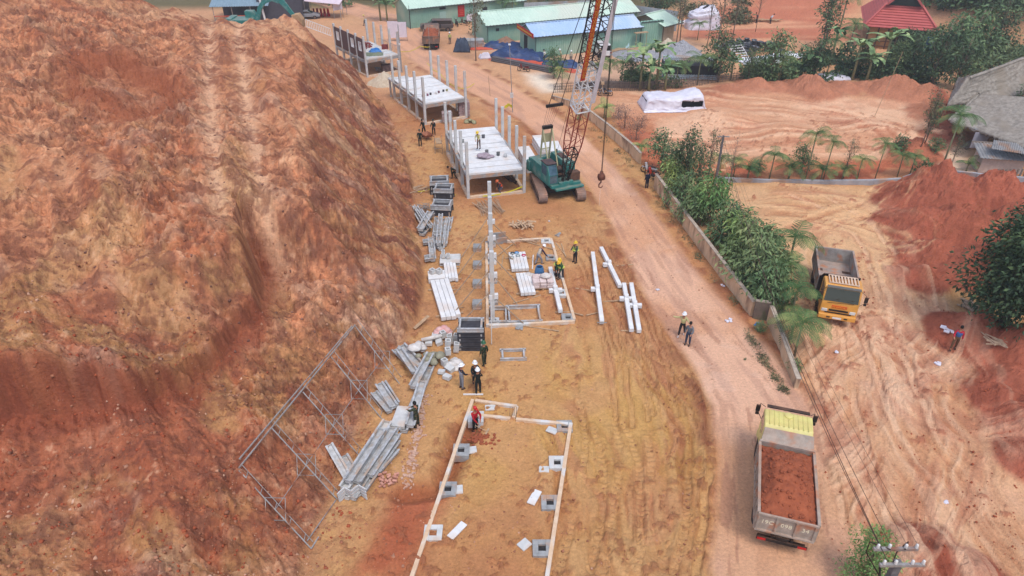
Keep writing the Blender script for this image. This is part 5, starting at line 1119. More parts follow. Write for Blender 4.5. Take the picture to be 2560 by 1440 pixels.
# formwork frames: square steel rings with dark lining
M_LINE = mat('dark_lining', (74, 72, 76), (48, 46, 50), rough=.8)
def form_frame(label, cx, cy, w, d, h, n, rz=0, lined=True, gap=.10, open_=False, group='steel formwork frames'):
    x, y = G(cx, cy); t = thing('formwork_frame', label, 'formwork', (x, y, zat(x, y) + .02), rz, group)
    for k in range(n):
        z = k * (h + gap)
        for dx, dy, sx, sy in ((0, -d / 2, w + .30, .05), (0, d / 2, w + .30, .05), (-w / 2, 0, .05, d), (w / 2, 0, .05, d)):
            b = MB(); b.box((dx, dy, z + h / 2), (sx, sy, h * .94 if not open_ else h)); b.box((dx, dy, z + h), (sx + (.06 if sx < sy else 0), sy + (.06 if sy < sx else 0), .06)); b.box((dx, dy, z + .02), (sx + (.05 if sx < sy else 0), sy + (.05 if sy < sx else 0), .05))
            b.build('side_panel', M_FORM if (open_ or k == n - 1) else M_LINE, t, bevel=.004)
        for dx in (-w / 2, w / 2):
            for dy in (-d / 2, d / 2): b = MB(); b.box((dx, dy, z + h / 2), (.09, .09, h + .03)); b.build('corner_post', M_FORM, t)
    if lined: b = MB(); b.box((0, 0, (n - 1) * (h + gap) + h * .25), (w - .08, d - .08, .05)); b.build('lining', M_LINE, t)
    return t
form_frame('tall stack of five square frames with a dark mesh lining by the scrap pile', 1179, 862, 1.25, 1.05, .24, 5)
form_frame('single open square frame lying on the pad beside the tall stack', 1283, 888, 1.25, .85, .16, 1, .05, False, open_=True)
form_frame('farthest stack of lined square frames left of the deck house', 1100, 480, 1.35, 1.15, .34, 3, .1)
form_frame('middle stack of lined square frames left of the deck house', 1111, 500, 1.3, 1.1, .34, 3, -.05)
form_frame('nearest stack of lined square frames left of the deck house', 1106, 532, 1.35, 1.1, .4, 2, -.1)
form_frame('long open frame around the pit in the middle foundation', 1310, 790, 1.9, 1.7, .26, 1, .06, False, open_=True)
form_frame('short open frame against the nearest standing column', 1247, 792, .9, 1.6, .26, 1, .03, False, open_=True)
bar_thing('trench_board', 'grey concrete kerb at the back left of the middle foundation', 'kerb', (1228, 612), (1268, 608), .12, .5, M_CONCG)
bar_thing('trench_board', 'grey concrete kerb just behind the standing columns', 'kerb', (1232, 598), (1264, 594), .12, .5, M_CONCG)
# channels: U-shaped steel moulds
def channel(label, a, c, w=.3, h=.22, z=.0, lift=(0, 0), group='steel channel moulds by the cliff foot', roll=0, m=None):
    A, B = W(*a), W(*c); A = Vector(A) + Vector((0, 0, z + lift[0])); B = Vector(B) + Vector((0, 0, z + lift[1])); d = B - A; L = d.length
    b = MB(); q = .03; b.box((0, L / 2, .02), (w, L, .04))
    for s_ in (-1, 1): b.box((s_ * (w / 2 - q / 2), L / 2, h / 2), (q, L, h)); b.box((s_ * (w / 2 + .03), L / 2, h - .015), (.09, L, .03))
    for y in (.03, L - .03): b.box((0, y, h * .4), (w - .06, .03, h * .7))
    o = b.build('channel_mould', m or M_FORM, None, bevel=.004); rz = heading(A, B)
    o.matrix_world = Matrix.Translation(A) @ Matrix.Rotation(rz, 4, 'Z') @ Matrix.Rotation(math.asin(max(-1, min(1, d.z / L))), 4, 'X') @ Matrix.Rotation(roll, 4, 'Y')
    return tag(o, label, 'channel mould', group)
CHN = [('long channel leaning along the pile above the people, outer right one', (1012, 1085), (1075, 925), .36, .26, .05), ('long channel leaning across the pile, left of the outer one', (1034, 985), (1080, 902), .34, .26, .35), ('long channel in the lower pile beside the person in camouflage', (1024, 1082), (1058, 975), .36, .24, .38),
       ('uppermost of the channels lying down the slope above the scrap', (1062, 932), (1004, 872), .34, .26, .1), ('second of the channels lying down the slope above the scrap', (1050, 945), (992, 886), .34, .24, .2), ('third of the channels lying down the slope above the scrap', (1040, 950), (1000, 898), .3, .24, .45),
       ('upper channel in the bunch left of the person in camouflage', (993, 1018), (957, 962), .3, .22, .1), ('middle channel in the bunch left of the person in camouflage', (985, 1028), (946, 972), .34, .22, .2), ('lower channel in the bunch left of the person in camouflage', (976, 1036), (937, 992), .3, .22, .1),
       ('short channel lying alone on the slope, left piece', (868, 1195), (828, 1138), .26, .18, .05), ('short channel lying alone on the slope, right piece', (886, 1188), (858, 1150), .34, .18, .1)]
for i_, (l, a, c, w, h, z) in enumerate(CHN): channel(l, (a[0] + (i_ * 7) % 5 - 2, a[1]), (c[0] - (i_ * 5) % 7 + 3, c[1]), w, h, z, lift=(0, .06 * (i_ % 3)), roll=.12 * ((i_ % 3) - 1))
k = 0
for (a, c, z, w) in [((862, 1250), (968, 1075), .0, .42), ((880, 1252), (985, 1085), .05, .42), ((905, 1235), (992, 1110), .1, .40), ((864, 1240), (972, 1070), .34, .40), ((895, 1225), (986, 1090), .40, .36), ((925, 1205), (994, 1100), .30, .40), ((940, 1190), (990, 1130), .1, .4), ((875, 1232), (960, 1100), .62, .34)]:
    k += 1; channel(['bottom left', 'bottom middle', 'bottom right', 'upper left', 'upper middle', 'upper right', 'short right hand', 'topmost'][k - 1] + ' mould of the long pile ending in zigzag flanges', a, c, w, .26, z, group='moulds in the long zigzag ended pile', m=M_CONC if k in (1, 4) else None)
for i in range(4):
    b = MB(); pts = [(-.62, -.1), (-.3, .22), (-.02, -.06), (.32, .22), (.62, -.08)]; x, y = G(884, 1250)
    for (x0, y0), (x1, y1) in zip(pts, pts[1:]): b.bar((x0, y0, 0), (x1, y1, 0), .05, .12)
    tag(b.build('zigzag_flange', M_CONC, None, loc=(x, y - .02 * i, zat(x, y) + .12 + i * .2), rz=.1 + .04 * i), 'zigzag end flange, %s of four stacked at the near end of the long pile' % ('lowest', 'second lowest', 'second highest', 'highest')[i], 'flange', 'zigzag flanges at the pile end')
for l, a, c, w, z in [('long mould slanting across the upper bunch by the cliff, left one', (1060, 572), (1032, 527), .3, .1), ('second mould in the upper bunch slanting by the cliff', (1072, 580), (1040, 532), .3, .25), ('third mould in the upper bunch, nearly under the tangled wire', (1078, 582), (1050, 542), .28, .4), ('end mould closing the upper bunch by the cliff', (1052, 592), (1078, 548), .42, .5),
                      ('mould lying across the foot of the upper bunch', (1055, 592), (1072, 572), .42, .1), ('mould standing right beside the square frames', (1066, 560), (1082, 546), .36, .3),
                      ('long straight mould in the middle group, left one', (1088, 622), (1096, 548), .46, .0), ('long straight mould in the middle group, centre one', (1103, 628), (1110, 552), .36, .05), ('long straight mould in the middle group, right one', (1112, 618), (1120, 552), .28, .1), ('narrow mould on top of the middle group', (1096, 625), (1103, 550), .22, .36),
                      ('short mould lying to the right of the middle group', (1121, 578), (1127, 548), .3, .0), ('vertical looking mould in the lower group by the cliff', (1083, 655), (1078, 600), .34, .1), ('square ended mould in the lower group, top left', (1058, 612), (1076, 610), .42, .15), ('square ended mould in the lower group, bottom left', (1062, 652), (1085, 650), .5, .15), ('mould end box below the long straight group', (1085, 600), (1100, 598), .5, .35)]:
    channel(l, a, c, w, .26, z, group='moulds in the groups by the upper cliff foot')
# tangle of wire, timber, scrap
def sticks(name, label, cat, cx, cy, sx, sy, n, ln, r, m, seed, ang=0, spread=.4, hz=.4, group=None):
    b = MB(); rr = random.Random(seed); x, y = G(cx, cy)
    for _ in range(n):
        a = ang + rr.gauss(0, spread); px, py = rr.uniform(-sx, sx), rr.uniform(-sy, sy); l = ln * rr.uniform(.6, 1.1); z = rr.random() * hz; dz = rr.uniform(-.06, .06)
        d = Vector((-math.sin(a), math.cos(a), 0)) * l / 2; b.cyl(Vector((px, py, z + .04)) - d + Vector((0, 0, dz)), Vector((px, py, z + .04)) + d, r * rr.uniform(.7, 1.2), n=5)
    return tag(b.build(name, m, None, loc=(x, y, zat(x, y) + .02)), label, cat, group)
M_STK = mat('bare_stick', (196, 168, 140), (150, 120, 96), rough=.9, sc=5)
sticks('pole_bundle', 'bundle of pale poles fanned out in front of the nearest deck house', 'pole bundle', 1224, 522, .9, .5, 26, 2.6, .035, M_STK, 4, .35, .16, .25)
sticks('firewood_pile', 'small pile of split pale wood on the pad', 'wood pile', 1305, 570, .75, .35, 34, .8, .06, mat('split_wood', (220, 190, 156), (160, 128, 100), rough=.9), 6, .1, .45, .35)
sticks('wire_tangle', 'grey tangle of wire and clamps on the upper mould bunch', 'wire tangle', 1060, 528, .45, .45, 60, .5, .02, M_STEEL, 7, 0, 1.6, .5)
sticks('stick_pile', 'loose sticks with yellow tape left of the square frame stacks', 'stick pile', 1052, 478, .9, .5, 14, 1.8, .035, M_STK, 8, -1.0, .3, .2)
sticks('stick_pile', 'scatter of short sticks at the back of the middle foundation', 'stick pile', 1325, 603, .9, .3, 16, .8, .025, M_STK, 9, 1.3, .5, .1)
sticks('branch_heap', 'pale branches lying by the walking person in the blue jacket', 'branch heap', 2472, 890, .5, .4, 14, 1.0, .05, M_STK, 10, .7, .5, .12)
sticks('branch_heap', 'white roots on the soil bank under the big dark tree', 'branch heap', 2425, 770, .4, .5, 10, 1.5, .07, M_STK, 15, .5, .35, .25)
sticks('plank_pile', 'sawn planks strewn before the blue roofed shed', 'plank pile', 1570, 125, 2.4, .9, 18, 3.2, .07, M_BAT, 11, -1.2, .3, .15)
sticks('plank_pile', 'long planks beside two workers on the far red terrace', 'plank pile', 1905, 58, 2.8, .4, 12, 4.5, .09, M_BAT, 12, -1.5, .1, .3)
sticks('pipe_bundle', 'bundle of dark pipes under the nearest deck house', 'pipe bundle', 1270, 445, .35, .3, 7, 3.0, .06, M_BLACK, 13, .35, .04, .25)
sticks('log_pile', 'grey logs and offcuts heaped right of the red roofed house', 'log pile', 2372, 108, 2.2, 1.2, 46, 2.2, .12, mat('grey_log', (170, 150, 130), (110, 94, 84), rough=.95), 14, -.9, .7, .9)
# scrap pile by the cliff: boxes, blocks, sacks, planks
rr = random.Random(21); words_ = ['largest', 'lowest', 'leftmost', 'rightmost', 'middle', 'topmost', 'front', 'rear']
for i, (px, py, tz, rz_) in enumerate([(1128, 862, .2, .1), (1140, 858, .1, -.1), (1120, 895, .3, .3), (1108, 848, .2, .6), (1150, 872, 0, .2), (1120, 878, .45, .15), (1140, 880, .1, .05), (1112, 915, .1, .7)]):
    x, y = G(px, py); hollow_block('grey hollow block in the scrap pile, the %s one' % words_[i], (x, y, zat(x, y) + tz), rz_, tilt=rr.uniform(-.2, .2), s_=.32, h=.6 if i in (0, 1, 6) else .42, group='hollow blocks in the scrap pile')
for i, (px, py, s_) in enumerate([(1090, 845, .4), (1072, 862, .32), (1100, 858, .38), (1126, 925, .4), (1136, 905, .3), (1104, 935, .3), (1118, 948, .34), (1098, 830, .3)]):
    x, y = G(px, py); b = MB(); b.box((0, 0, s_ * .35), (s_ * 1.3, s_, s_ * .7)); o = b.build('concrete_lump', M_CONC, None, bevel=.02, loc=(x, y, zat(x, y) + .05), rz=rr.random() * 3); o.rotation_euler.x = rr.uniform(-.4, .4)
    tag(o, 'pale concrete offcut in the scrap pile, the %s one' % ['upper middle', 'far left', 'upper right', 'lower right', 'mid right', 'lower left', 'nearest', 'farthest'][i], 'offcut', 'concrete offcuts in the scrap pile')
M_SACK = mat('white_sack', (226, 220, 214), (180, 168, 158), rough=.85)
M_SACK2 = mat('olive_sack', (166, 160, 136), (120, 114, 96), rough=.9)
rags('sack_heap', 'white torn sacks in the left of the scrap pile', 'sack heap', W(1050, 880, .1), .5, .35, M_SACK, 31, 9)
rags('sack_heap', 'olive and grey sacks in the middle of the scrap pile', 'sack heap', W(1072, 905, .1), .7, .35, M_SACK2, 32, 12)
rags('sack_heap', 'pink and white sacks at the top of the scrap pile', 'sack heap', W(1112, 835, .1), .6, .3, mat('pink_sack', (224, 190, 184), (196, 130, 124), rough=.9), 33, 9)
rags('sack_heap', 'white plastic sheet crumpled at the right foot of the scrap pile', 'sack heap', W(1140, 915, .0), .45, .1, M_SACK, 34, 7)
_p = W(1080, 858, .35); b = MB(); b.cyl((-.6, -.1, 0), (.6, .25, .1), .13, .11, 10); tag(b.build('rolled_sheet', M_SACK, None, True, loc=_p), 'rolled white sheet lying across the scrap pile', 'rolled sheet')
_p = W(1105, 815, .3); b = MB(); b.bar((-.5, -.4, 0), (.3, .6, .25), .22, .04); tag(b.build('board', M_BAT, None, loc=W(1058, 815, .2)), 'yellow board leaning at the top left of the scrap pile', 'board')
# rubble bits beside the near piles
b = MB(); rr = random.Random(41)
for _ in range(240):
    u = rr.random(); px = 1062 - u * 45 + rr.gauss(0, 7); py = 990 + u * 220 + rr.gauss(0, 8); x, y = G(px, py); b.box((x, y, zat(x, y) + .03), (rr.uniform(.05, .16), rr.uniform(.05, .14), .07), rz=rr.random() * 3, rx=rr.uniform(-.4, .4))
tag(b.build('rubble', mat('pink_rubble', (206, 172, 150), (176, 130, 108), rough=.9), None), 'pinkish stone rubble scattered beside the steel mould piles', 'rubble', None, 'stuff')
b = MB()
for i in range(26): b.box((rr.uniform(-.45, .45), rr.uniform(-.4, .4), rr.random() * .22 + .04), (.2, .1, .07), rz=rr.random() * 3, rx=rr.uniform(-.4, .4))
tag(b.build('brick_heap', mat('pink_brick', (206, 152, 132), (180, 122, 102), rough=.9), None, loc=W(972, 1203)), 'small heap of pink bricks beside the long zigzag ended pile', 'brick heap')
# pallet of bags, barrel, sacks, shopping of tools
def pallet(label, px, py, w, d, h, m, rz=0, rows=3, z=None, lumpy=.05, wood=True, tie=True):
    x, y = G(px, py); t = thing('bag_pallet', label, 'pallet', (x, y, zat(x, y) + .02), rz)
    if wood:
        b = MB()
        for i in range(5): b.box((0, -d / 2 + d * (i + .5) / 5, .12), (w, d / 7, .03))
        for dx in (-w / 2 + .06, 0, w / 2 - .06): b.box((dx, 0, .05), (.09, d, .09))
        b.build('pallet_base', M_BAT, t)
    nz = max(2, int(h / .16)); r2 = random.Random(px)
    for k in range(nz):
        b = MB()
        for i in range(rows):
            for j in range(2):
                b.box((-w / 2 + w * (i + .5) / rows + r2.uniform(-lumpy, lumpy) * .6, -d / 2 + d * (j + .5) / 2 + r2.uniform(-lumpy, lumpy) * .6, .14 + (k + .5) * h / nz), (w / rows * .98, d / 2 * .98, h / nz * 1.0), rz=r2.uniform(-.06, .06))
        b.build('bag_layer', m, t, bevel=.045)
    return t
pallet('pallet of pinkish white cement bags beside the blue barrel', 1356, 716, 1.35, 1.05, .55, mat('bag_pink', (222, 204, 198), (190, 164, 156), rough=.8), .08)
pallet('grey bag pallet under the middle deck house, left of two', 1118, 306, 1.1, .9, 1.0, mat('bag_grey', (170, 150, 146), (140, 120, 116), rough=.8), .2)
pallet('taller bag pallet at the right columns of the middle deck house', 1160, 290, 1.2, 1.2, 1.6, mat('bag_mauve', (176, 150, 146), (140, 112, 108), rough=.8), .2)
pallet('wrapped block pallet by the dark tarp left of the shed', 1184, 118, 3.0, 1.6, 1.0, M_CONCG, .1)
pallet('dark bag stack in the shade under the brown walled frame house', 968, 180, 1.3, 1.0, .8, mat('bag_dark', (120, 96, 90), (90, 70, 66), rough=.9), .3)
t = thing('barrel', 'blue open plastic barrel standing behind the bag pallet', 'barrel', W(1348, 695, .0)); b = MB(); b.lathe([(0, 0), (.27, 0), (.31, .2), (.32, .5), (.29, .78), (.24, .86), (.24, .92), (.215, .92), (.215, .84), (.27, .7), (.27, .1), (0, .08)], n=20); b.build('shell', mat('barrel_blue', (74, 118, 160), (56, 96, 136), rough=.5), t, True)
b = MB(); b.lathe([(.325, .5), (.34, .52), (.325, .54)], n=20); b.build('hoop', mat('hoop_blue', (60, 100, 144), rough=.5), t)
rags('sack_heap', 'white sacks leaning at the left of the blue barrel', 'sack heap', W(1326, 698, .0), .28, .2, M_SACK, 51, 5)
rags('sack_heap', 'single white sack on top of the cement bag pallet', 'sack', (W(1363, 716)[0], W(1363, 716)[1], .75), .1, .05, M_SACK, 52, 2)
_bs = G(1290, 650)
for i, (dx, dy, c, l) in enumerate([(-.25, .25, (50, 56, 60), 'black basin on the five beam stack'), (.05, .3, (60, 140, 190), 'bright blue basin on the five beam stack'), (.55, -.05, (190, 60, 90), 'magenta tool tray on the five beam stack'), (.15, -.1, (150, 156, 156), 'grey bowl in the middle of the five beam stack'), (-.3, -.35, (160, 166, 164), 'grey tray at the near left of the five beam stack')]):
    b = MB(); b.lathe([(0, 0), (.11, 0), (.16, .10), (.14, .10), (.10, .02), (0, .02)], n=12); tag(b.build('basin', mat('basin_%d_%d' % c[:2], c, rough=.5), None, True, loc=(_bs[0] + dx, _bs[1] + dy, zat(*_bs) + .38)), l, 'basin', 'basins on the five beam stack')
rags('cloth_bundle', 'green and cream striped cloth bundles behind the nearest deck house', 'cloth bundle', W(1176, 306, .0), .7, .3, mat('striped_cloth', (176, 176, 130), (110, 96, 84), rough=.9, sc=9), 61, 9)
rags('cloth_bundle', 'grey bag lumps in the shade under the brown walled frame house', 'cloth bundle', W(945, 178, .0), .6, .3, M_CONCG, 62, 6)
# rake held by the person in red, its spoil
rk = W(1188, 1062); q = W(1218, 1080, .03); b = MB(); A = Vector((rk[0] + .02, rk[1] - .34, rk[2] + .72)); B = Vector(q) ; b.cyl((0, 0, 0), B - A, .018, n=6); d = (B - A).normalized(); b.box(B - A, (.42, .10, .06), rz=1.2)
tag(b.build('rake', M_BAT, None, loc=A), 'rake with dark red head held by the person in red', 'rake')
b = MB(); rr = random.Random(71)
for _ in range(70): b.lathe([(0, 0), (.08, .0), (.07, .06), (0, .09)], (rr.gauss(0, .33), rr.gauss(0, .22), 0), 6, rr.uniform(.5, 1.5), rr.uniform(.5, 1.5))
tag(b.build('soil_clods', M_LOAD, None, loc=W(1204, 1095)), 'loose soil clods raked up in front of the person in red', 'soil clods', None, 'stuff')
# handrail, wheelbarrow, low scaffold by the cliff diggers
t = thing('wheelbarrow', 'wheelbarrow between the three diggers by the cliff', 'wheelbarrow', W(1068, 350, .0), .6); b = MB(); b.add([(-.3, -.4, .3), (.3, -.4, .3), (.3, .4, .3), (-.3, .4, .3), (-.42, -.55, .6), (.42, -.55, .6), (.42, .6, .6), (-.42, .6, .6)], [(0, 3, 2, 1), (0, 1, 5, 4), (1, 2, 6, 5), (2, 3, 7, 6), (3, 0, 4, 7)]); b.build('tray', mat('tray_rust', (170, 110, 80), (130, 80, 60), rough=.7), t, solid=.01)
b = MB(); b.bar((-.3, -1.0, .55), (-.12, .8, .2), .04); b.bar((.3, -1.0, .55), (.12, .8, .2), .04); b.bar((-.25, -.4, 0), (-.25, -.4, .4), .03); b.bar((.25, -.4, 0), (.25, -.4, .4), .03); b.build('handles', M_BLACK, t); wheel(t, 0, .8, .2, .08)
t = thing('scaffold_bench', 'low scaffold bench with a plank beside the deck house columns', 'scaffold', W(1097, 378, .0), .1); b = MB(); b.box((0, 0, 1.05), (.5, 1.5, .05), rz=.15); b.build('plank', M_BAT, t)
for x in (-.35, .35):
    for y in (-.6, .6): b = MB(); b.bar((x, y, 0), (x, y, 1.4), .035); b.build('leg', M_STEEL, t)
b = MB(); b.bar((-.35, -.6, .5), (.35, -.6, .5), .03); b.bar((-.35, .6, .5), (.35, .6, .5), .03); b.build('crossbar', M_STEEL, t)
t = thing('handrail', 'white slatted handrail running down behind the brown walled frame house', 'railing', (0, 0, 0)); A, B = Vector(W(832, 118)), Vector(W(806, 88)); A = Vector((A.x, A.y, 1.6)); B = Vector((B.x - .0, B.y - 8, 3.0)); b = MB(); b.bar(A, B, .08); b.bar(A + Vector((0, 0, 1)), B + Vector((0, 0, 1)), .08)
for i in range(15): b.bar(A.lerp(B, i / 14), A.lerp(B, i / 14) + Vector((0, 0, 1)), .06)
b.build('rail_panel', M_WHITE, t)
# steel roof truss frame leaning on the cut slope
def truss():
    c = [GT(597, 1170), GT(888, 812), GT(778, 1372)]
    P0, P1, P2 = Vector(c[0]), Vector(c[1]), Vector(c[2]); up = .6; P0.z += up * .6; P1.z += up; P2.z += .1
    n = (P1 - P0).cross(P2 - P0).normalized()
    def hit(px, py):
        r = Vector(ray(px, py)); o = Vector((0, 0, CAMH)); s_ = (P0 - o).dot(n) / r.dot(n); return o + r * s_
    t = thing('truss_frame', 'large steel roof truss frame leaning on the red cut slope', 'truss', tuple(P0)); o = P0
    H = lambda *p: hit(*p) - o
    up_ = Vector((0, 0, .0))
    def bars(name, lst, w, m=M_STEEL):
        b = MB()
        for a, c_ in lst: b.bar(a, c_, w)
        return b.build(name, m, t)
    A, B, C_, D = (597, 1170), (888, 812), (778, 1372), (1022, 990)
    edge = [H(*A), H(*B)]; bars('edge_rail', [(H(*A), H(*B))], .055); bars('edge_rail', [(H(598, 1148), H(880, 815))], .05); bars('end_rail', [(H(778, 1372), H(852, 1256))], .055); bars('end_rail', [(H(768, 1352), H(840, 1250))], .04); bars('end_rail', [(H(852, 1256), H(1022, 990))], .07)
    ch = [((597, 1176), (778, 1372)), ((679, 1070), (850, 1256)), ((757, 980), (908, 1150)), ((828, 892), (965, 1060)), ((888, 815), (1022, 990))]
    for a, c_ in ch:
        p, q = H(*a), H(*c_); bars('chord', [(p, q)], .045); k = Vector(((q - p).y, -(q - p).x, 0)).normalized()
        d = (H(c_[0] + 4, c_[1] - 18) - q); lst = [(p + d, q + d)]
        for i in range(5): f = (i + .5) / 5; lst.append((p.lerp(q, f), p.lerp(q, f) + d))
        bars('web_member', lst, .025)
    mids = [((688, 1274)), ((765, 1163)), ((835, 1062)), ((897, 975)), ((955, 900))]
    bars('brace', [(H(*a), H(*c_)) for a, c_ in zip(mids, mids[1:])], .025)
    sq = []
    for i, (x, y) in enumerate(mids):
        s_ = 25 - i * 1.5; pts = [(x - s_, y - s_ * 1.2), (x + s_, y - s_ * 1.15), (x + s_ * 1.05, y + s_ * 1.1), (x - s_ * .9, y + s_ * 1.05)]
        sq += [(H(*pts[j]), H(*pts[(j + 1) % 4])) for j in range(4)]
    for i in range(5): bars('stiffener', sq[i * 4:i * 4 + 4], .025)
truss()
# yellow caution tape, sagging between posts
def tape(label, pts, w=.07):
    b = MB(); P_ = [Vector(p) for p in pts]
    for A, B in zip(P_, P_[1:]):
        q = [A.lerp(B, i / 8) - Vector((0, 0, 1)) * .35 * math.sin(math.pi * i / 8) * min(1, (B - A).length / 6) for i in range(9)]
        for a, c_ in zip(q, q[1:]): b.bar(a, c_, .02, w)
    tag(b.build('caution_tape', M_YEL, None), label, 'caution tape', 'yellow caution tapes')
tape('yellow tape sagging from the far house post to the far dump truck', [on(d0[0], 4.7, .0, 2.6), W(1052, 128, .8), W(1076, 130, .8)])
tape('yellow tape strung beyond the right columns of the middle deck house', [on(d1[0], 5.0, 11.4, 3.2), on(d1[0], 5.2, 8, 2.8), on(d1[0], 5.4, 4, 2.2), W(1186, 214, .3)])
tape('yellow tape lying along the front beam of the nearest deck house', [on(d2[0], 1.2, -.3, .25), on(d2[0], 4.9, .1, .6)], .10)
tape('yellow green tape bunched at the foot of the meter post', [W(1262, 270, .1), W(1272, 272, .5), W(1282, 280, .6)], .3)
tape('yellow tape trailing over the sticks left of the square frames', [W(1045, 485, .2), W(1090, 478, .4), W(1140, 492, .1)], .05)
# ------------------------------------------------------------------ buildings
M_GWALL = mat('green_sheet_wall', (142, 176, 156), (122, 158, 138), rough=.6, sc=.6, amt=.4, c3=(160, 178, 156), sc3=.25)
M_GROOF = mat('pale_green_roof', (206, 224, 204), (182, 204, 184), rough=.5, sc=.5, c3=(200, 204, 186), sc3=.12)
M_BROOF = mat('pale_blue_roof', (178, 198, 222), (160, 184, 214), rough=.45, sc=.5, c3=(186, 200, 216), sc3=.2)
M_GREY = mat('grey_sheet', (176, 182, 186), (140, 148, 152), rough=.6, sc=1.2, c3=(160, 140, 126), sc3=.4)
M_TIN = mat('grey_tin', (156, 154, 152), (110, 108, 108), rough=.6, sc=1.5, c3=(150, 120, 100), sc3=.8)
def corr(b, p00, p10, p01, p11, n, amp=.03):
    """ribbed sheet between two edges: p00-p10 is the ribbed direction, p01-p11 the far edge"""
    p00, p10, p01, p11 = map(Vector, (p00, p10, p01, p11)); nr = (p10 - p00).cross(p01 - p00).normalized(); vs = []
    for i in range(n * 4 + 1):
        f = i / (n * 4); o = nr * (amp if i % 4 in (1, 2) else 0); vs += [p00.lerp(p10, f) + o, p01.lerp(p11, f) + o]
    b.add(vs, [(2 * i, 2 * i + 2, 2 * i + 3, 2 * i + 1) for i in range(n * 4)])
def shed(label, a, c, depth, he, hr, mw, mr, doors=(), wins=(), zb=None, mono=False, over=.35, cat='shed', ends=(1, 1)):
    A, B = G(*a), G(*c); L = math.dist(A, B); z = zat(*A) if zb is None else zb; rz = math.atan2(B[1] - A[1], B[0] - A[0]); D = depth
    t = thing('sheet_shed', label, cat, (A[0], A[1], z), rz); rd = D if mono else D / 2
    n = int(L / .35)
    for nm, y, s_ in (('front_wall', 0, 1), ('back_wall', D, -1)):
        h_ = hr if (mono and y) else he; b = MB(); corr(b, (0, y, -.5), (L, y, -.5), (0, y, h_), (L, y, h_), n); w = b.build(nm, mw, t, solid=.04)
        if y == 0:
            for x, ww, hh in doors: d = MB(); d.box((x, -.05, hh / 2), (ww, .06, hh)); d.build('door', mat('shed_door', (168, 192, 180), (150, 174, 160), rough=.5), w)
            for x, zz, ww, hh in wins: d = MB(); d.box((x, -.05, zz), (ww, .07, hh)); d.build('window', M_DARK, w)
    for x, e in ((0, ends[0]), (L, ends[1])):
        if not e: continue
        b = MB(); poly = [(0, -.5), (D, -.5), (D, hr if mono else he), (0, he)] if mono else [(0, -.5), (D, -.5), (D, he), (rd, hr - .05), (0, he)]; b.prism(poly, x - .03, x + .03); b.build('gable_wall', mw, t)
    o = over; sl = (hr - he) / rd
    b = MB(); corr(b, (-o, -o, he - o * sl + .06), (L + o, -o, he - o * sl + .06), (-o, rd, hr + .06), (L + o, rd, hr + .06), int(L / .5), .05); b.build('roof_slope', mr, t, solid=.03)
    if not mono:
        b = MB(); corr(b, (-o, D + o, he - o * sl + .06), (L + o, D + o, he - o * sl + .06), (-o, rd, hr + .06), (L + o, rd, hr + .06), int(L / .5), .05); b.build('roof_slope', mr, t, solid=.03)
        b = MB(); b.bar((-o, rd, hr + .12), (L + o, rd, hr + .12), .3, .05); b.build('ridge_cap', mr, t)
    b = MB(); b.bar((.02, -.10, -.4), (.02, -.10, he - .05), .06); b.build('downpipe', mat('dark_pipe', (80, 84, 84), (60, 62, 62), rough=.6), t)
    b = MB(); b.bar((-o, -o - .06, he - o * sl - .02), (L + o, -o - .06, he - o * sl - .02), .12, .10); b.build('gutter', MATS['dark_pipe'], t)
    return t, L
s1, L1 = shed('long green shed with red wall notice behind the pickup, farthest of the sheds', (1026, 71), (1262, 44), 6, 3.1, 4.2, M_GWALL, M_GROOF, doors=((5.8, 1.1, 2.1),), wins=((5.8, 2.6, 1.1, .35), (13.5, 1.7, .9, .8)))
b = MB(); b.box((9.1, -.10, 1.9), (1.2, .05, 1.8)); q = b.build('notice_board', M_RED, s1); b = MB()
for i in range(5): b.box((9.1, -.135, 1.35 + i * .28), (.8 - (i % 2) * .2, .01, .06))
b.build('notice_lettering', mat('faded_orange', (220, 120, 90), (206, 100, 70), rough=.7), q)
shed('low green lean-to joined to the right end of the farthest shed', (1264, 46), (1310, 41), 4, 2.6, 3.0, M_GWALL, M_GROOF, mono=True)
b = MB(); corr(b, (0, 0, 0), (11.5, 2.2, 0), (0, 0, 2.4), (11.5, 2.2, 2.4), 30); p = W(1310, 44); tag(b.build('sheet_fence', M_GREY, None, loc=p, solid=.04), 'grey sheet metal fence right of the farthest green shed', 'fence')
s2, L2 = shed('middle green shed with very long pale green roof behind the blue roofed one', (1219, 110), (1590, 72), 6.5, 2.7, 3.9, M_GWALL, M_GROOF, wins=((1.6, 1.9, .5, .4),))
s3, L3 = shed('nearest green shed with pale blue roof and red banner on its end', (1338, 144), (1597, 117), 5.6, 2.9, 3.9, M_GWALL, M_BROOF, doors=((9, 1.1, 2.0),))
b = MB(); b.bar((-.55, 5.5, 3.2), (-.55, -.5, 3.0), .06, .62); bn = b.build('banner', M_RED, s3)
b = MB(); rr = random.Random(3)
for i in range(22): y = 5.2 - i * .245; b.box((-.59, y, 3.19 - (5.2 - y) * .035), (.01, .13, .2)); 
b.build('banner_lettering', MATS['letter_yellow'] if 'letter_yellow' in MATS else M_YEL, bn)
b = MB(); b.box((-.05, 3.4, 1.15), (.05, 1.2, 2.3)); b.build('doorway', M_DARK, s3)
b = MB(); b.bar((15.5, -.9, 0), (15.5, -.9, 2.2), .06); b.bar((17.2, -.9, 0), (17.2, -.9, 2.2), .06); b.box((16.35, -.7, 2.2), (2.1, .7, .06)); tag(b.build('timber_stand', M_BAT, None, loc=s3.location, rz=s3.rotation_euler.z), 'tall timber stand against the wall of the blue roofed shed', 'stand')
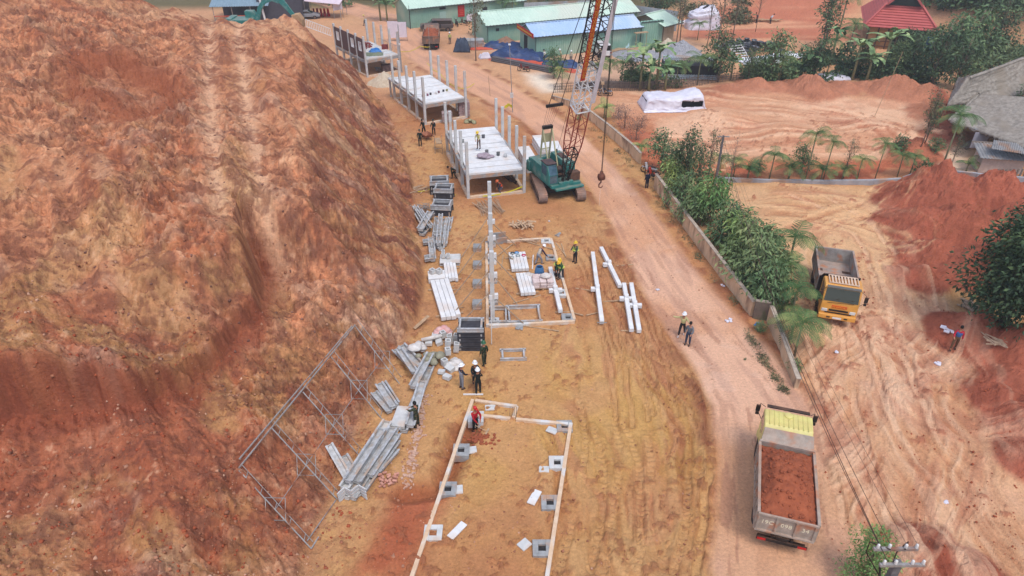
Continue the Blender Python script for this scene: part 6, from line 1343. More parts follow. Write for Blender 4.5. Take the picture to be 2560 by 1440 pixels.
p = W(1545, 121); b = MB(); b.add([(0, 0, 0), (1.7, 0, 0), (1.5, .5, 1.5), (.2, .5, 1.5), (0, .05, 0), (1.7, .05, 0), (1.5, .55, 1.5), (.2, .55, 1.5)], [(0, 1, 2, 3), (7, 6, 5, 4), (0, 3, 7, 4), (1, 5, 6, 2), (3, 2, 6, 7), (0, 4, 5, 1)]); tag(b.build('board', mat('pale_teal_board', (176, 202, 204), (156, 186, 190), rough=.6), None, loc=p), 'pale blue board leaning on the wall of the blue roofed shed', 'board')
s4, L4 = shed('green sheet yard wall closing the right of the blue roofed shed', (1598, 117), (1652, 111), .3, 3.4, 3.45, M_GWALL, M_GWALL, mono=True, over=.0, cat='wall')
s5, L5 = shed('small shed with green roof and tan end at the right of the green sheds', (1653, 111), (1681, 103), 5.5, 3.0, 3.9, mat('tan_wall', (186, 166, 140), (160, 140, 116), rough=.8), M_GROOF, mono=False, over=.9)
b = MB(); corr(b, (0, 0, 0), (6.5, 4, 0), (0, 0, 3.0), (6.5, 4, 3.0), 20); p = W(1585, 62); 
tag(b.build('sheet_fence', M_GREY, None, loc=(p[0], p[1], p[2]), rz=R(-70), solid=.04), 'grey sheet wall running between the middle shed and the small tan ended shed', 'fence')
# black walled building with blue grey roof, top left
t = thing('workshop', 'black walled workshop with grey blue roof behind the excavator arm', 'workshop', W(650, 54), R(6)); mk = mat('black_cladding', (78, 76, 84), (62, 60, 68), rough=.7)
b = MB(); b.box((3.6, 4, 1.9), (7.2, 7.6, 4.2)); b.build('wall', mk, t)
b = MB(); corr(b, (-7.5, -1.0, 2.6), (2, -1.0, 2.6), (-7.5, 6, 4.6), (2, 6, 4.6), 24, .05); b.build('roof', mat('grey_blue_roof', (136, 156, 166), (116, 136, 148), rough=.5), t, solid=.05)
b = MB(); b.bar((1.0, -.3, 0), (.7, -.3, 3.6), .28); b.build('white_post', M_WHITE, t)
for x in (-7, -4, -1): b = MB(); b.bar((x, -.8, 0), (x, -.8, 2.6), .1); b.build('post', M_STEEL, t)
b = MB(); b.bar((-7, -.8, 1.1), (-1, -.8, 1.1), .12); b.build('rail', mat('rail_orange', (206, 96, 70), (180, 80, 60), rough=.6), t)
b = MB(); b.box((-4, 5, 1.2), (6, .2, 2.6)); b.build('back_wall', mk, t)
# marquee with red covered chairs
t = thing('marquee', 'open marquee with pinkish white flat canopy above the red chairs', 'marquee', W(770, 44), R(-2)); b = MB(); b.add([(0, -1, 2.9), (6.2, -1.6, 2.5), (6.2, 2.5, 3.1), (0, 2.5, 3.4)], [(0, 1, 2, 3)]); b.build('canopy', mat('pink_canvas', (224, 204, 208), (206, 184, 190), rough=.8), t, solid=.05)
for x, y, h_ in ((0, -1, 2.9), (6.2, -1.6, 2.5), (0, 2.5, 3.4), (6.2, 2.5, 3.1)): b = MB(); b.bar((x, y, 0), (x, y, h_), .07); b.build('post', M_STEEL, t)
b = MB(); b.box((0, 0, 0), (.1, .1, .1))
for i in range(5):
    x, y = G(784 + i * 9.5, 40); t = thing('banquet_chair', 'red draped chair under the marquee, %s of five from the left' % ('first', 'second', 'third', 'fourth', 'fifth')[i], 'chair', (x, y, zat(x, y)), .2 * (i - 2), 'red draped chairs under the marquee')
    b = MB(); b.box((0, 0, .24), (.5, .5, .48), t=(.9, .9)); b.build('seat_cover', M_RED, t, bevel=.03); b = MB(); b.box((0, .22, .8), (.46, .10, .9), t=(.7, .8)); b.build('back_cover', M_RED, t, bevel=.03)
for l, (px, py), w, h, z, rz in (('white notice board on posts right of the marquee', (848, 46), 1.9, 1.1, 1.4, .9), ('left white hoarding panel behind the right columns of the farthest house', (985, 103), 1.6, 2.4, .5, -.1), ('right white hoarding panel behind the right columns of the farthest house', (1006, 103), 1.5, 2.2, .6, .1), ('long pink and white banner fence in front of the middle shed', (1215, 58), 6.4, 1.1, .4, .12)):
    x, y = G(px, py); t = thing('sign_board', l, 'board', (x, y, zat(x, y)), rz); b = MB(); b.box((0, 0, z + h / 2), (w, .05, h)); b.build('panel', mat('board_white', (226, 216, 222), (206, 194, 202), rough=.6), t)
    for s_ in (-1, 1): b = MB(); b.bar((s_ * w / 2, .05, 0), (s_ * w / 2, .05, z + h + .1), .06); b.build('post', M_STEEL, t)
# red roofed hip and gable house
def red_house():
    a = G(2160, 66, 3.0); c = G(2345, 80, 3.0); wd = math.dist(a, c); rz = math.atan2(c[1] - a[1], c[0] - a[0]); t = thing('timber_house', 'timber house with big red tiled hip and gable roof among the trees', 'house', (a[0], a[1], 0), rz)
    mr = mat('red_tiles', (190, 96, 90), (168, 80, 74), rough=.6, sc=1.0, amt=.3); D = 15.0; ze = 3.0; zg = 5.6; gx = wd * .26; gy = 3.4; zr = 8.0; m = wd / 2
    def tiles(b, p0, p1, q0, q1, n):
        p0, p1, q0, q1 = map(Vector, (p0, p1, q0, q1)); nr = (p1 - p0).cross(q0 - p0).normalized()
        if nr.z < 0: nr = -nr
        vs = []; fs = []
        for i in range(n):
            f, g = i / n, (i + 1) / n; k = len(vs); vs += [p0.lerp(q0, f) + nr * .10, p1.lerp(q1, f) + nr * .10, p1.lerp(q1, g), p0.lerp(q0, g), p0.lerp(q0, f), p1.lerp(q1, f)]; fs += [(k, k + 1, k + 2, k + 3), (k + 4, k + 5, k + 1, k)]
        b.add(vs, fs)
    b = MB(); tiles(b, (0, 0, ze), (wd, 0, ze), (gx, gy, zg), (wd - gx, gy, zg), 9); b.build('front_roof', mr, t)
    b = MB(); tiles(b, (0, 0, ze), (0, D, ze), (gx, gy, zg), (gx, D - gy, zg), 9); tiles(b, (gx, gy - .9, zg - .05), (gx, D - gy + .9, zg - .05), (m, gy - .9, zr), (m, D - gy + .9, zr), 8); b.build('left_roof', mr, t)
    b = MB(); tiles(b, (wd, 0, ze), (wd, D, ze), (wd - gx, gy, zg), (wd - gx, D - gy, zg), 9); tiles(b, (wd - gx, gy - .9, zg - .05), (wd - gx, D - gy + .9, zg - .05), (m, gy - .9, zr), (m, D - gy + .9, zr), 8); b.build('right_roof', mr, t)
    b = MB(); tiles(b, (0, D, ze), (wd, D, ze), (gx, D - gy, zg), (wd - gx, D - gy, zg), 9); b.build('back_roof', mr, t)
    b = MB(); b.add([(gx, gy - .1, zg), (wd - gx, gy - .1, zg), (m, gy - .1, zr - .1)], [(0, 1, 2)]); b.build('gable_panel', mat('dark_green_timber', (52, 66, 58), (40, 48, 44), rough=.8), t, solid=.1)
    b = MB()
    for p, q in (((0, 0, ze), (gx, gy, zg)), ((wd, 0, ze), (wd - gx, gy, zg)), ((gx, gy - .9, zg), (m, gy - .9, zr)), ((wd - gx, gy - .9, zg), (m, gy - .9, zr)), ((m, gy - 1, zr), (m, D - gy + 1, zr))): b.bar(Vector(p) + Vector((0, 0, .12)), Vector(q) + Vector((0, 0, .12)), .3, .22)
    b.build('ridge_tiles', mat('red_ridge', (190, 100, 92), (170, 80, 76), rough=.6), t)
    mb = mat('bamboo_wall', (196, 152, 104), (166, 120, 80), rough=.85, sc=4)
    for x0, x1 in ((1.0, 4.0), (9.6, wd - .9)): b = MB(); b.box(((x0 + x1) / 2, 1.2, 1.6), (x1 - x0, .12, 2.6)); b.build('wall_panel', mb, t)
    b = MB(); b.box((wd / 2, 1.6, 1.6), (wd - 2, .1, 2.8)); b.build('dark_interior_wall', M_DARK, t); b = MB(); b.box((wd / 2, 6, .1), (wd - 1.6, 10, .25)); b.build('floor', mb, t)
    for i in range(7): x = .8 + i * (wd - 1.6) / 6; b = MB(); b.bar((x, 1.0, -2.2), (x, 1.0, 3.2), .18); b.build('post', mat('dark_timber', (110, 84, 70), (80, 60, 50), rough=.8), t)
    b = MB(); b.bar((.8, .9, 1.0), (wd + 1.2, .9, 1.0), .1); b.bar((.8, .9, .3), (wd + 1.2, .9, .3), .1); b.build('balcony_rail', MATS['dark_timber'], t)
red_house()
p = W(2305, 140); b = MB(); rr = random.Random(2); b.grid(lambda u, v: (u * 3.4, .15 * math.sin(u * 19 + v * 3), v * 2.4 - .1 * math.sin(u * 3.1)), 24, 8); tag(b.build('tarpaulin', mat('deep_blue_tarp', (34, 84, 160), (24, 60, 124), rough=.5), None, True, loc=(p[0], p[1], p[2] + .2), solid=.02), 'deep blue sheet hanging below the red roofed house', 'tarpaulin')
# thatched house at the right edge
def thatch_roof(parent, name, pts, seed, m, n=46):
    """pts: eave a,b (front), c,d (back) and two ridge ends; thick uneven thatch"""
    b = MB(); (a, c, d, e, r0, r1) = [Vector(p) for p in pts]; rr = random.Random(seed)
    def face(p0, p1, q0, q1, s_):
        k = fbm(np.repeat(np.arange(n + 1)[:, None], n + 1, 1) * .3 + s_ * 20., np.repeat(np.arange(n + 1)[None, :], n + 1, 0) * .3, 1.5, 4, seed + s_, .65)
        nr = (p1 - p0).cross(q0 - p0).normalized(); nr = nr if nr.z > 0 else -nr
        def f(u, v):
            i, j = int(round(u * n)), int(round(v * n)); p = p0.lerp(p1, u).lerp(q0.lerp(q1, u), v); sag = .35 * math.sin(math.pi * v); e_ = (0 if j else (rr.random() - .5) * .3)
            ed = min(1, 8 * min(u, 1 - u)) * min(1, 6 * (1 - v)); return p + nr * ((k[i, j] - .5) * .28 * ed) - Vector((0, 0, sag * .4 + e_ + (.18 * (j == 0))))
        b.grid(f, n, n)
    face(a, c, r0, r1, 0); face(c, d, r1, r1 + (r1 - r0) * .001, 1); face(d, e, r1, r0, 2); face(e, a, r0, r0 + (r1 - r0) * .001, 3)
    return b.build(name, m, parent, True, solid=.22)
def thatch_house():
    o = Vector((*G(2372, 300, 2.8), 0)); t = thing('thatched_house', 'large grey thatched house with two roof tiers at the right edge', 'house', tuple(o)); mt = mat('thatch', (164, 154, 142), (118, 108, 98), rough=.95, sc=3, amt=.6, bump=.8, bsc=16, c3=(138, 126, 112), sc3=.5)
    P = lambda px, py, z: Vector((*G(px, py, z), z)) - o
    thatch_roof(t, 'upper_roof', [P(2374, 262, 3.6), P(2545, 238, 4.0), P(2760, 150, 4.0), P(2400, 195, 3.6), P(2425, 192, 6.0), P(2620, 120, 7.4)], 3, mt)
    thatch_roof(t, 'lower_roof', [P(2376, 300, 2.7), P(2575, 372, 2.7), P(2720, 290, 2.9), P(2480, 215, 3.3), P(2450, 236, 4.4), P(2640, 246, 5.0)], 5, mt)
    b = MB(); corr(b, P(2390, 306, 2.62), P(2470, 336, 2.62), P(2395, 290, 2.9), P(2475, 318, 2.9), 14, .06); b.build('tin_eave', M_TIN, t, solid=.02)
    b = MB(); corr(b, P(2478, 372, 2.3), P(2600, 392, 2.3), P(2484, 350, 2.7), P(2606, 368, 2.7), 22, .06); b.build('tin_eave', M_TIN, t, solid=.02)
    for px, py in ((2432, 372), (2508, 386), (2400, 330), (2545, 395), (2580, 380)): q = Vector(W(px, py)) - o; b = MB(); b.bar(q, q + Vector((.3, .2, 3.0)), .14); b.build('post', mat('grey_timber', (150, 134, 120), (110, 98, 88), rough=.9), t)
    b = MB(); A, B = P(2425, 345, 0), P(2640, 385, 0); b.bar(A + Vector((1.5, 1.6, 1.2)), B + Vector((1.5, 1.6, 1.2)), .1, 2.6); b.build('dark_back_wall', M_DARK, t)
    q0 = P(2405, 372, 0); q1 = P(2490, 346, 0); b = MB(); b.bar(q0 + Vector((0, 0, .1)), q1 + Vector((1, 0, 1.6)), .8, .14); b.build('ramp', MATS['grey_timber'], t)
    b = MB(); b.box(P(2452, 345, 2.0) + Vector((0, 0, -.2)), (1.4, .06, 1.5)); b.build('side_panel', mat('grey_panel', (160, 156, 164), (140, 136, 144), rough=.8), t)
thatch_house()
x, y = G(2442, 432); t = thing('tin_shed', 'small pale walled shed with corrugated tin roof in front of the thatched house', 'shed', (x, y, 0), R(-8)); b = MB(); b.box((1.9, .9, .75), (3.6, 1.6, 1.5)); b.build('wall', mat('limewash', (200, 180, 166), (170, 150, 136), rough=.9), t)
b = MB(); corr(b, (-.3, -.3, 1.5), (4.2, -.3, 1.4), (-.3, 2.0, 2.15), (4.2, 2.0, 2.05), 16, .07); b.build('roof', M_TIN, t, solid=.03); b = MB(); b.bar((-.4, 2.0, 2.2), (4.4, 2.0, 2.1), .12); b.build('ridge_pole', MATS['grey_timber'], t)
# boundary walls
M_WALL = mat('stained_render', (222, 192, 156), (186, 154, 122), rough=.9, sc=1.6, amt=.6, bump=.4, stretch=(1, 1, .35), c3=(140, 112, 92), sc3=1.1)
M_WALL2 = mat('grey_block', (172, 170, 172), (140, 138, 140), rough=.9, sc=1.5, bump=.3, c3=(170, 140, 120), sc3=.6)
def wall(name, label, pts, h, th, m, cap=True, mc=None):
    P = [Vector((*G(a, b_), 0)) for a, b_ in pts]; o = P[0]; t = thing(name, label, 'wall', tuple(o)); hs = h if isinstance(h, (list, tuple)) else [h] * len(P)
    b = MB(); c = MB()
    for i, (A, B) in enumerate(zip(P, P[1:])):
        A, B = A - o, B - o; n = max(2, int((B - A).length / 1.2)); d = (B - A).normalized(); w = Vector((-d.y, d.x, 0)) * th / 2; vs = []
        for j in range(n + 1):
            f = j / n; p = A.lerp(B, f); hh = hs[i] + (hs[i + 1] - hs[i]) * f + random.uniform(-.02, .02); vs += [p - w + Vector((0, 0, -.4)), p + w + Vector((0, 0, -.4)), p + w + Vector((0, 0, hh)), p - w + Vector((0, 0, hh))]
        b.add(vs, [(4 * j + k, 4 * j + (k + 1) % 4, 4 * j + 4 + (k + 1) % 4, 4 * j + 4 + k) for j in range(n) for k in range(4)] + [(3, 2, 1, 0), (4 * n, 4 * n + 1, 4 * n + 2, 4 * n + 3)])
        c.bar(A + Vector((0, 0, hs[i] + .045)), B + Vector((0, 0, hs[i + 1] + .045)), th + .05, .06)
    b.build('wall_body', m, t)
    if cap: c.build('coping', mc or mat('weathered_coping', (196, 178, 158), (140, 124, 110), rough=.9, sc=3), t)
    return t
wall('boundary_wall', 'upper stretch of stained boundary wall beside the road, behind the crane hook', [(1380, 246), (1420, 266), (1456, 284), (1520, 336), (1580, 390), (1599, 413)], [.3, .7, .9, 1.0, 1.1, 1.15], .2, M_WALL)
wall('boundary_wall', 'long middle stretch of stained boundary wall beside the road and leafy trees', [(1636, 470), (1700, 555), (1790, 675), (1877, 792)], [1.3, 1.2, 1.15, 1.1], .2, M_WALL)
wall('boundary_wall', 'short cross wall joining the two nearer stretches of boundary wall', [(1880, 795), (1917, 800)], 1.3, .2, mat('dark_render', (130, 112, 98), (90, 78, 70), rough=.9, sc=2, c3=(90, 96, 66), sc3=1.5))
wall('boundary_wall', 'nearest stretch of stained boundary wall below the palms, ending at the yard mouth', [(1920, 804), (1944, 860), (1990, 972)], [1.15, 1.0, .65], .22, M_WALL)
wall('retaining_wall', 'low pale grey wall in front of the young palm row, left stretch', [(1792, 452), (1900, 456), (2060, 459), (2180, 461), (2250, 458)], [.35, .3, .3, .45, .5], .3, M_WALL2, False)
wall('retaining_wall', 'grey wall stretch rising behind the dark red heap to the right edge', [(2255, 458), (2280, 448), (2360, 452), (2430, 466), (2500, 474), (2600, 482)], [.6, .55, 1.0, 1.25, 1.3, 1.3], .25, M_WALL2, False)
for i in range(9):
    px = 2475 + i * 10; x, y = G(px, 468); b = MB(); b.bar((0, 0, 0), (.1, 0, 1.7), .10); tag(b.build('fence_post', MATS['grey_timber'], None, loc=(x, y, 0)), 'rough timber post against the grey wall at the right edge, number %d from the left' % (i + 1) if 0 else 'rough timber post in the row against the grey wall at the right edge', 'post', 'timber posts against the grey wall')
def stick_fence(label, pts, h, m, n_per=3.0, seed=1, rails=True):
    b = MB(); rr = random.Random(seed); P = [Vector(W(a, c)) for a, c in pts]; o = P[0].copy()
    for A, B in zip(P, P[1:]):
        n = int((B - A).length * n_per)
        for i in range(n):
            p = A.lerp(B, i / n) - o; hh = h * rr.uniform(.8, 1.15); b.bar(p, p + Vector((rr.uniform(-.06, .06), 0, hh)), .045)
        if rails:
            for z in (.3, .6, .85): b.bar(A - o + Vector((0, .04, h * z)), B - o + Vector((0, .04, h * z)), .05)
    return tag(b.build('stick_fence', m, None, loc=o), label, 'fence')
M_FEN = mat('fence_sticks', (136, 118, 104), (94, 82, 74), rough=.9)
stick_fence('grey brown stick fence below the banana plants along the lane', [(1384, 232), (1480, 228), (1600, 228), (1690, 222), (1760, 212)], 1.25, M_FEN, 4.5, 3)
stick_fence('thin wire and stick fence above the mound row, right of the sheet stack', [(1762, 210), (1840, 201), (1930, 200)], 1.0, M_FEN, 2, 4)
sticks_ = 0
wall('block_wall', 'low wall of piled grey blocks behind the lane fence', [(1440, 222), (1520, 220), (1640, 220)], .75, .6, mat('piled_block', (120, 108, 102), (80, 72, 70), rough=.95, sc=3, bump=1.0), False)
# ------------------------------------------------------------------ plants
def leafmat(name, c, c2, c3=None):
    """foliage whose hue and depth differ a little from plant to plant"""
    m = mat(name, c, c2, rough=.65, sc=1.3, amt=.75, spec=.25, c3=c3, sc3=.9); nt = m.node_tree; b = nt.nodes['Principled BSDF']; src = b.inputs['Base Color'].links[0].from_socket
    oi = N(nt, 'ShaderNodeObjectInfo'); hs = N(nt, 'ShaderNodeHueSaturation'); mr = N(nt, 'ShaderNodeMapRange'); mr.inputs[3].default_value = .455; mr.inputs[4].default_value = .515; m2 = N(nt, 'ShaderNodeMapRange'); m2.inputs[3].default_value = 1.15; m2.inputs[4].default_value = .72
    L = nt.links.new; L(oi.outputs['Random'], mr.inputs[0]); L(oi.outputs['Random'], m2.inputs[0]); L(mr.outputs[0], hs.inputs['Hue']); L(m2.outputs[0], hs.inputs['Value']); hs.inputs['Saturation'].default_value = .88; L(src, hs.inputs['Color']); L(hs.outputs[0], b.inputs['Base Color']); return m
LM = {'dark': leafmat('leaf_dark', (82, 112, 66), (46, 72, 46), (106, 132, 76)), 'mid': leafmat('leaf_mid', (108, 142, 82), (62, 94, 56), (140, 162, 94)), 'bright': leafmat('leaf_bright', (132, 168, 76), (80, 118, 56), (160, 186, 92)),
      'palm': leafmat('leaf_palm', (96, 134, 62), (48, 84, 42), (150, 162, 82)), 'olive': leafmat('leaf_olive', (112, 116, 72), (70, 76, 50), (134, 130, 84)), 'dry': leafmat('leaf_dry', (150, 122, 100), (110, 84, 72), (170, 142, 112)), 'banana': leafmat('leaf_banana', (116, 156, 92), (74, 110, 64), (150, 176, 110)),
      'big': leafmat('leaf_big', (62, 92, 52), (30, 50, 34), (84, 112, 58))}
M_BARK = mat('bark', (150, 130, 112), (106, 90, 78), rough=.9, sc=5)
def leaf_cloud(blobs, n, size, seed, droop=0, aspect=.45, shell=.55):
    """n small bent leaves spread through overlapping uneven blobs -> verts, faces"""
    r = np.random.default_rng(seed); B = np.array(blobs, float); w = B[:, 3] * B[:, 4] * B[:, 5]; k = r.choice(len(B), n, p=w / w.sum())
    d = r.normal(size=(n, 3)); d /= np.linalg.norm(d, axis=1)[:, None]; rad = (shell + (1 - shell) * r.random(n)) * (.78 + .5 * r.random(n) ** 2)
    P = B[k, :3] + d * rad[:, None] * B[k, 3:6]
    ax = d * .8 + r.normal(size=(n, 3)) * .7; ax[:, 2] -= droop; ax /= np.linalg.norm(ax, axis=1)[:, None]
    up = r.normal(size=(n, 3)) * .6 + np.array((0, 0, 1.0)); sd = np.cross(ax, up); sd /= np.linalg.norm(sd, axis=1)[:, None] + 1e-9; nr = np.cross(sd, ax)
    s = size * (.6 + .8 * r.random(n))[:, None]
    a = P; b = P + ax * s * .45 + sd * s * aspect * .5; c = P + ax * s - nr * s * .15; e = P + ax * s * .45 - sd * s * aspect * .5
    V = np.stack([a, b, c, e], 1).reshape(-1, 3); F = np.arange(n * 4).reshape(-1, 4); return V, F
def cloud_mesh(name, VF, m):
    V = np.concatenate([v for v, f in VF]); F = []; o = 0
    for v, f in VF: F.append(f + o); o += len(v)
    F = np.concatenate(F); me = bpy.data.meshes.new(name); me.vertices.add(len(V)); me.vertices.foreach_set('co', V.astype(np.float32).ravel()); me.loops.add(F.size); me.loops.foreach_set('vertex_index', F.astype(np.int32).ravel())
    me.polygons.add(len(F)); me.polygons.foreach_set('loop_start', np.arange(0, F.size, 4, dtype=np.int32)); me.polygons.foreach_set('loop_total', np.full(len(F), 4, np.int32)); me.update(calc_edges=True); me.materials.append(m); return me
TREE = {}
def tree_kind(kind, H, Rr, leaf, n, size, seed, nb=9, droop=0, low=.25, aspect=.45, slim=1.0, trunk=.10, twigs=0):
    rr = random.Random(seed); bl = []
    for i in range(nb):
        f = i / max(1, nb - 1); z = H * (low + (1 - low) * (.12 + .76 * f)); prof = math.sin(math.pi * (.2 + .68 * f)); a = rr.random() * 6.28; d = Rr * .5 * prof * rr.random() ** .5
        s = Rr * (.36 + .30 * rr.random()) * (.55 + .45 * prof); bl.append((math.cos(a) * d, math.sin(a) * d, z, s, s, s * .8 * slim))
    cm = cloud_mesh(kind + '_crown', [leaf_cloud(bl, n, size, seed, droop, aspect)], LM[leaf])
    b = MB(); b.tube([(0, 0, -.3), (.02 * H, 0, H * .3), (0, .02 * H, H * .6), (0, 0, H * .88)], trunk, 7, trunk * .3)
    for bx in bl: b.tube([(0, 0, bx[2] * .55), (bx[0] * .5, bx[1] * .5, bx[2] * .8), (bx[0], bx[1], bx[2] + bx[5] * .2)], trunk * .38, 5, trunk * .1)
    for _ in range(twigs):
        a = rr.random() * 6.28; z = H * rr.uniform(.4, .9); l = H * rr.uniform(.08, .2); b.tube([(0, 0, z), (math.cos(a) * l * .6, math.sin(a) * l * .6, z + l * .5), (math.cos(a) * l, math.sin(a) * l, z + l)], trunk * .2, 4, .006)
    TREE[kind] = (cm, b.mesh(kind + '_trunk', M_BARK, True))
tree_kind('round', 4.0, 1.9, 'mid', 1500, .22, 1, 9, .2, .15)
tree_kind('dense', 4.5, 2.0, 'dark', 1700, .22, 2, 10, .2, .12)
tree_kind('slim', 6.0, 1.25, 'dark', 1300, .20, 3, 11, .3, .12, slim=1.2, trunk=.07)
tree_kind('airy', 6.5, 1.3, 'olive', 420, .20, 4, 10, .2, .3, trunk=.06, twigs=14)
tree_kind('weep', 3.4, 2.0, 'mid', 1500, .34, 5, 11, .9, .12, aspect=.28)
tree_kind('weepb', 3.4, 1.9, 'bright', 1400, .34, 6, 11, .9, .12, aspect=.28)
tree_kind('giant', 8.5, 4.9, 'big', 17000, .33, 7, 32, .25, .10, slim=.9, trunk=.3)
tree_kind('bush', 1.6, 1.2, 'mid', 700, .18, 8, 7, .1, .05, trunk=.05)
tree_kind('dryb', 2.0, 1.7, 'dry', 900, .16, 9, 9, 0, .05, aspect=.2, trunk=.04, twigs=20)
tree_kind('spray', 3.6, 1.45, 'bright', 3600, .13, 10, 14, .2, .05, aspect=.4, trunk=.05)
tree_kind('bare', 7.5, 1.2, 'olive', 60, .16, 11, 6, .2, .4, trunk=.055, twigs=26)
def frond(b, base, az, el, L, wd, n=11, sag=1.0, tw=.0):
    pts = []; p = Vector(base); e = el; st = L / n
    for i in range(n + 1): pts.append(p.copy()); p = p + Vector((math.cos(az) * math.cos(e), math.sin(az) * math.cos(e), math.sin(e))) * st; e -= sag * 1.5 / n
    vs = []; fs = []; sd = Vector((-math.sin(az), math.cos(az), 0))
    for i in range(1, n):
        d = (pts[i + 1] - pts[i - 1]).normalized(); l = wd * math.sin(math.pi * (.12 + .82 * i / n)) ** .7
        for s_ in (-1, 1):
            k = len(vs); q = (sd * s_ * .80 + d * .62 - Vector((0, 0, .30 + .12 * (i % 2)))).normalized(); vs += [pts[i] - d * st * .24, pts[i] + d * st * .24, pts[i] + q * l + d * .015, pts[i] + q * l - d * .015]; fs.append((k, k + 1, k + 2, k + 3))
    b.add(vs, fs); b.tube(pts, .022, 4, .006)
def palm_kind(kind, H, nf, L, seed, leaf='palm'):
    rr = random.Random(seed); b = MB(); top = (.08 * H * .3, .0, H)
    for i in range(nf): frond(b, top, i * 2.4 + rr.uniform(-.2, .2), R(rr.uniform(25, 78)), L * rr.uniform(.8, 1.1), L * .34, 22, rr.uniform(.9, 1.7))
    c = b.mesh(kind + '_crown', LM[leaf]); b = MB(); b.tube([(0, 0, -.3), (.02 * H, .02, H * .5), (top[0], top[1], H * .86)], .075, 8, .055)
    b.tube([(top[0], 0, H * .84), (top[0], 0, H + .05)], .08, 8, .05); TREE[kind] = (c, b.mesh(kind + '_trunk', mat('palm_stem', (140, 142, 100), (110, 100, 80), rough=.8, sc=4), True))
palm_kind('palm', 2.6, 10, 1.9, 21); palm_kind('palmtall', 4.6, 9, 1.8, 22); palm_kind('palmlow', .9, 9, 1.5, 23, 'palm'); palm_kind('palmbright', 1.0, 8, 1.5, 24, 'bright')
def banana_kind(kind, H, nf, L, seed):
    rr = random.Random(seed); b = MB()
    for i in range(nf):
        az = i * 2.4 + rr.uniform(-.3, .3); el = R(rr.uniform(30, 80)); p = Vector((0, 0, H)); e = el; n = 8; st = L / n; vs = []; sd = Vector((-math.sin(az), math.cos(az), 0)); sg = rr.uniform(1.2, 2.2)
        for j in range(n + 1):
            w = .32 * math.sin(math.pi * min(1, .08 + .9 * j / n)) ** .6 * (0 if j == 0 else 1) + .03; vs += [p - sd * w + Vector((0, 0, -.06)), p.copy(), p + sd * w + Vector((0, 0, -.06))]
            p = p + Vector((math.cos(az) * math.cos(e), math.sin(az) * math.cos(e), math.sin(e))) * st; e -= sg / n
        b.add(vs, [(3 * j + k, 3 * j + k + 1, 3 * j + k + 4, 3 * j + k + 3) for j in range(n) for k in range(2) if not (rr.random() < .12)])
    c = b.mesh(kind + '_crown', LM['banana']); b = MB(); b.tube([(0, 0, -.3), (.05, 0, H * .5), (0, 0, H + .1)], .16, 9, .09); TREE[kind] = (c, b.mesh(kind + '_trunk', mat('banana_stem', (156, 150, 104), (110, 104, 74), rough=.7, sc=3), True))
banana_kind('banana', 2.4, 9, 2.2, 31); banana_kind('bananatall', 3.6, 9, 2.5, 32)
NAMES = {'round': ('leafy_tree', 'tree'), 'dense': ('leafy_tree', 'tree'), 'slim': ('slim_tree', 'tree'), 'airy': ('sparse_tree', 'tree'), 'weep': ('weeping_shrub', 'shrub'), 'weepb': ('weeping_shrub', 'shrub'), 'giant': ('broadleaf_tree', 'tree'), 'bush': ('bush', 'bush'), 'dryb': ('dry_bush', 'bush'),
         'spray': ('leafy_bush', 'bush'), 'bare': ('bare_tree', 'tree'), 'palm': ('palm', 'palm'), 'palmtall': ('palm', 'palm'), 'palmlow': ('palm', 'palm'), 'palmbright': ('palm', 'palm'), 'banana': ('banana_plant', 'banana plant'), 'bananatall': ('banana_plant', 'banana plant')}
pr = random.Random(77); SC = {'round': 1.2, 'dense': 1.15, 'weep': 1.22, 'weepb': 1.22, 'slim': 1.1, 'palm': 1.02, 'palmlow': 1.0, 'palmtall': 1.05}
def plant(kind, px, py, s, label, group=None, sz=None, z=None):
    x, y = G(px, py) if z is None else G(px, py, z); nm, cat = NAMES[kind]; c, tk = TREE[kind]; zz = zat(x, y)
    t = thing(nm, label, cat, (x, y, zz), pr.random() * 6.28, group); s *= SC.get(kind, 1); t.scale = (s, s, sz or s)
    link('crown', c, t); link('trunk' if 'banana' not in kind and 'palm' not in kind else 'stem', tk, t); return t
g1 = 'trees and shrubs behind the road boundary wall'
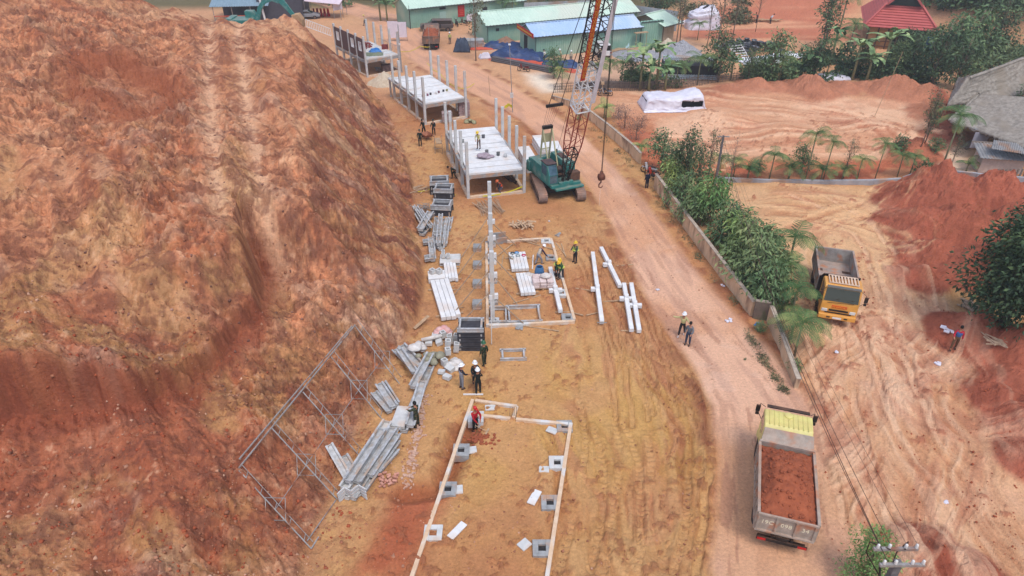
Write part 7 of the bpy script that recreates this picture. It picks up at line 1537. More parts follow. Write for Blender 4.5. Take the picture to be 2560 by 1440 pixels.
for k, px, py, s, l, *sz in [
    ('round', 1652, 428, .85, 'round green tree at the wall gap, farthest of the roadside row'), ('dense', 1690, 470, .9, 'dark leafy tree just behind the start of the middle wall'), ('slim', 1712, 482, .95, 'tall slim dark tree left of two in the roadside row'), ('slim', 1735, 510, .85, 'tall slim dark tree right of two in the roadside row'),
    ('airy', 1766, 462, .85, 'thin sparse tree rising behind the slim dark pair'), ('weep', 1735, 560, .8, 'low dark weeping shrub close against the middle wall'), ('weepb', 1775, 568, 1.05, 'bright bamboo like shrub, highest on the middle wall'), ('weep', 1815, 615, .95, 'green weeping shrub below the bright one on the middle wall'),
    ('weepb', 1835, 650, .85, 'small bright green weeping shrub halfway down the middle wall'), ('weep', 1858, 668, 1.0, 'broad green shrub right of the small bright one'), ('weep', 1890, 720, 1.05, 'lowest broad shrub beside the end of the middle wall'), ('dense', 1868, 735, .55, 'dark undergrowth shrub at the foot of the lower middle wall'),
    ('round', 1905, 660, .7, 'green shrub between the wall row and the empty truck'), ('bush', 1800, 520, .8, 'small bush at the edge of the rutted yard behind the bright shrub'), ('palm', 1950, 745, .95, 'dark palm, farthest of three beside the empty truck'), ('palm', 1972, 800, .9, 'palm in the middle of three beside the empty truck'), ('palm', 1985, 893, .95, 'palm nearest the camera of three beside the empty truck'),
    ('weep', 1700, 522, .8, 'leafy shrub filling the wall row below the slim dark pair'), ('weepb', 1672, 480, .7, 'small bright shrub near the head of the middle wall'), ('weep', 1920, 770, .85, 'green shrub between the wall corner and the palms'), ('dense', 1932, 735, .7, 'dark shrub behind the farthest of the three palms'), ('palm', 1962, 690, 1.15, 'palm rising behind the shrubs left of the empty truck'), ('palmlow', 1975, 850, 1.2, 'low palm tuft between the two nearest palms'), ('bush', 1985, 930, .6, 'bush behind the near end of the wall'),
    ('palmlow', 1955, 790, .9, 'low palm tuft left of the middle palm'), ('bush', 1900, 830, .5, 'weedy bush at the corner of the two nearer wall stretches')]:
    plant(k, px, py, s, l, g1)
plant('bare', 1817, 502, .8, 'leafless thin tree standing at the left end of the grey retaining wall')
plant('bush', 1862, 900, .1, 'tiny weed tuft at the foot of the nearest wall')
g2 = 'young palms and trees behind the low grey wall'
for k, px, py, s, l in [('palm', 1797, 446, .75, 'leftmost palm of the row behind the grey wall'), ('palm', 1832, 447, .7, 'second palm from the left behind the grey wall'), ('palmlow', 1868, 450, 1.1, 'low bushy palm third from the left behind the grey wall'), ('palm', 1922, 449, .85, 'fourth palm from the left behind the grey wall'), ('bush', 1895, 430, .8, 'small leafy bush left of the fourth palm'),
    ('palmlow', 1970, 449, 1.2, 'fifth palm in the row, slender with upright fronds'), ('palmtall', 2012, 449, .88, 'tallest palm in the middle of the row behind the grey wall'), ('round', 2000, 432, .62, 'leafy little tree beside the tallest middle palm'), ('palmtall', 2058, 449, .72, 'dark palm right of the tallest middle palm'), ('palmlow', 2052, 452, 1.1, 'palm tuft spilling over the grey wall'),
    ('airy', 2108, 446, .62, 'sparse dark leaved tree right of the middle palms'), ('palmlow', 2104, 449, 1.0, 'low palm at the foot of the sparse dark tree'), ('palm', 2143, 447, .7, 'drooping palm right of the sparse dark tree'), ('palmtall', 2187, 448, .68, 'palm with arching fronds before the conical mound'), ('palm', 2243, 442, .75, 'dark palm at the right foot of the conical mound'), ('palm', 2272, 440, .7, 'rightmost palm of the row by the red bank'),
    ('bush', 2300, 440, 1.0, 'dry bush at the end of the palm row'), ('palmtall', 2348, 438, 1.12, 'tall palm in front of the thatched house'), ('airy', 2372, 425, .6, 'thin tree right of the tall palm before the thatched house'), ('palmlow', 2415, 428, .8, 'little palm growing beside the tin roofed shed'),
    ('airy', 2292, 396, .95, 'tall bushy tree standing in the red slope left of the thatched house'), ('slim', 2300, 392, .72, 'dark slender tree behind the bushy one in the red slope'), ('bush', 2240, 392, 1.0, 'bush at the left foot of the conical mound'), ('bush', 2330, 400, .9, 'bush on the red slope before the thatched house')]:
    plant(k, px, py, s, l, g2)
g3 = 'plants along the lane fence'
for k, px, py, s, l in [('bananatall', 1600, 226, 1.15, 'tall banana plant, left of the clump at the lane fence'), ('bananatall', 1640, 222, 1.2, 'tall banana plant, right of the clump at the lane fence'), ('banana', 1622, 228, 1.1, 'shorter banana plant in the middle of the fence clump'), ('banana', 1662, 226, 1.0, 'banana plant at the right edge of the fence clump'),
    ('palm', 1489, 226, 1.1, 'thin palm at the left of the lane fence'), ('palm', 1522, 205, .9, 'palm beside the crane rope in the lane yard'), ('palm', 1552, 214, 1.0, 'yellow green palm left of the banana clump'), ('dense', 1575, 222, .8, 'dark bush under the banana clump'), ('palm', 1690, 218, 1.0, 'palm before the left of the grey sheet stack'), ('palm', 1742, 212, 1.2, 'palm before the right of the grey sheet stack'),
    ('palm', 1405, 222, .8, 'thin palm clump left of the crane boom'), ('round', 1384, 196, .85, 'round dark little tree beside the blue tarps'), ('palmbright', 1510, 296, 1.1, 'bright yellow green palm tuft by the upper boundary wall'), ('palmbright', 1601, 390, .8, 'bright palm tuft at the end of the upper boundary wall'),
    ('dryb', 1560, 320, 1.2, 'large dry brown bush behind the upper boundary wall'), ('dryb', 1590, 350, 1.1, 'dry bush nearer the end of the upper boundary wall'), ('dryb', 1545, 296, .8, 'small dry bush left of the large dry one'), ('dryb', 1604, 318, .7, 'small dry bush right of the large dry one'), ('bush', 1448, 300, .45, 'green weed patch at the foot of the upper boundary wall')]:
    plant(k, px, py, s, l, g3)
g4 = 'trees around the upper right compound'
for k, px, py, s, l in [('dense', 1794, 204, 1.35, 'dark round tree on a bare stem left of the black plastic heap'), ('round', 1925, 207, 1.35, 'green tree on a stem before the white sheets'), ('banana', 1826, 198, .9, 'bright banana plant between the two stemmed trees'), ('dense', 1868, 207, .75, 'bushy dark tree right of the bright banana plant'), ('dense', 1895, 206, .6, 'dark bush left of the green stemmed tree'), ('palm', 1945, 206, 1.0, 'slender palm right of the green stemmed tree'),
    ('airy', 1690, 112, 1.5, 'tall sparse tree left of the pair behind the tan ended shed'), ('airy', 1700, 104, 1.6, 'tall sparse tree right of the pair behind the tan ended shed'), ('bare', 1766, 120, 1.3, 'tall leaning bare tree before the white wrapped bundle'), ('airy', 1795, 122, 1.5, 'tall sparse tree right of the white wrapped bundle'), ('airy', 1830, 100, 1.5, 'tall sparse tree left of the red terrace'), ('bare', 1888, 80, 1.0, 'bare young tree in front of the red terrace'), ('palm', 1743, 100, .9, 'small palm on the slope below the white wrapped bundle'),
    ('slim', 2050, 150, 1.6, 'tall dark tree left of the red roofed house'), ('bananatall', 2075, 160, 1.1, 'tall banana plant left of the red roofed house'), ('palmtall', 2085, 120, 1.5, 'tall palm towering left of the red roofed house'), ('airy', 2050, 130, 1.5, 'feathery grey green tree at the left of the red roofed house'), ('banana', 2020, 196, 1.1, 'banana plant above the middle mound'), ('dense', 2032, 200, 1.1, 'dark leafy tree above the middle mound'), ('palmtall', 2062, 200, 1.0, 'palm behind the mound row, left of the banana thicket'),
    ('bananatall', 2130, 200, 1.15, 'left banana plant of the thicket before the red roofed house'), ('bananatall', 2200, 196, 1.3, 'tallest banana plant of the thicket before the red roofed house'), ('banana', 2165, 204, 1.1, 'short banana plant in the middle of the thicket'), ('palmtall', 2110, 165, 1.1, 'palm in the thicket left of the house corner'), ('dense', 2150, 190, .9, 'dark tree filling the thicket before the house'), ('dense', 2262, 150, .85, 'dark round tree under the eave of the red roofed house'), ('round', 2235, 194, 1.0, 'green tree right of the tallest banana plant'),
    ('dense', 2270, 196, 1.2, 'dark tree below the hanging blue sheet'), ('dense', 2330, 210, 1.6, 'dark tree between the blue sheet and the thatched house'), ('round', 2370, 170, 1.4, 'light green tree on the slope right of the blue sheet'), ('weep', 2420, 150, 1.8, 'bushy tree on the slope above the thatched roof'), ('dense', 2480, 120, 1.7, 'dark tree on the grassy slope above the thatched roof'), ('round', 2330, 150, 1.0, 'small tree beside the log pile'),
    ('dense', 2385, 225, 1.3, 'dark tree touching the left of the thatched roof'), ('slim', 2545, 345, 1.2, 'dark tree overhanging the right of the thatched roof'), ('dense', 2550, 240, 1.5, 'dark tree behind the right of the thatched roof')]:
    plant(k, px, py, s, l, g4)
plant('giant', 2560, 700, .86, 'huge dark green broadleaf tree at the right edge', z=4.0)
plant('giant', 2680, 600, .8, 'second dark broadleaf tree partly cut by the right edge', z=4.0)
plant('spray', 2150, 1462, .95, 'fine leaved bright bush at the bottom of the photo beside the road')
plant('airy', 1190, 153, 1.55, 'lone thin tree with sparse crown in front of the sheds')
plant('bananatall', 952, 52, 1.1, 'banana plant left of the farthest green shed, left one'); plant('banana', 968, 54, 1.1, 'banana plant left of the farthest green shed, right one')
for i, (k, px, py, s, l) in enumerate([('palm', 1250, 44, 1.3, 'palm before the right end of the farthest shed'), ('palm', 1280, 52, 1.2, 'palm right of the farthest shed end'), ('banana', 1325, 36, 1.5, 'banana plant behind the middle shed, leftmost of three'), ('bananatall', 1345, 34, 1.3, 'banana plant behind the middle shed, centre of three'), ('banana', 1375, 34, 1.5, 'banana plant behind the middle shed, rightmost of three'),
    ('palmtall', 1555, 26, 1.5, 'palm behind the far end of the middle shed'), ('dense', 1640, 60, 1.4, 'dark tree behind the small tan ended shed'), ('banana', 1620, 45, 1.3, 'banana plant behind the grey sheet wall'), ('slim', 1665, 40, 1.6, 'tall dark tree behind the small tan ended shed')]):
    plant(k, px, py, s, l, 'plants behind the green sheds')
# far woods and scrub: nobody could count them
def woods(name, label, region, n, size, blob, seed, leaf='dark', hz=(1.5, 4.5), zg=0.0):
    r = np.random.default_rng(seed); pts = []
    while len(pts) < n:
        px, py = r.uniform(region[0], region[2]), r.uniform(region[1], region[3]); x, y = G(px, py) if not zg else GT(px, max(py, -60), n=420)[:2]
        if y > 330: continue
        pts.append((x, y))
    P = np.array(pts); Z = terrain(P[:, 0], P[:, 1], False); bl = []
    for (x, y), z in zip(P, Z):
        h = r.uniform(*hz); s = blob * r.uniform(.6, 1.3); bl += [(x, y, z + h * .45, s, s, h * .5), (x + r.normal() * s * .6, y + r.normal() * s * .6, z + h * .8, s * .6, s * .6, h * .3)]
    o = link(name, cloud_mesh(name, [leaf_cloud(bl, n * 230, size, seed, .2, .6, .6)], LM[leaf])); tag(o, label, 'woodland', None, 'stuff')
woods('woodland', 'dark wood rising behind the green sheds along the top of the photo', (780, -190, 1760, 8), 130, .75, 2.6, 5, 'dark', (3, 8))
woods('scrub', 'lighter scrub mixed through the wood behind the sheds', (850, -150, 1700, 20), 40, .6, 1.9, 6, 'mid', (2, 4))
woods('hill_scrub', 'dense green scrub over the hillside above the thatched house', (2300, -90, 2760, 34), 90, .55, 2.2, 7, 'mid', (2, 4), 9.0)
woods('hill_scrub', 'dark scrub on the slope between the blue sheet and the thatched roof', (2340, 120, 2640, 215), 36, .42, 1.7, 8, 'dark', (1.5, 3))
woods('hill_scrub', 'dark green bushes on the far slope right behind the red roof', (2330, -60, 2700, 30), 60, .5, 1.8, 17, 'dark', (1.5, 3), 12.0)
woods('thicket', 'dark undergrowth between the mound row and the red roofed house', (2010, 150, 2320, 208), 34, .42, 1.1, 9, 'dark', (1.2, 2.6))
woods('thicket', 'green undergrowth around the white plastic sheets', (1850, 170, 2000, 205), 18, .36, 1.2, 10, 'mid', (1, 2))
woods('thicket', 'low green undergrowth along the lane fence', (1560, 196, 1700, 218), 10, .34, .9, 12, 'mid', (.8, 1.6))
woods('scrub', 'thin olive scrub around the bare trees above the black plastic heap', (1720, 10, 1870, 60), 16, .4, 1.3, 13, 'olive', (1, 2.2))
# weeds along the wall foot
r = np.random.default_rng(5); bl = []
for a, c, n in (((1455, 290), (1596, 420), 26), ((1634, 480), (1874, 800), 30), ((1870, 830), (1970, 985), 36), ((1640, 440), (1660, 470), 6)):
    for _ in range(n):
        f = r.random(); x, y = G(a[0] + (c[0] - a[0]) * f - r.uniform(0, 12), a[1] + (c[1] - a[1]) * f + r.uniform(-4, 10)); bl.append((x, y, zat(x, y) + .05, .25, .25, .14))
tag(link('weeds', cloud_mesh('weeds', [leaf_cloud(bl, 3600, .14, 6, 0, .3)], LM['olive'])), 'sparse weeds and dead leaves along the foot of the boundary wall', 'weeds', None, 'stuff')
# ------------------------------------------------------------------ covers, heaps, posts and wires
M_NAVY = mat('navy_tarp', (52, 74, 118), (30, 44, 78), rough=.45, spec=.4, sc=1.5, amt=.7)
M_ORT = mat('orange_tarp', (206, 92, 62), (176, 72, 50), rough=.6)
M_WT = mat('white_tarp', (228, 224, 230), (196, 190, 200), rough=.6, sc=1.2, amt=.5)
def cover(label, px, py, sx, sy, h, m, rz, seed, nm='tarpaulin', cat='tarpaulin', fold=1.0, g=None):
    x, y = G(px, py); return sheet_cloth(nm, label, cat, x, y, sx, sy, h, m, rz, seed, fold=fold, group=g)
cover('wide crumpled blue tarpaulin, farthest of those before the green sheds', 1262, 118, 6.5, 3.0, .6, M_NAVY, -.1, 3)
cover('biggest crumpled blue tarpaulin in front of the blue roofed shed', 1295, 142, 8.0, 3.6, 1.0, M_NAVY, -.35, 4)
cover('blue tarpaulin heap at the right end of the pipe stack', 1398, 164, 5.2, 2.4, .7, M_NAVY, -.2, 5)
cover('orange sheeting spread under the front of the biggest blue tarpaulin', 1300, 156, 9.0, 1.8, .25, M_ORT, -.42, 6)
cover('orange sheeting trailing towards the right of the pipe stack', 1375, 172, 7.5, 1.6, .25, M_ORT, -.38, 7)
cover('small orange sheet left of the farthest blue tarpaulin', 1205, 122, 3.4, 1.4, .2, M_ORT, .1, 8)
cover('dark tarpaulin peak leaning on the wrapped block pallet', 1155, 126, 2.4, 2.2, 1.6, mat('dark_tarp', (64, 74, 92), (44, 50, 64), rough=.5), 0, 9)
cover('grey white sheet crumpled left of the biggest blue tarpaulin', 1212, 146, 1.6, 1.0, .7, M_WT, .3, 10)
A, B = W(1232, 152), W(1382, 182); t = thing('pipe_stack', 'long dark stack of pipes lying at the road side below the tarpaulins', 'pipe stack', A, heading(A, B)); L = math.dist(A[:2], B[:2])
for k in range(3):
    for j in range(5 - k): b = MB(); b.cyl((-.5 + j * .22 + k * .11, 0, .12 + k * .19), (-.5 + j * .22 + k * .11, L, .12 + k * .19), .10, n=10); b.build('pipe', mat('pipe_grey', (104, 98, 98), (76, 70, 72), rough=.6), t)
def white_cover():
    A, B = G(1608, 279), G(1765, 276); L = math.dist(A, B); t = thing('covered_stack', 'long low stack under a white tarpaulin with a dark opening at its right', 'covered stack', (A[0], A[1], zat(*A)), math.atan2(B[1] - A[1], B[0] - A[0])); n = 60
    k = fbm(np.arange(n + 1)[:, None] * .35 + np.zeros((1, n + 1)), np.zeros((n + 1, 1)) + np.arange(n + 1)[None, :] * .35, 2.2, 4, 9, .6)
    prof = [(-.55, .03), (-.12, .08), (.0, .5), (.04, 1.3), (.25, 1.52), (1.5, 1.62), (2.9, 1.5), (3.1, 1.2), (3.2, .1)]
    def f(u, v):
        i, j = int(round(u * n)), int(round(v * n)); q = v * (len(prof) - 1); a = int(min(q, len(prof) - 2)); fr = q - a; y = prof[a][0] + (prof[a + 1][0] - prof[a][0]) * fr; z = prof[a][1] + (prof[a + 1][1] - prof[a][1]) * fr
        z *= .78 + .30 * u + .10 * math.sin(u * 9); e = min(1, 14 * min(u, 1 - u)); return (u * L, y + (k[i, j] - .5) * .35, max(.02, z * (e if z > .3 else 1) + (k[i, j] - .5) * .22 * (z > .2)))
    b = MB(); b.grid(f, n, n); q = b; keep = []
    for fc in q.f:
        c = sum((Vector(q.v[i]) for i in fc), Vector()) / 4
        if L * .60 < c.x < L * .93 and c.y < .6 and .42 < c.z < 1.08 + .04 * math.sin(c.x * 3): continue
        keep.append(fc)
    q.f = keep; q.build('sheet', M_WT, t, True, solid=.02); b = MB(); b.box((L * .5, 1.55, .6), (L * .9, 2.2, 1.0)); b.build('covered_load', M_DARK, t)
white_cover()
def bundle(label, px, py, sx, sy, h, m, seed, rz=0):
    """a rounded load wrapped in sheeting"""
    n = 30; k = fbm(np.arange(n + 1)[:, None] * .4 + np.zeros((1, n + 1)), np.zeros((n + 1, 1)) + np.arange(n + 1)[None, :] * .4, 1.6, 4, seed, .65); x, y = G(px, py)
    def f(u, v):
        a = u * 2 * math.pi; i, j = int(round(u * n)) % n, int(round(v * n)); c, s_ = math.cos(a), math.sin(a); ex = .55; cx = math.copysign(abs(c) ** ex, c); cy = math.copysign(abs(s_) ** ex, s_); q = math.cos(v * 1.45) ** .6; w = 1 + (k[i, j] - .5) * .35
        return (cx * sx / 2 * q * w, cy * sy / 2 * q * w, h * math.sin(v * math.pi / 2) ** .8 * (1 + (k[i, j] - .5) * .25 + .12 * cx))
    b = MB(); b.grid(f, n, n); return tag(b.build('wrapped_bundle', m, None, True, loc=(x, y, zat(x, y)), rz=rz), label, 'wrapped load')
bundle('white wrapped load on the slope behind the small tan ended shed', 1755, 70, 5.2, 3.4, 3.2, M_WT, 3)
bundle('small white wrapped bag at the foot of the slope near the tan ended shed', 1706, 60, 1.4, .9, .5, M_WT, 4)
def cone_heap(label, px, py, r, h, m, seed, nm='gravel_heap', cat='gravel heap', e=1.0):
    n = 44; x, y = G(px, py); b = MB(); gx = np.linspace(-1.15, 1.15, n + 1); U, V = np.meshgrid(gx, gx); q = np.hypot(U, V * 1.05) + (fbm(U * 3 + seed, V * 3, 1.2, 4, seed) - .5) * .3; Z = h * np.clip(1.05 - q, 0, 1) ** e + (fbm(U * r + seed, V * r, .3, 3, seed + 1, .7) - .5) * .12 * (q < 1.05) - .05 * (q >= 1.0)
    b.grid(lambda u, v: (float(gx[int(round(u * n))]) * r, float(gx[int(round(v * n))]) * r, float(Z[int(round(v * n)), int(round(u * n))])), n, n); return tag(b.build(nm, m, None, False, loc=(x, y, zat(x, y))), label, cat, None, 'stuff')
M_SAND = mat('pale_sand', (206, 190, 166), (176, 156, 132), rough=.95, sc=3, bump=.5); M_GRAV = mat('grey_gravel', (176, 174, 176), (120, 118, 122), rough=.95, sc=7, amt=.9, bump=1.0)
cone_heap('pale sand heap between the two far frame houses', 964, 208, 2.1, 1.5, M_SAND, 3, 'sand_heap', 'sand heap')
cone_heap('small pale sand heap, left of two by the tan ended shed', 1668, 124, 2.0, 1.6, M_SAND, 4, 'sand_heap', 'sand heap')
cone_heap('grey gravel heap right of the sand by the tan ended shed', 1702, 134, 2.9, 1.9, M_GRAV, 5)
cone_heap('flat grey gravel spread before the blue roofed shed', 1600, 138, 4.0, .35, M_GRAV, 6)
cone_heap('brown soil heap behind the farthest blue tarpaulin', 1265, 112, 2.0, 1.2, mat('brown_soil', (160, 120, 96), (120, 88, 70), rough=.95, bump=.6), 7, 'soil_heap', 'soil heap')
p = W(1670, 205); t = thing('sheet_stack', 'terraced stack of grey roofing sheets behind the banana clump', 'sheet stack', W(1728, 200), R(-4)); rr = random.Random(6)
for k in range(13):
    b = MB(); corr(b, (-3.6 + .03 * k, k * .30, .12 + k * .14), (3.5, k * .30, .12 + k * .14), (-3.6 + .03 * k, 1.2 + k * .30, .16 + k * .14), (3.5, 1.2 + k * .30, .16 + k * .14), 22, .05); b.build('roofing_sheet', M_GREY, t, solid=.06)
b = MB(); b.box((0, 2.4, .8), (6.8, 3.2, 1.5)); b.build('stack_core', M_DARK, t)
# black plastic heap and white sheets
b = MB(); rr = random.Random(12)
for _ in range(70):
    x, y = rr.gauss(0, 2.3), rr.gauss(0, 1.4); z = max(0, 1.5 - .32 * math.hypot(x * .7, y)) * rr.random(); b.lathe([(.30, 0), (.36, .1), (.34, .42), (.40, .45), (.40, .50), (.30, .46), (.28, .05), (0, .05)], (x, y, z), 10)
tag(b.build('black_tubs', mat('black_plastic', (88, 90, 96), (52, 54, 60), rough=.35, spec=.5), None, True, loc=W(1868, 128)), 'heap of black plastic tubs on the red ground behind the stemmed trees', 'tubs', None, 'stuff')
cover('bright white plastic sheet, left one below the black tubs', 1905, 152, 6.5, 3.2, .4, mat('bright_sheet', (246, 246, 250), (226, 226, 232), rough=.4), .2, 21, 'plastic_sheet', 'plastic sheet')
cover('bright white plastic sheet, right one below the black tubs', 1960, 142, 6.0, 3.2, .4, MATS['bright_sheet'], .5, 22, 'plastic_sheet', 'plastic sheet')
cover('grey white sheet lying behind the middle mounds', 2078, 196, 5.0, 2.2, .5, M_WT, .1, 23, 'plastic_sheet', 'plastic sheet')
t = thing('white_rack', 'white slatted rack standing left of the bright plastic sheets', 'rack', W(1858, 150), .3)
for i in range(6): b = MB(); b.bar((-1.0, i * .5, .25 + i * .22), (1.0, i * .5, .25 + i * .22), .10); b.build('slat', M_WHITE, t)
for s_ in (-1, 1): b = MB(); b.bar((s_, -.1, 0), (s_, 2.6, 1.5), .08); b.build('side_bar', M_WHITE, t)
# posts
def post(name, label, px, py, h, r=.07, m=None, cat='post', lean=0):
    x, y = G(px, py); t = thing(name, label, cat, (x, y, zat(x, y))); b = MB(); b.cyl((0, 0, -.2), (lean, 0, h), r, r * .8, 8); b.build('shaft', m or M_STEEL, t); return t
t = post('lamp_post', 'thin post with meter box at the road edge, behind the deck houses', 1282, 281, 7.2, .045, cat='lamp post', lean=-.35); b = MB(); b.box((-.12, 0, 1.9), (.35, .25, .5)); b.build('meter_box', M_CONC, t); b = MB(); b.box((-.35, 0, 7.3), (.25, .3, .12)); b.build('lamp_head', M_WHITE, t)
t = post('lamp_post', 'thin post behind the right columns of the farthest frame house', 1005, 181, 6.0, .07, M_CONCG, 'lamp post'); b = MB(); b.box((0, 0, 3.6), (.2, .2, .25)); b.build('lamp_head', M_WHITE, t)
post('flag_post', 'very thin post rising beside the far dump truck', 1075, 133, 4.6, .035); post('flag_post', 'thin leaning stake at the road edge left of the meter post', 1226, 240, 2.4, .03, M_BAT, 'stake', -.2)
post('flag_post', 'thin pale pole standing in the upper yard behind the palms', 2185, 293, 7.0, .03, M_BAT, 'pole', 1.0)
t = post('sign_post', 'short post holding a small box beside the dark motorbike', 1503, 262, 2.6, .05, M_BAT, 'post'); b = MB(); b.box((0, 0, 2.5), (.35, .25, .3)); b.build('box', M_BAT, t)
x, y = G(1150, 60)
post('tent_post', 'thin pole at the left end of the farthest green shed', 1026, 73, 3.6, .04, M_BLACK, 'pole')
# power pole in the bottom right corner, its wires running up to the left
pb = None
def power_pole():
    z = 8.4; x, y = G(2252, 1392, z); t = thing('power_pole', 'concrete power pole with two crossarms of white insulators in the bottom right corner', 'power pole', (x, y, zat(x, y))); b = MB(); b.box((0, 0, z / 2 - .2), (.34, .26, z + .1), t=(.62, .7)); b.build('pole_shaft', mat('pole_concrete', (120, 116, 116), (84, 80, 82), rough=.85, sc=4), t, bevel=.02)
    rz = .04; ends = []
    for k, dy in enumerate((.28, -.16)):
        b = MB(); b.bar((-.62, dy, z + .02 - k * .10), (.62, dy, z + .02 - k * .10), .09, .09); b.build('crossarm', M_STEEL, t)
        for i, dx in enumerate((-.52, -.2, .26, .56)):
            b = MB(); b.lathe([(.025, 0), (.048, .03), (.028, .06), (.05, .09), (.03, .12), (.042, .15), (0, .18)], (dx, dy, z + .06 - k * .1), 10); b.build('insulator', mat('porcelain', (238, 236, 230), (214, 210, 204), rough=.2, spec=.6), t, True)
            ends.append((x + dx, y + dy, zat(x, y) + z + .2))
    b = MB(); b.bar((.7, -.6, z - .2), (.1, .3, z - 3.2), .06); b.bar((-.3, .2, z - .6), (-.1, -.4, z - 2.2), .04); b.build('stay_bracket', M_BLACK, t)
    for s_ in (-1, 1): b = MB(); b.tube([(s_ * .2, .2, z + .1), (s_ * .55, .6, z - .1), (s_ * .45, .7, z - .7), (s_ * .1, .2, z - 1.2), (0, -.1, z - 2.5)], .02, 5); b.build('loose_cable', M_BLACK, t, True)
    return ends
ends = power_pole()
q = G(1786, 470); qz = zat(*q); t = thing('power_pole', 'slim far power pole hidden among the roadside trees', 'power pole', (q[0], q[1], qz)); b = MB(); b.box((0, 0, 2.4), (.2, .2, 4.8), t=(.7, .7)); b.build('pole_shaft', MATS['pole_concrete'], t); b = MB(); b.bar((-.5, 0, 4.7), (.5, 0, 4.7), .08); b.build('crossarm', M_STEEL, t)
for i, (e, r_) in enumerate(zip([ends[0], ends[1], ends[4], ends[2], ends[3]], (.011, .010, .013, .006, .006))):
    A = Vector(e); B = Vector((q[0] - .45 + i * .22, q[1], qz + 4.75)); b = MB(); pts = [A.lerp(B, k / 30) - Vector((0, 0, 1)) * 1.3 * 4 * (k / 30) * (1 - k / 30) for k in range(31)]; b.tube(pts, r_, 5)
    tag(b.build('power_line', M_BLACK, None), '%s of five power lines sagging from the corner pole to the trees' % ('outermost left', 'second from the left', 'thickest', 'second from the right', 'outermost right')[i], 'power line', 'power lines from the corner pole')
# litter and stones
for i, (px, py, s_, c) in enumerate([(2345, 912, .35, M_WT), (2360, 845, .5, M_WT), (2362, 1259, .22, M_WT), (2090, 882, .2, M_WT), (1822, 802, .35, M_WT), (1892, 812, .3, M_TBLUE), (1300, 822, .4, M_CONCG), (1398, 590, .45, M_CONCG), (1808, 717, .3, M_WT), (1645, 725, .2, M_WT), (1372, 555, .12, M_WT)]):
    b = MB(); r2 = random.Random(i)
    for _ in range(5): b.box((r2.uniform(-s_, s_) * .5, r2.uniform(-s_, s_) * .5, .05), (s_ * .6, s_ * .4, .07), rz=r2.random() * 3, rx=r2.uniform(-.5, .5))
    tag(b.build('litter', c, None, bevel=.01, loc=W(px, py)), ['crumpled white litter below the walking person in the blue jacket', 'white litter above the walking person in the blue jacket', 'single white scrap in the middle of the rutted yard', 'small white scrap below the empty dump truck', 'white scrap on the road near the standing pair', 'blue plastic scrap in the weeds at the wall corner', 'grey cloth scrap in front of the middle foundation', 'grey stones at the back of the middle foundation', 'plastic scrap at the foot of the middle wall', 'tiny scrap in the middle of the road', 'tiny white scrap on the pad behind the wood pile'][i], 'litter')
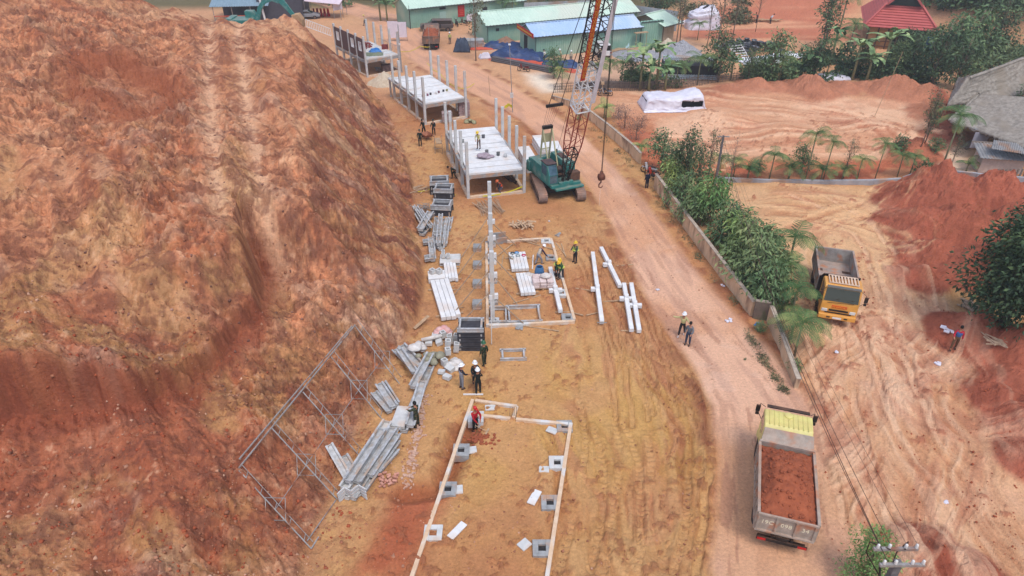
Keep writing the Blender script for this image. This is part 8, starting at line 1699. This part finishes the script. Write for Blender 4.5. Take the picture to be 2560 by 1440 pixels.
def scatter_stones(label, region, n, smin, smax, m, seed):
    r = np.random.default_rng(seed); pts = []
    while len(pts) < n:
        px, py = r.uniform(region[0], region[2]), r.uniform(region[1], region[3]); x, y, z = (lambda g: (g[0], g[1], 0))(G(px, py, region[4])); pts.append((x, y))
    P = np.array(pts); Z = terrain(P[:, 0], P[:, 1], False); S = smin + (smax - smin) * r.random(n) ** 5
    base = np.array([(-1, -1, -.6), (1, -1, -.6), (1, 1, -.6), (-1, 1, -.6), (-.6, -.7, .7), (.7, -.5, .6), (.6, .7, .8), (-.7, .6, .6)]) * .5
    V = base[None] * (1 + .3 * r.normal(size=(n, 8, 3))) * S[:, None, None]; a = r.random(n) * 6.28; c, s_ = np.cos(a)[:, None], np.sin(a)[:, None]; V = np.stack([V[..., 0] * c - V[..., 1] * s_, V[..., 0] * s_ + V[..., 1] * c, V[..., 2]], -1)
    V[..., 0] += P[:, 0, None]; V[..., 1] += P[:, 1, None]; V[..., 2] += (Z + S * .02)[:, None]
    F0 = np.array([(3, 2, 1, 0), (4, 5, 6, 7), (0, 1, 5, 4), (1, 2, 6, 5), (2, 3, 7, 6), (3, 0, 4, 7)]); F = (F0[None] + 8 * np.arange(n)[:, None, None]).reshape(-1, 4)
    o = link('loose_stones', cloud_mesh('loose_stones', [(V.reshape(-1, 3), F)], m)); tag(o, label, 'stones', None, 'stuff')
M_ST1 = mat('clod_brown', (176, 116, 84), (126, 80, 60), rough=.95, sc=.9, amt=.8, c3=(206, 162, 134), sc3=.5); M_ST2 = mat('clod_dark', (136, 92, 74), (96, 66, 60), rough=.95, sc=.9, c3=(186, 140, 120), sc3=.5); M_ST3 = mat('clod_red', (176, 92, 58), (136, 64, 42), rough=.95, sc=.9)
scatter_stones('brown clods and stones scattered over the cut hillside', (-100, 250, 1010, 1400, 5.0), 5000, .03, .16, M_ST1, 1)
scatter_stones('dark stones scattered over the middle of the cut hillside', (150, 250, 900, 900, 6.0), 900, .04, .16, M_ST2, 2)
scatter_stones('red clods scattered on the lower cut slope', (-100, 850, 900, 1450, 4.0), 2500, .03, .16, M_ST3, 3)
scatter_stones('clods scattered over the building pad', (1040, 480, 1780, 1440, 0.0), 2600, .02, .11, M_ST1, 4)
scatter_stones('red clods scattered over the rutted yard and heaps', (2050, 440, 2560, 1440, 0.0), 2000, .02, .10, M_ST3, 5)
# ------------------------------------------------------------------ thin dusty air
b = MB(); b.box((0, 170, 45), (620, 520, 100)); hz = b.build('haze', bpy.data.materials.new('haze_air'), None); hz['kind'] = 'stuff'; tag(hz, 'thin pale dusty air over the whole site', 'haze')
m = hz.data.materials[0]; m.use_nodes = True; nt = m.node_tree; nt.nodes.remove(nt.nodes['Principled BSDF']); v = nt.nodes.new('ShaderNodeVolumePrincipled'); v.inputs['Color'].default_value = (.95, .93, .92, 1); v.inputs['Density'].default_value = .0008; v.inputs['Anisotropy'].default_value = .2
nt.links.new(v.outputs[0], nt.nodes['Material Output'].inputs['Volume'])
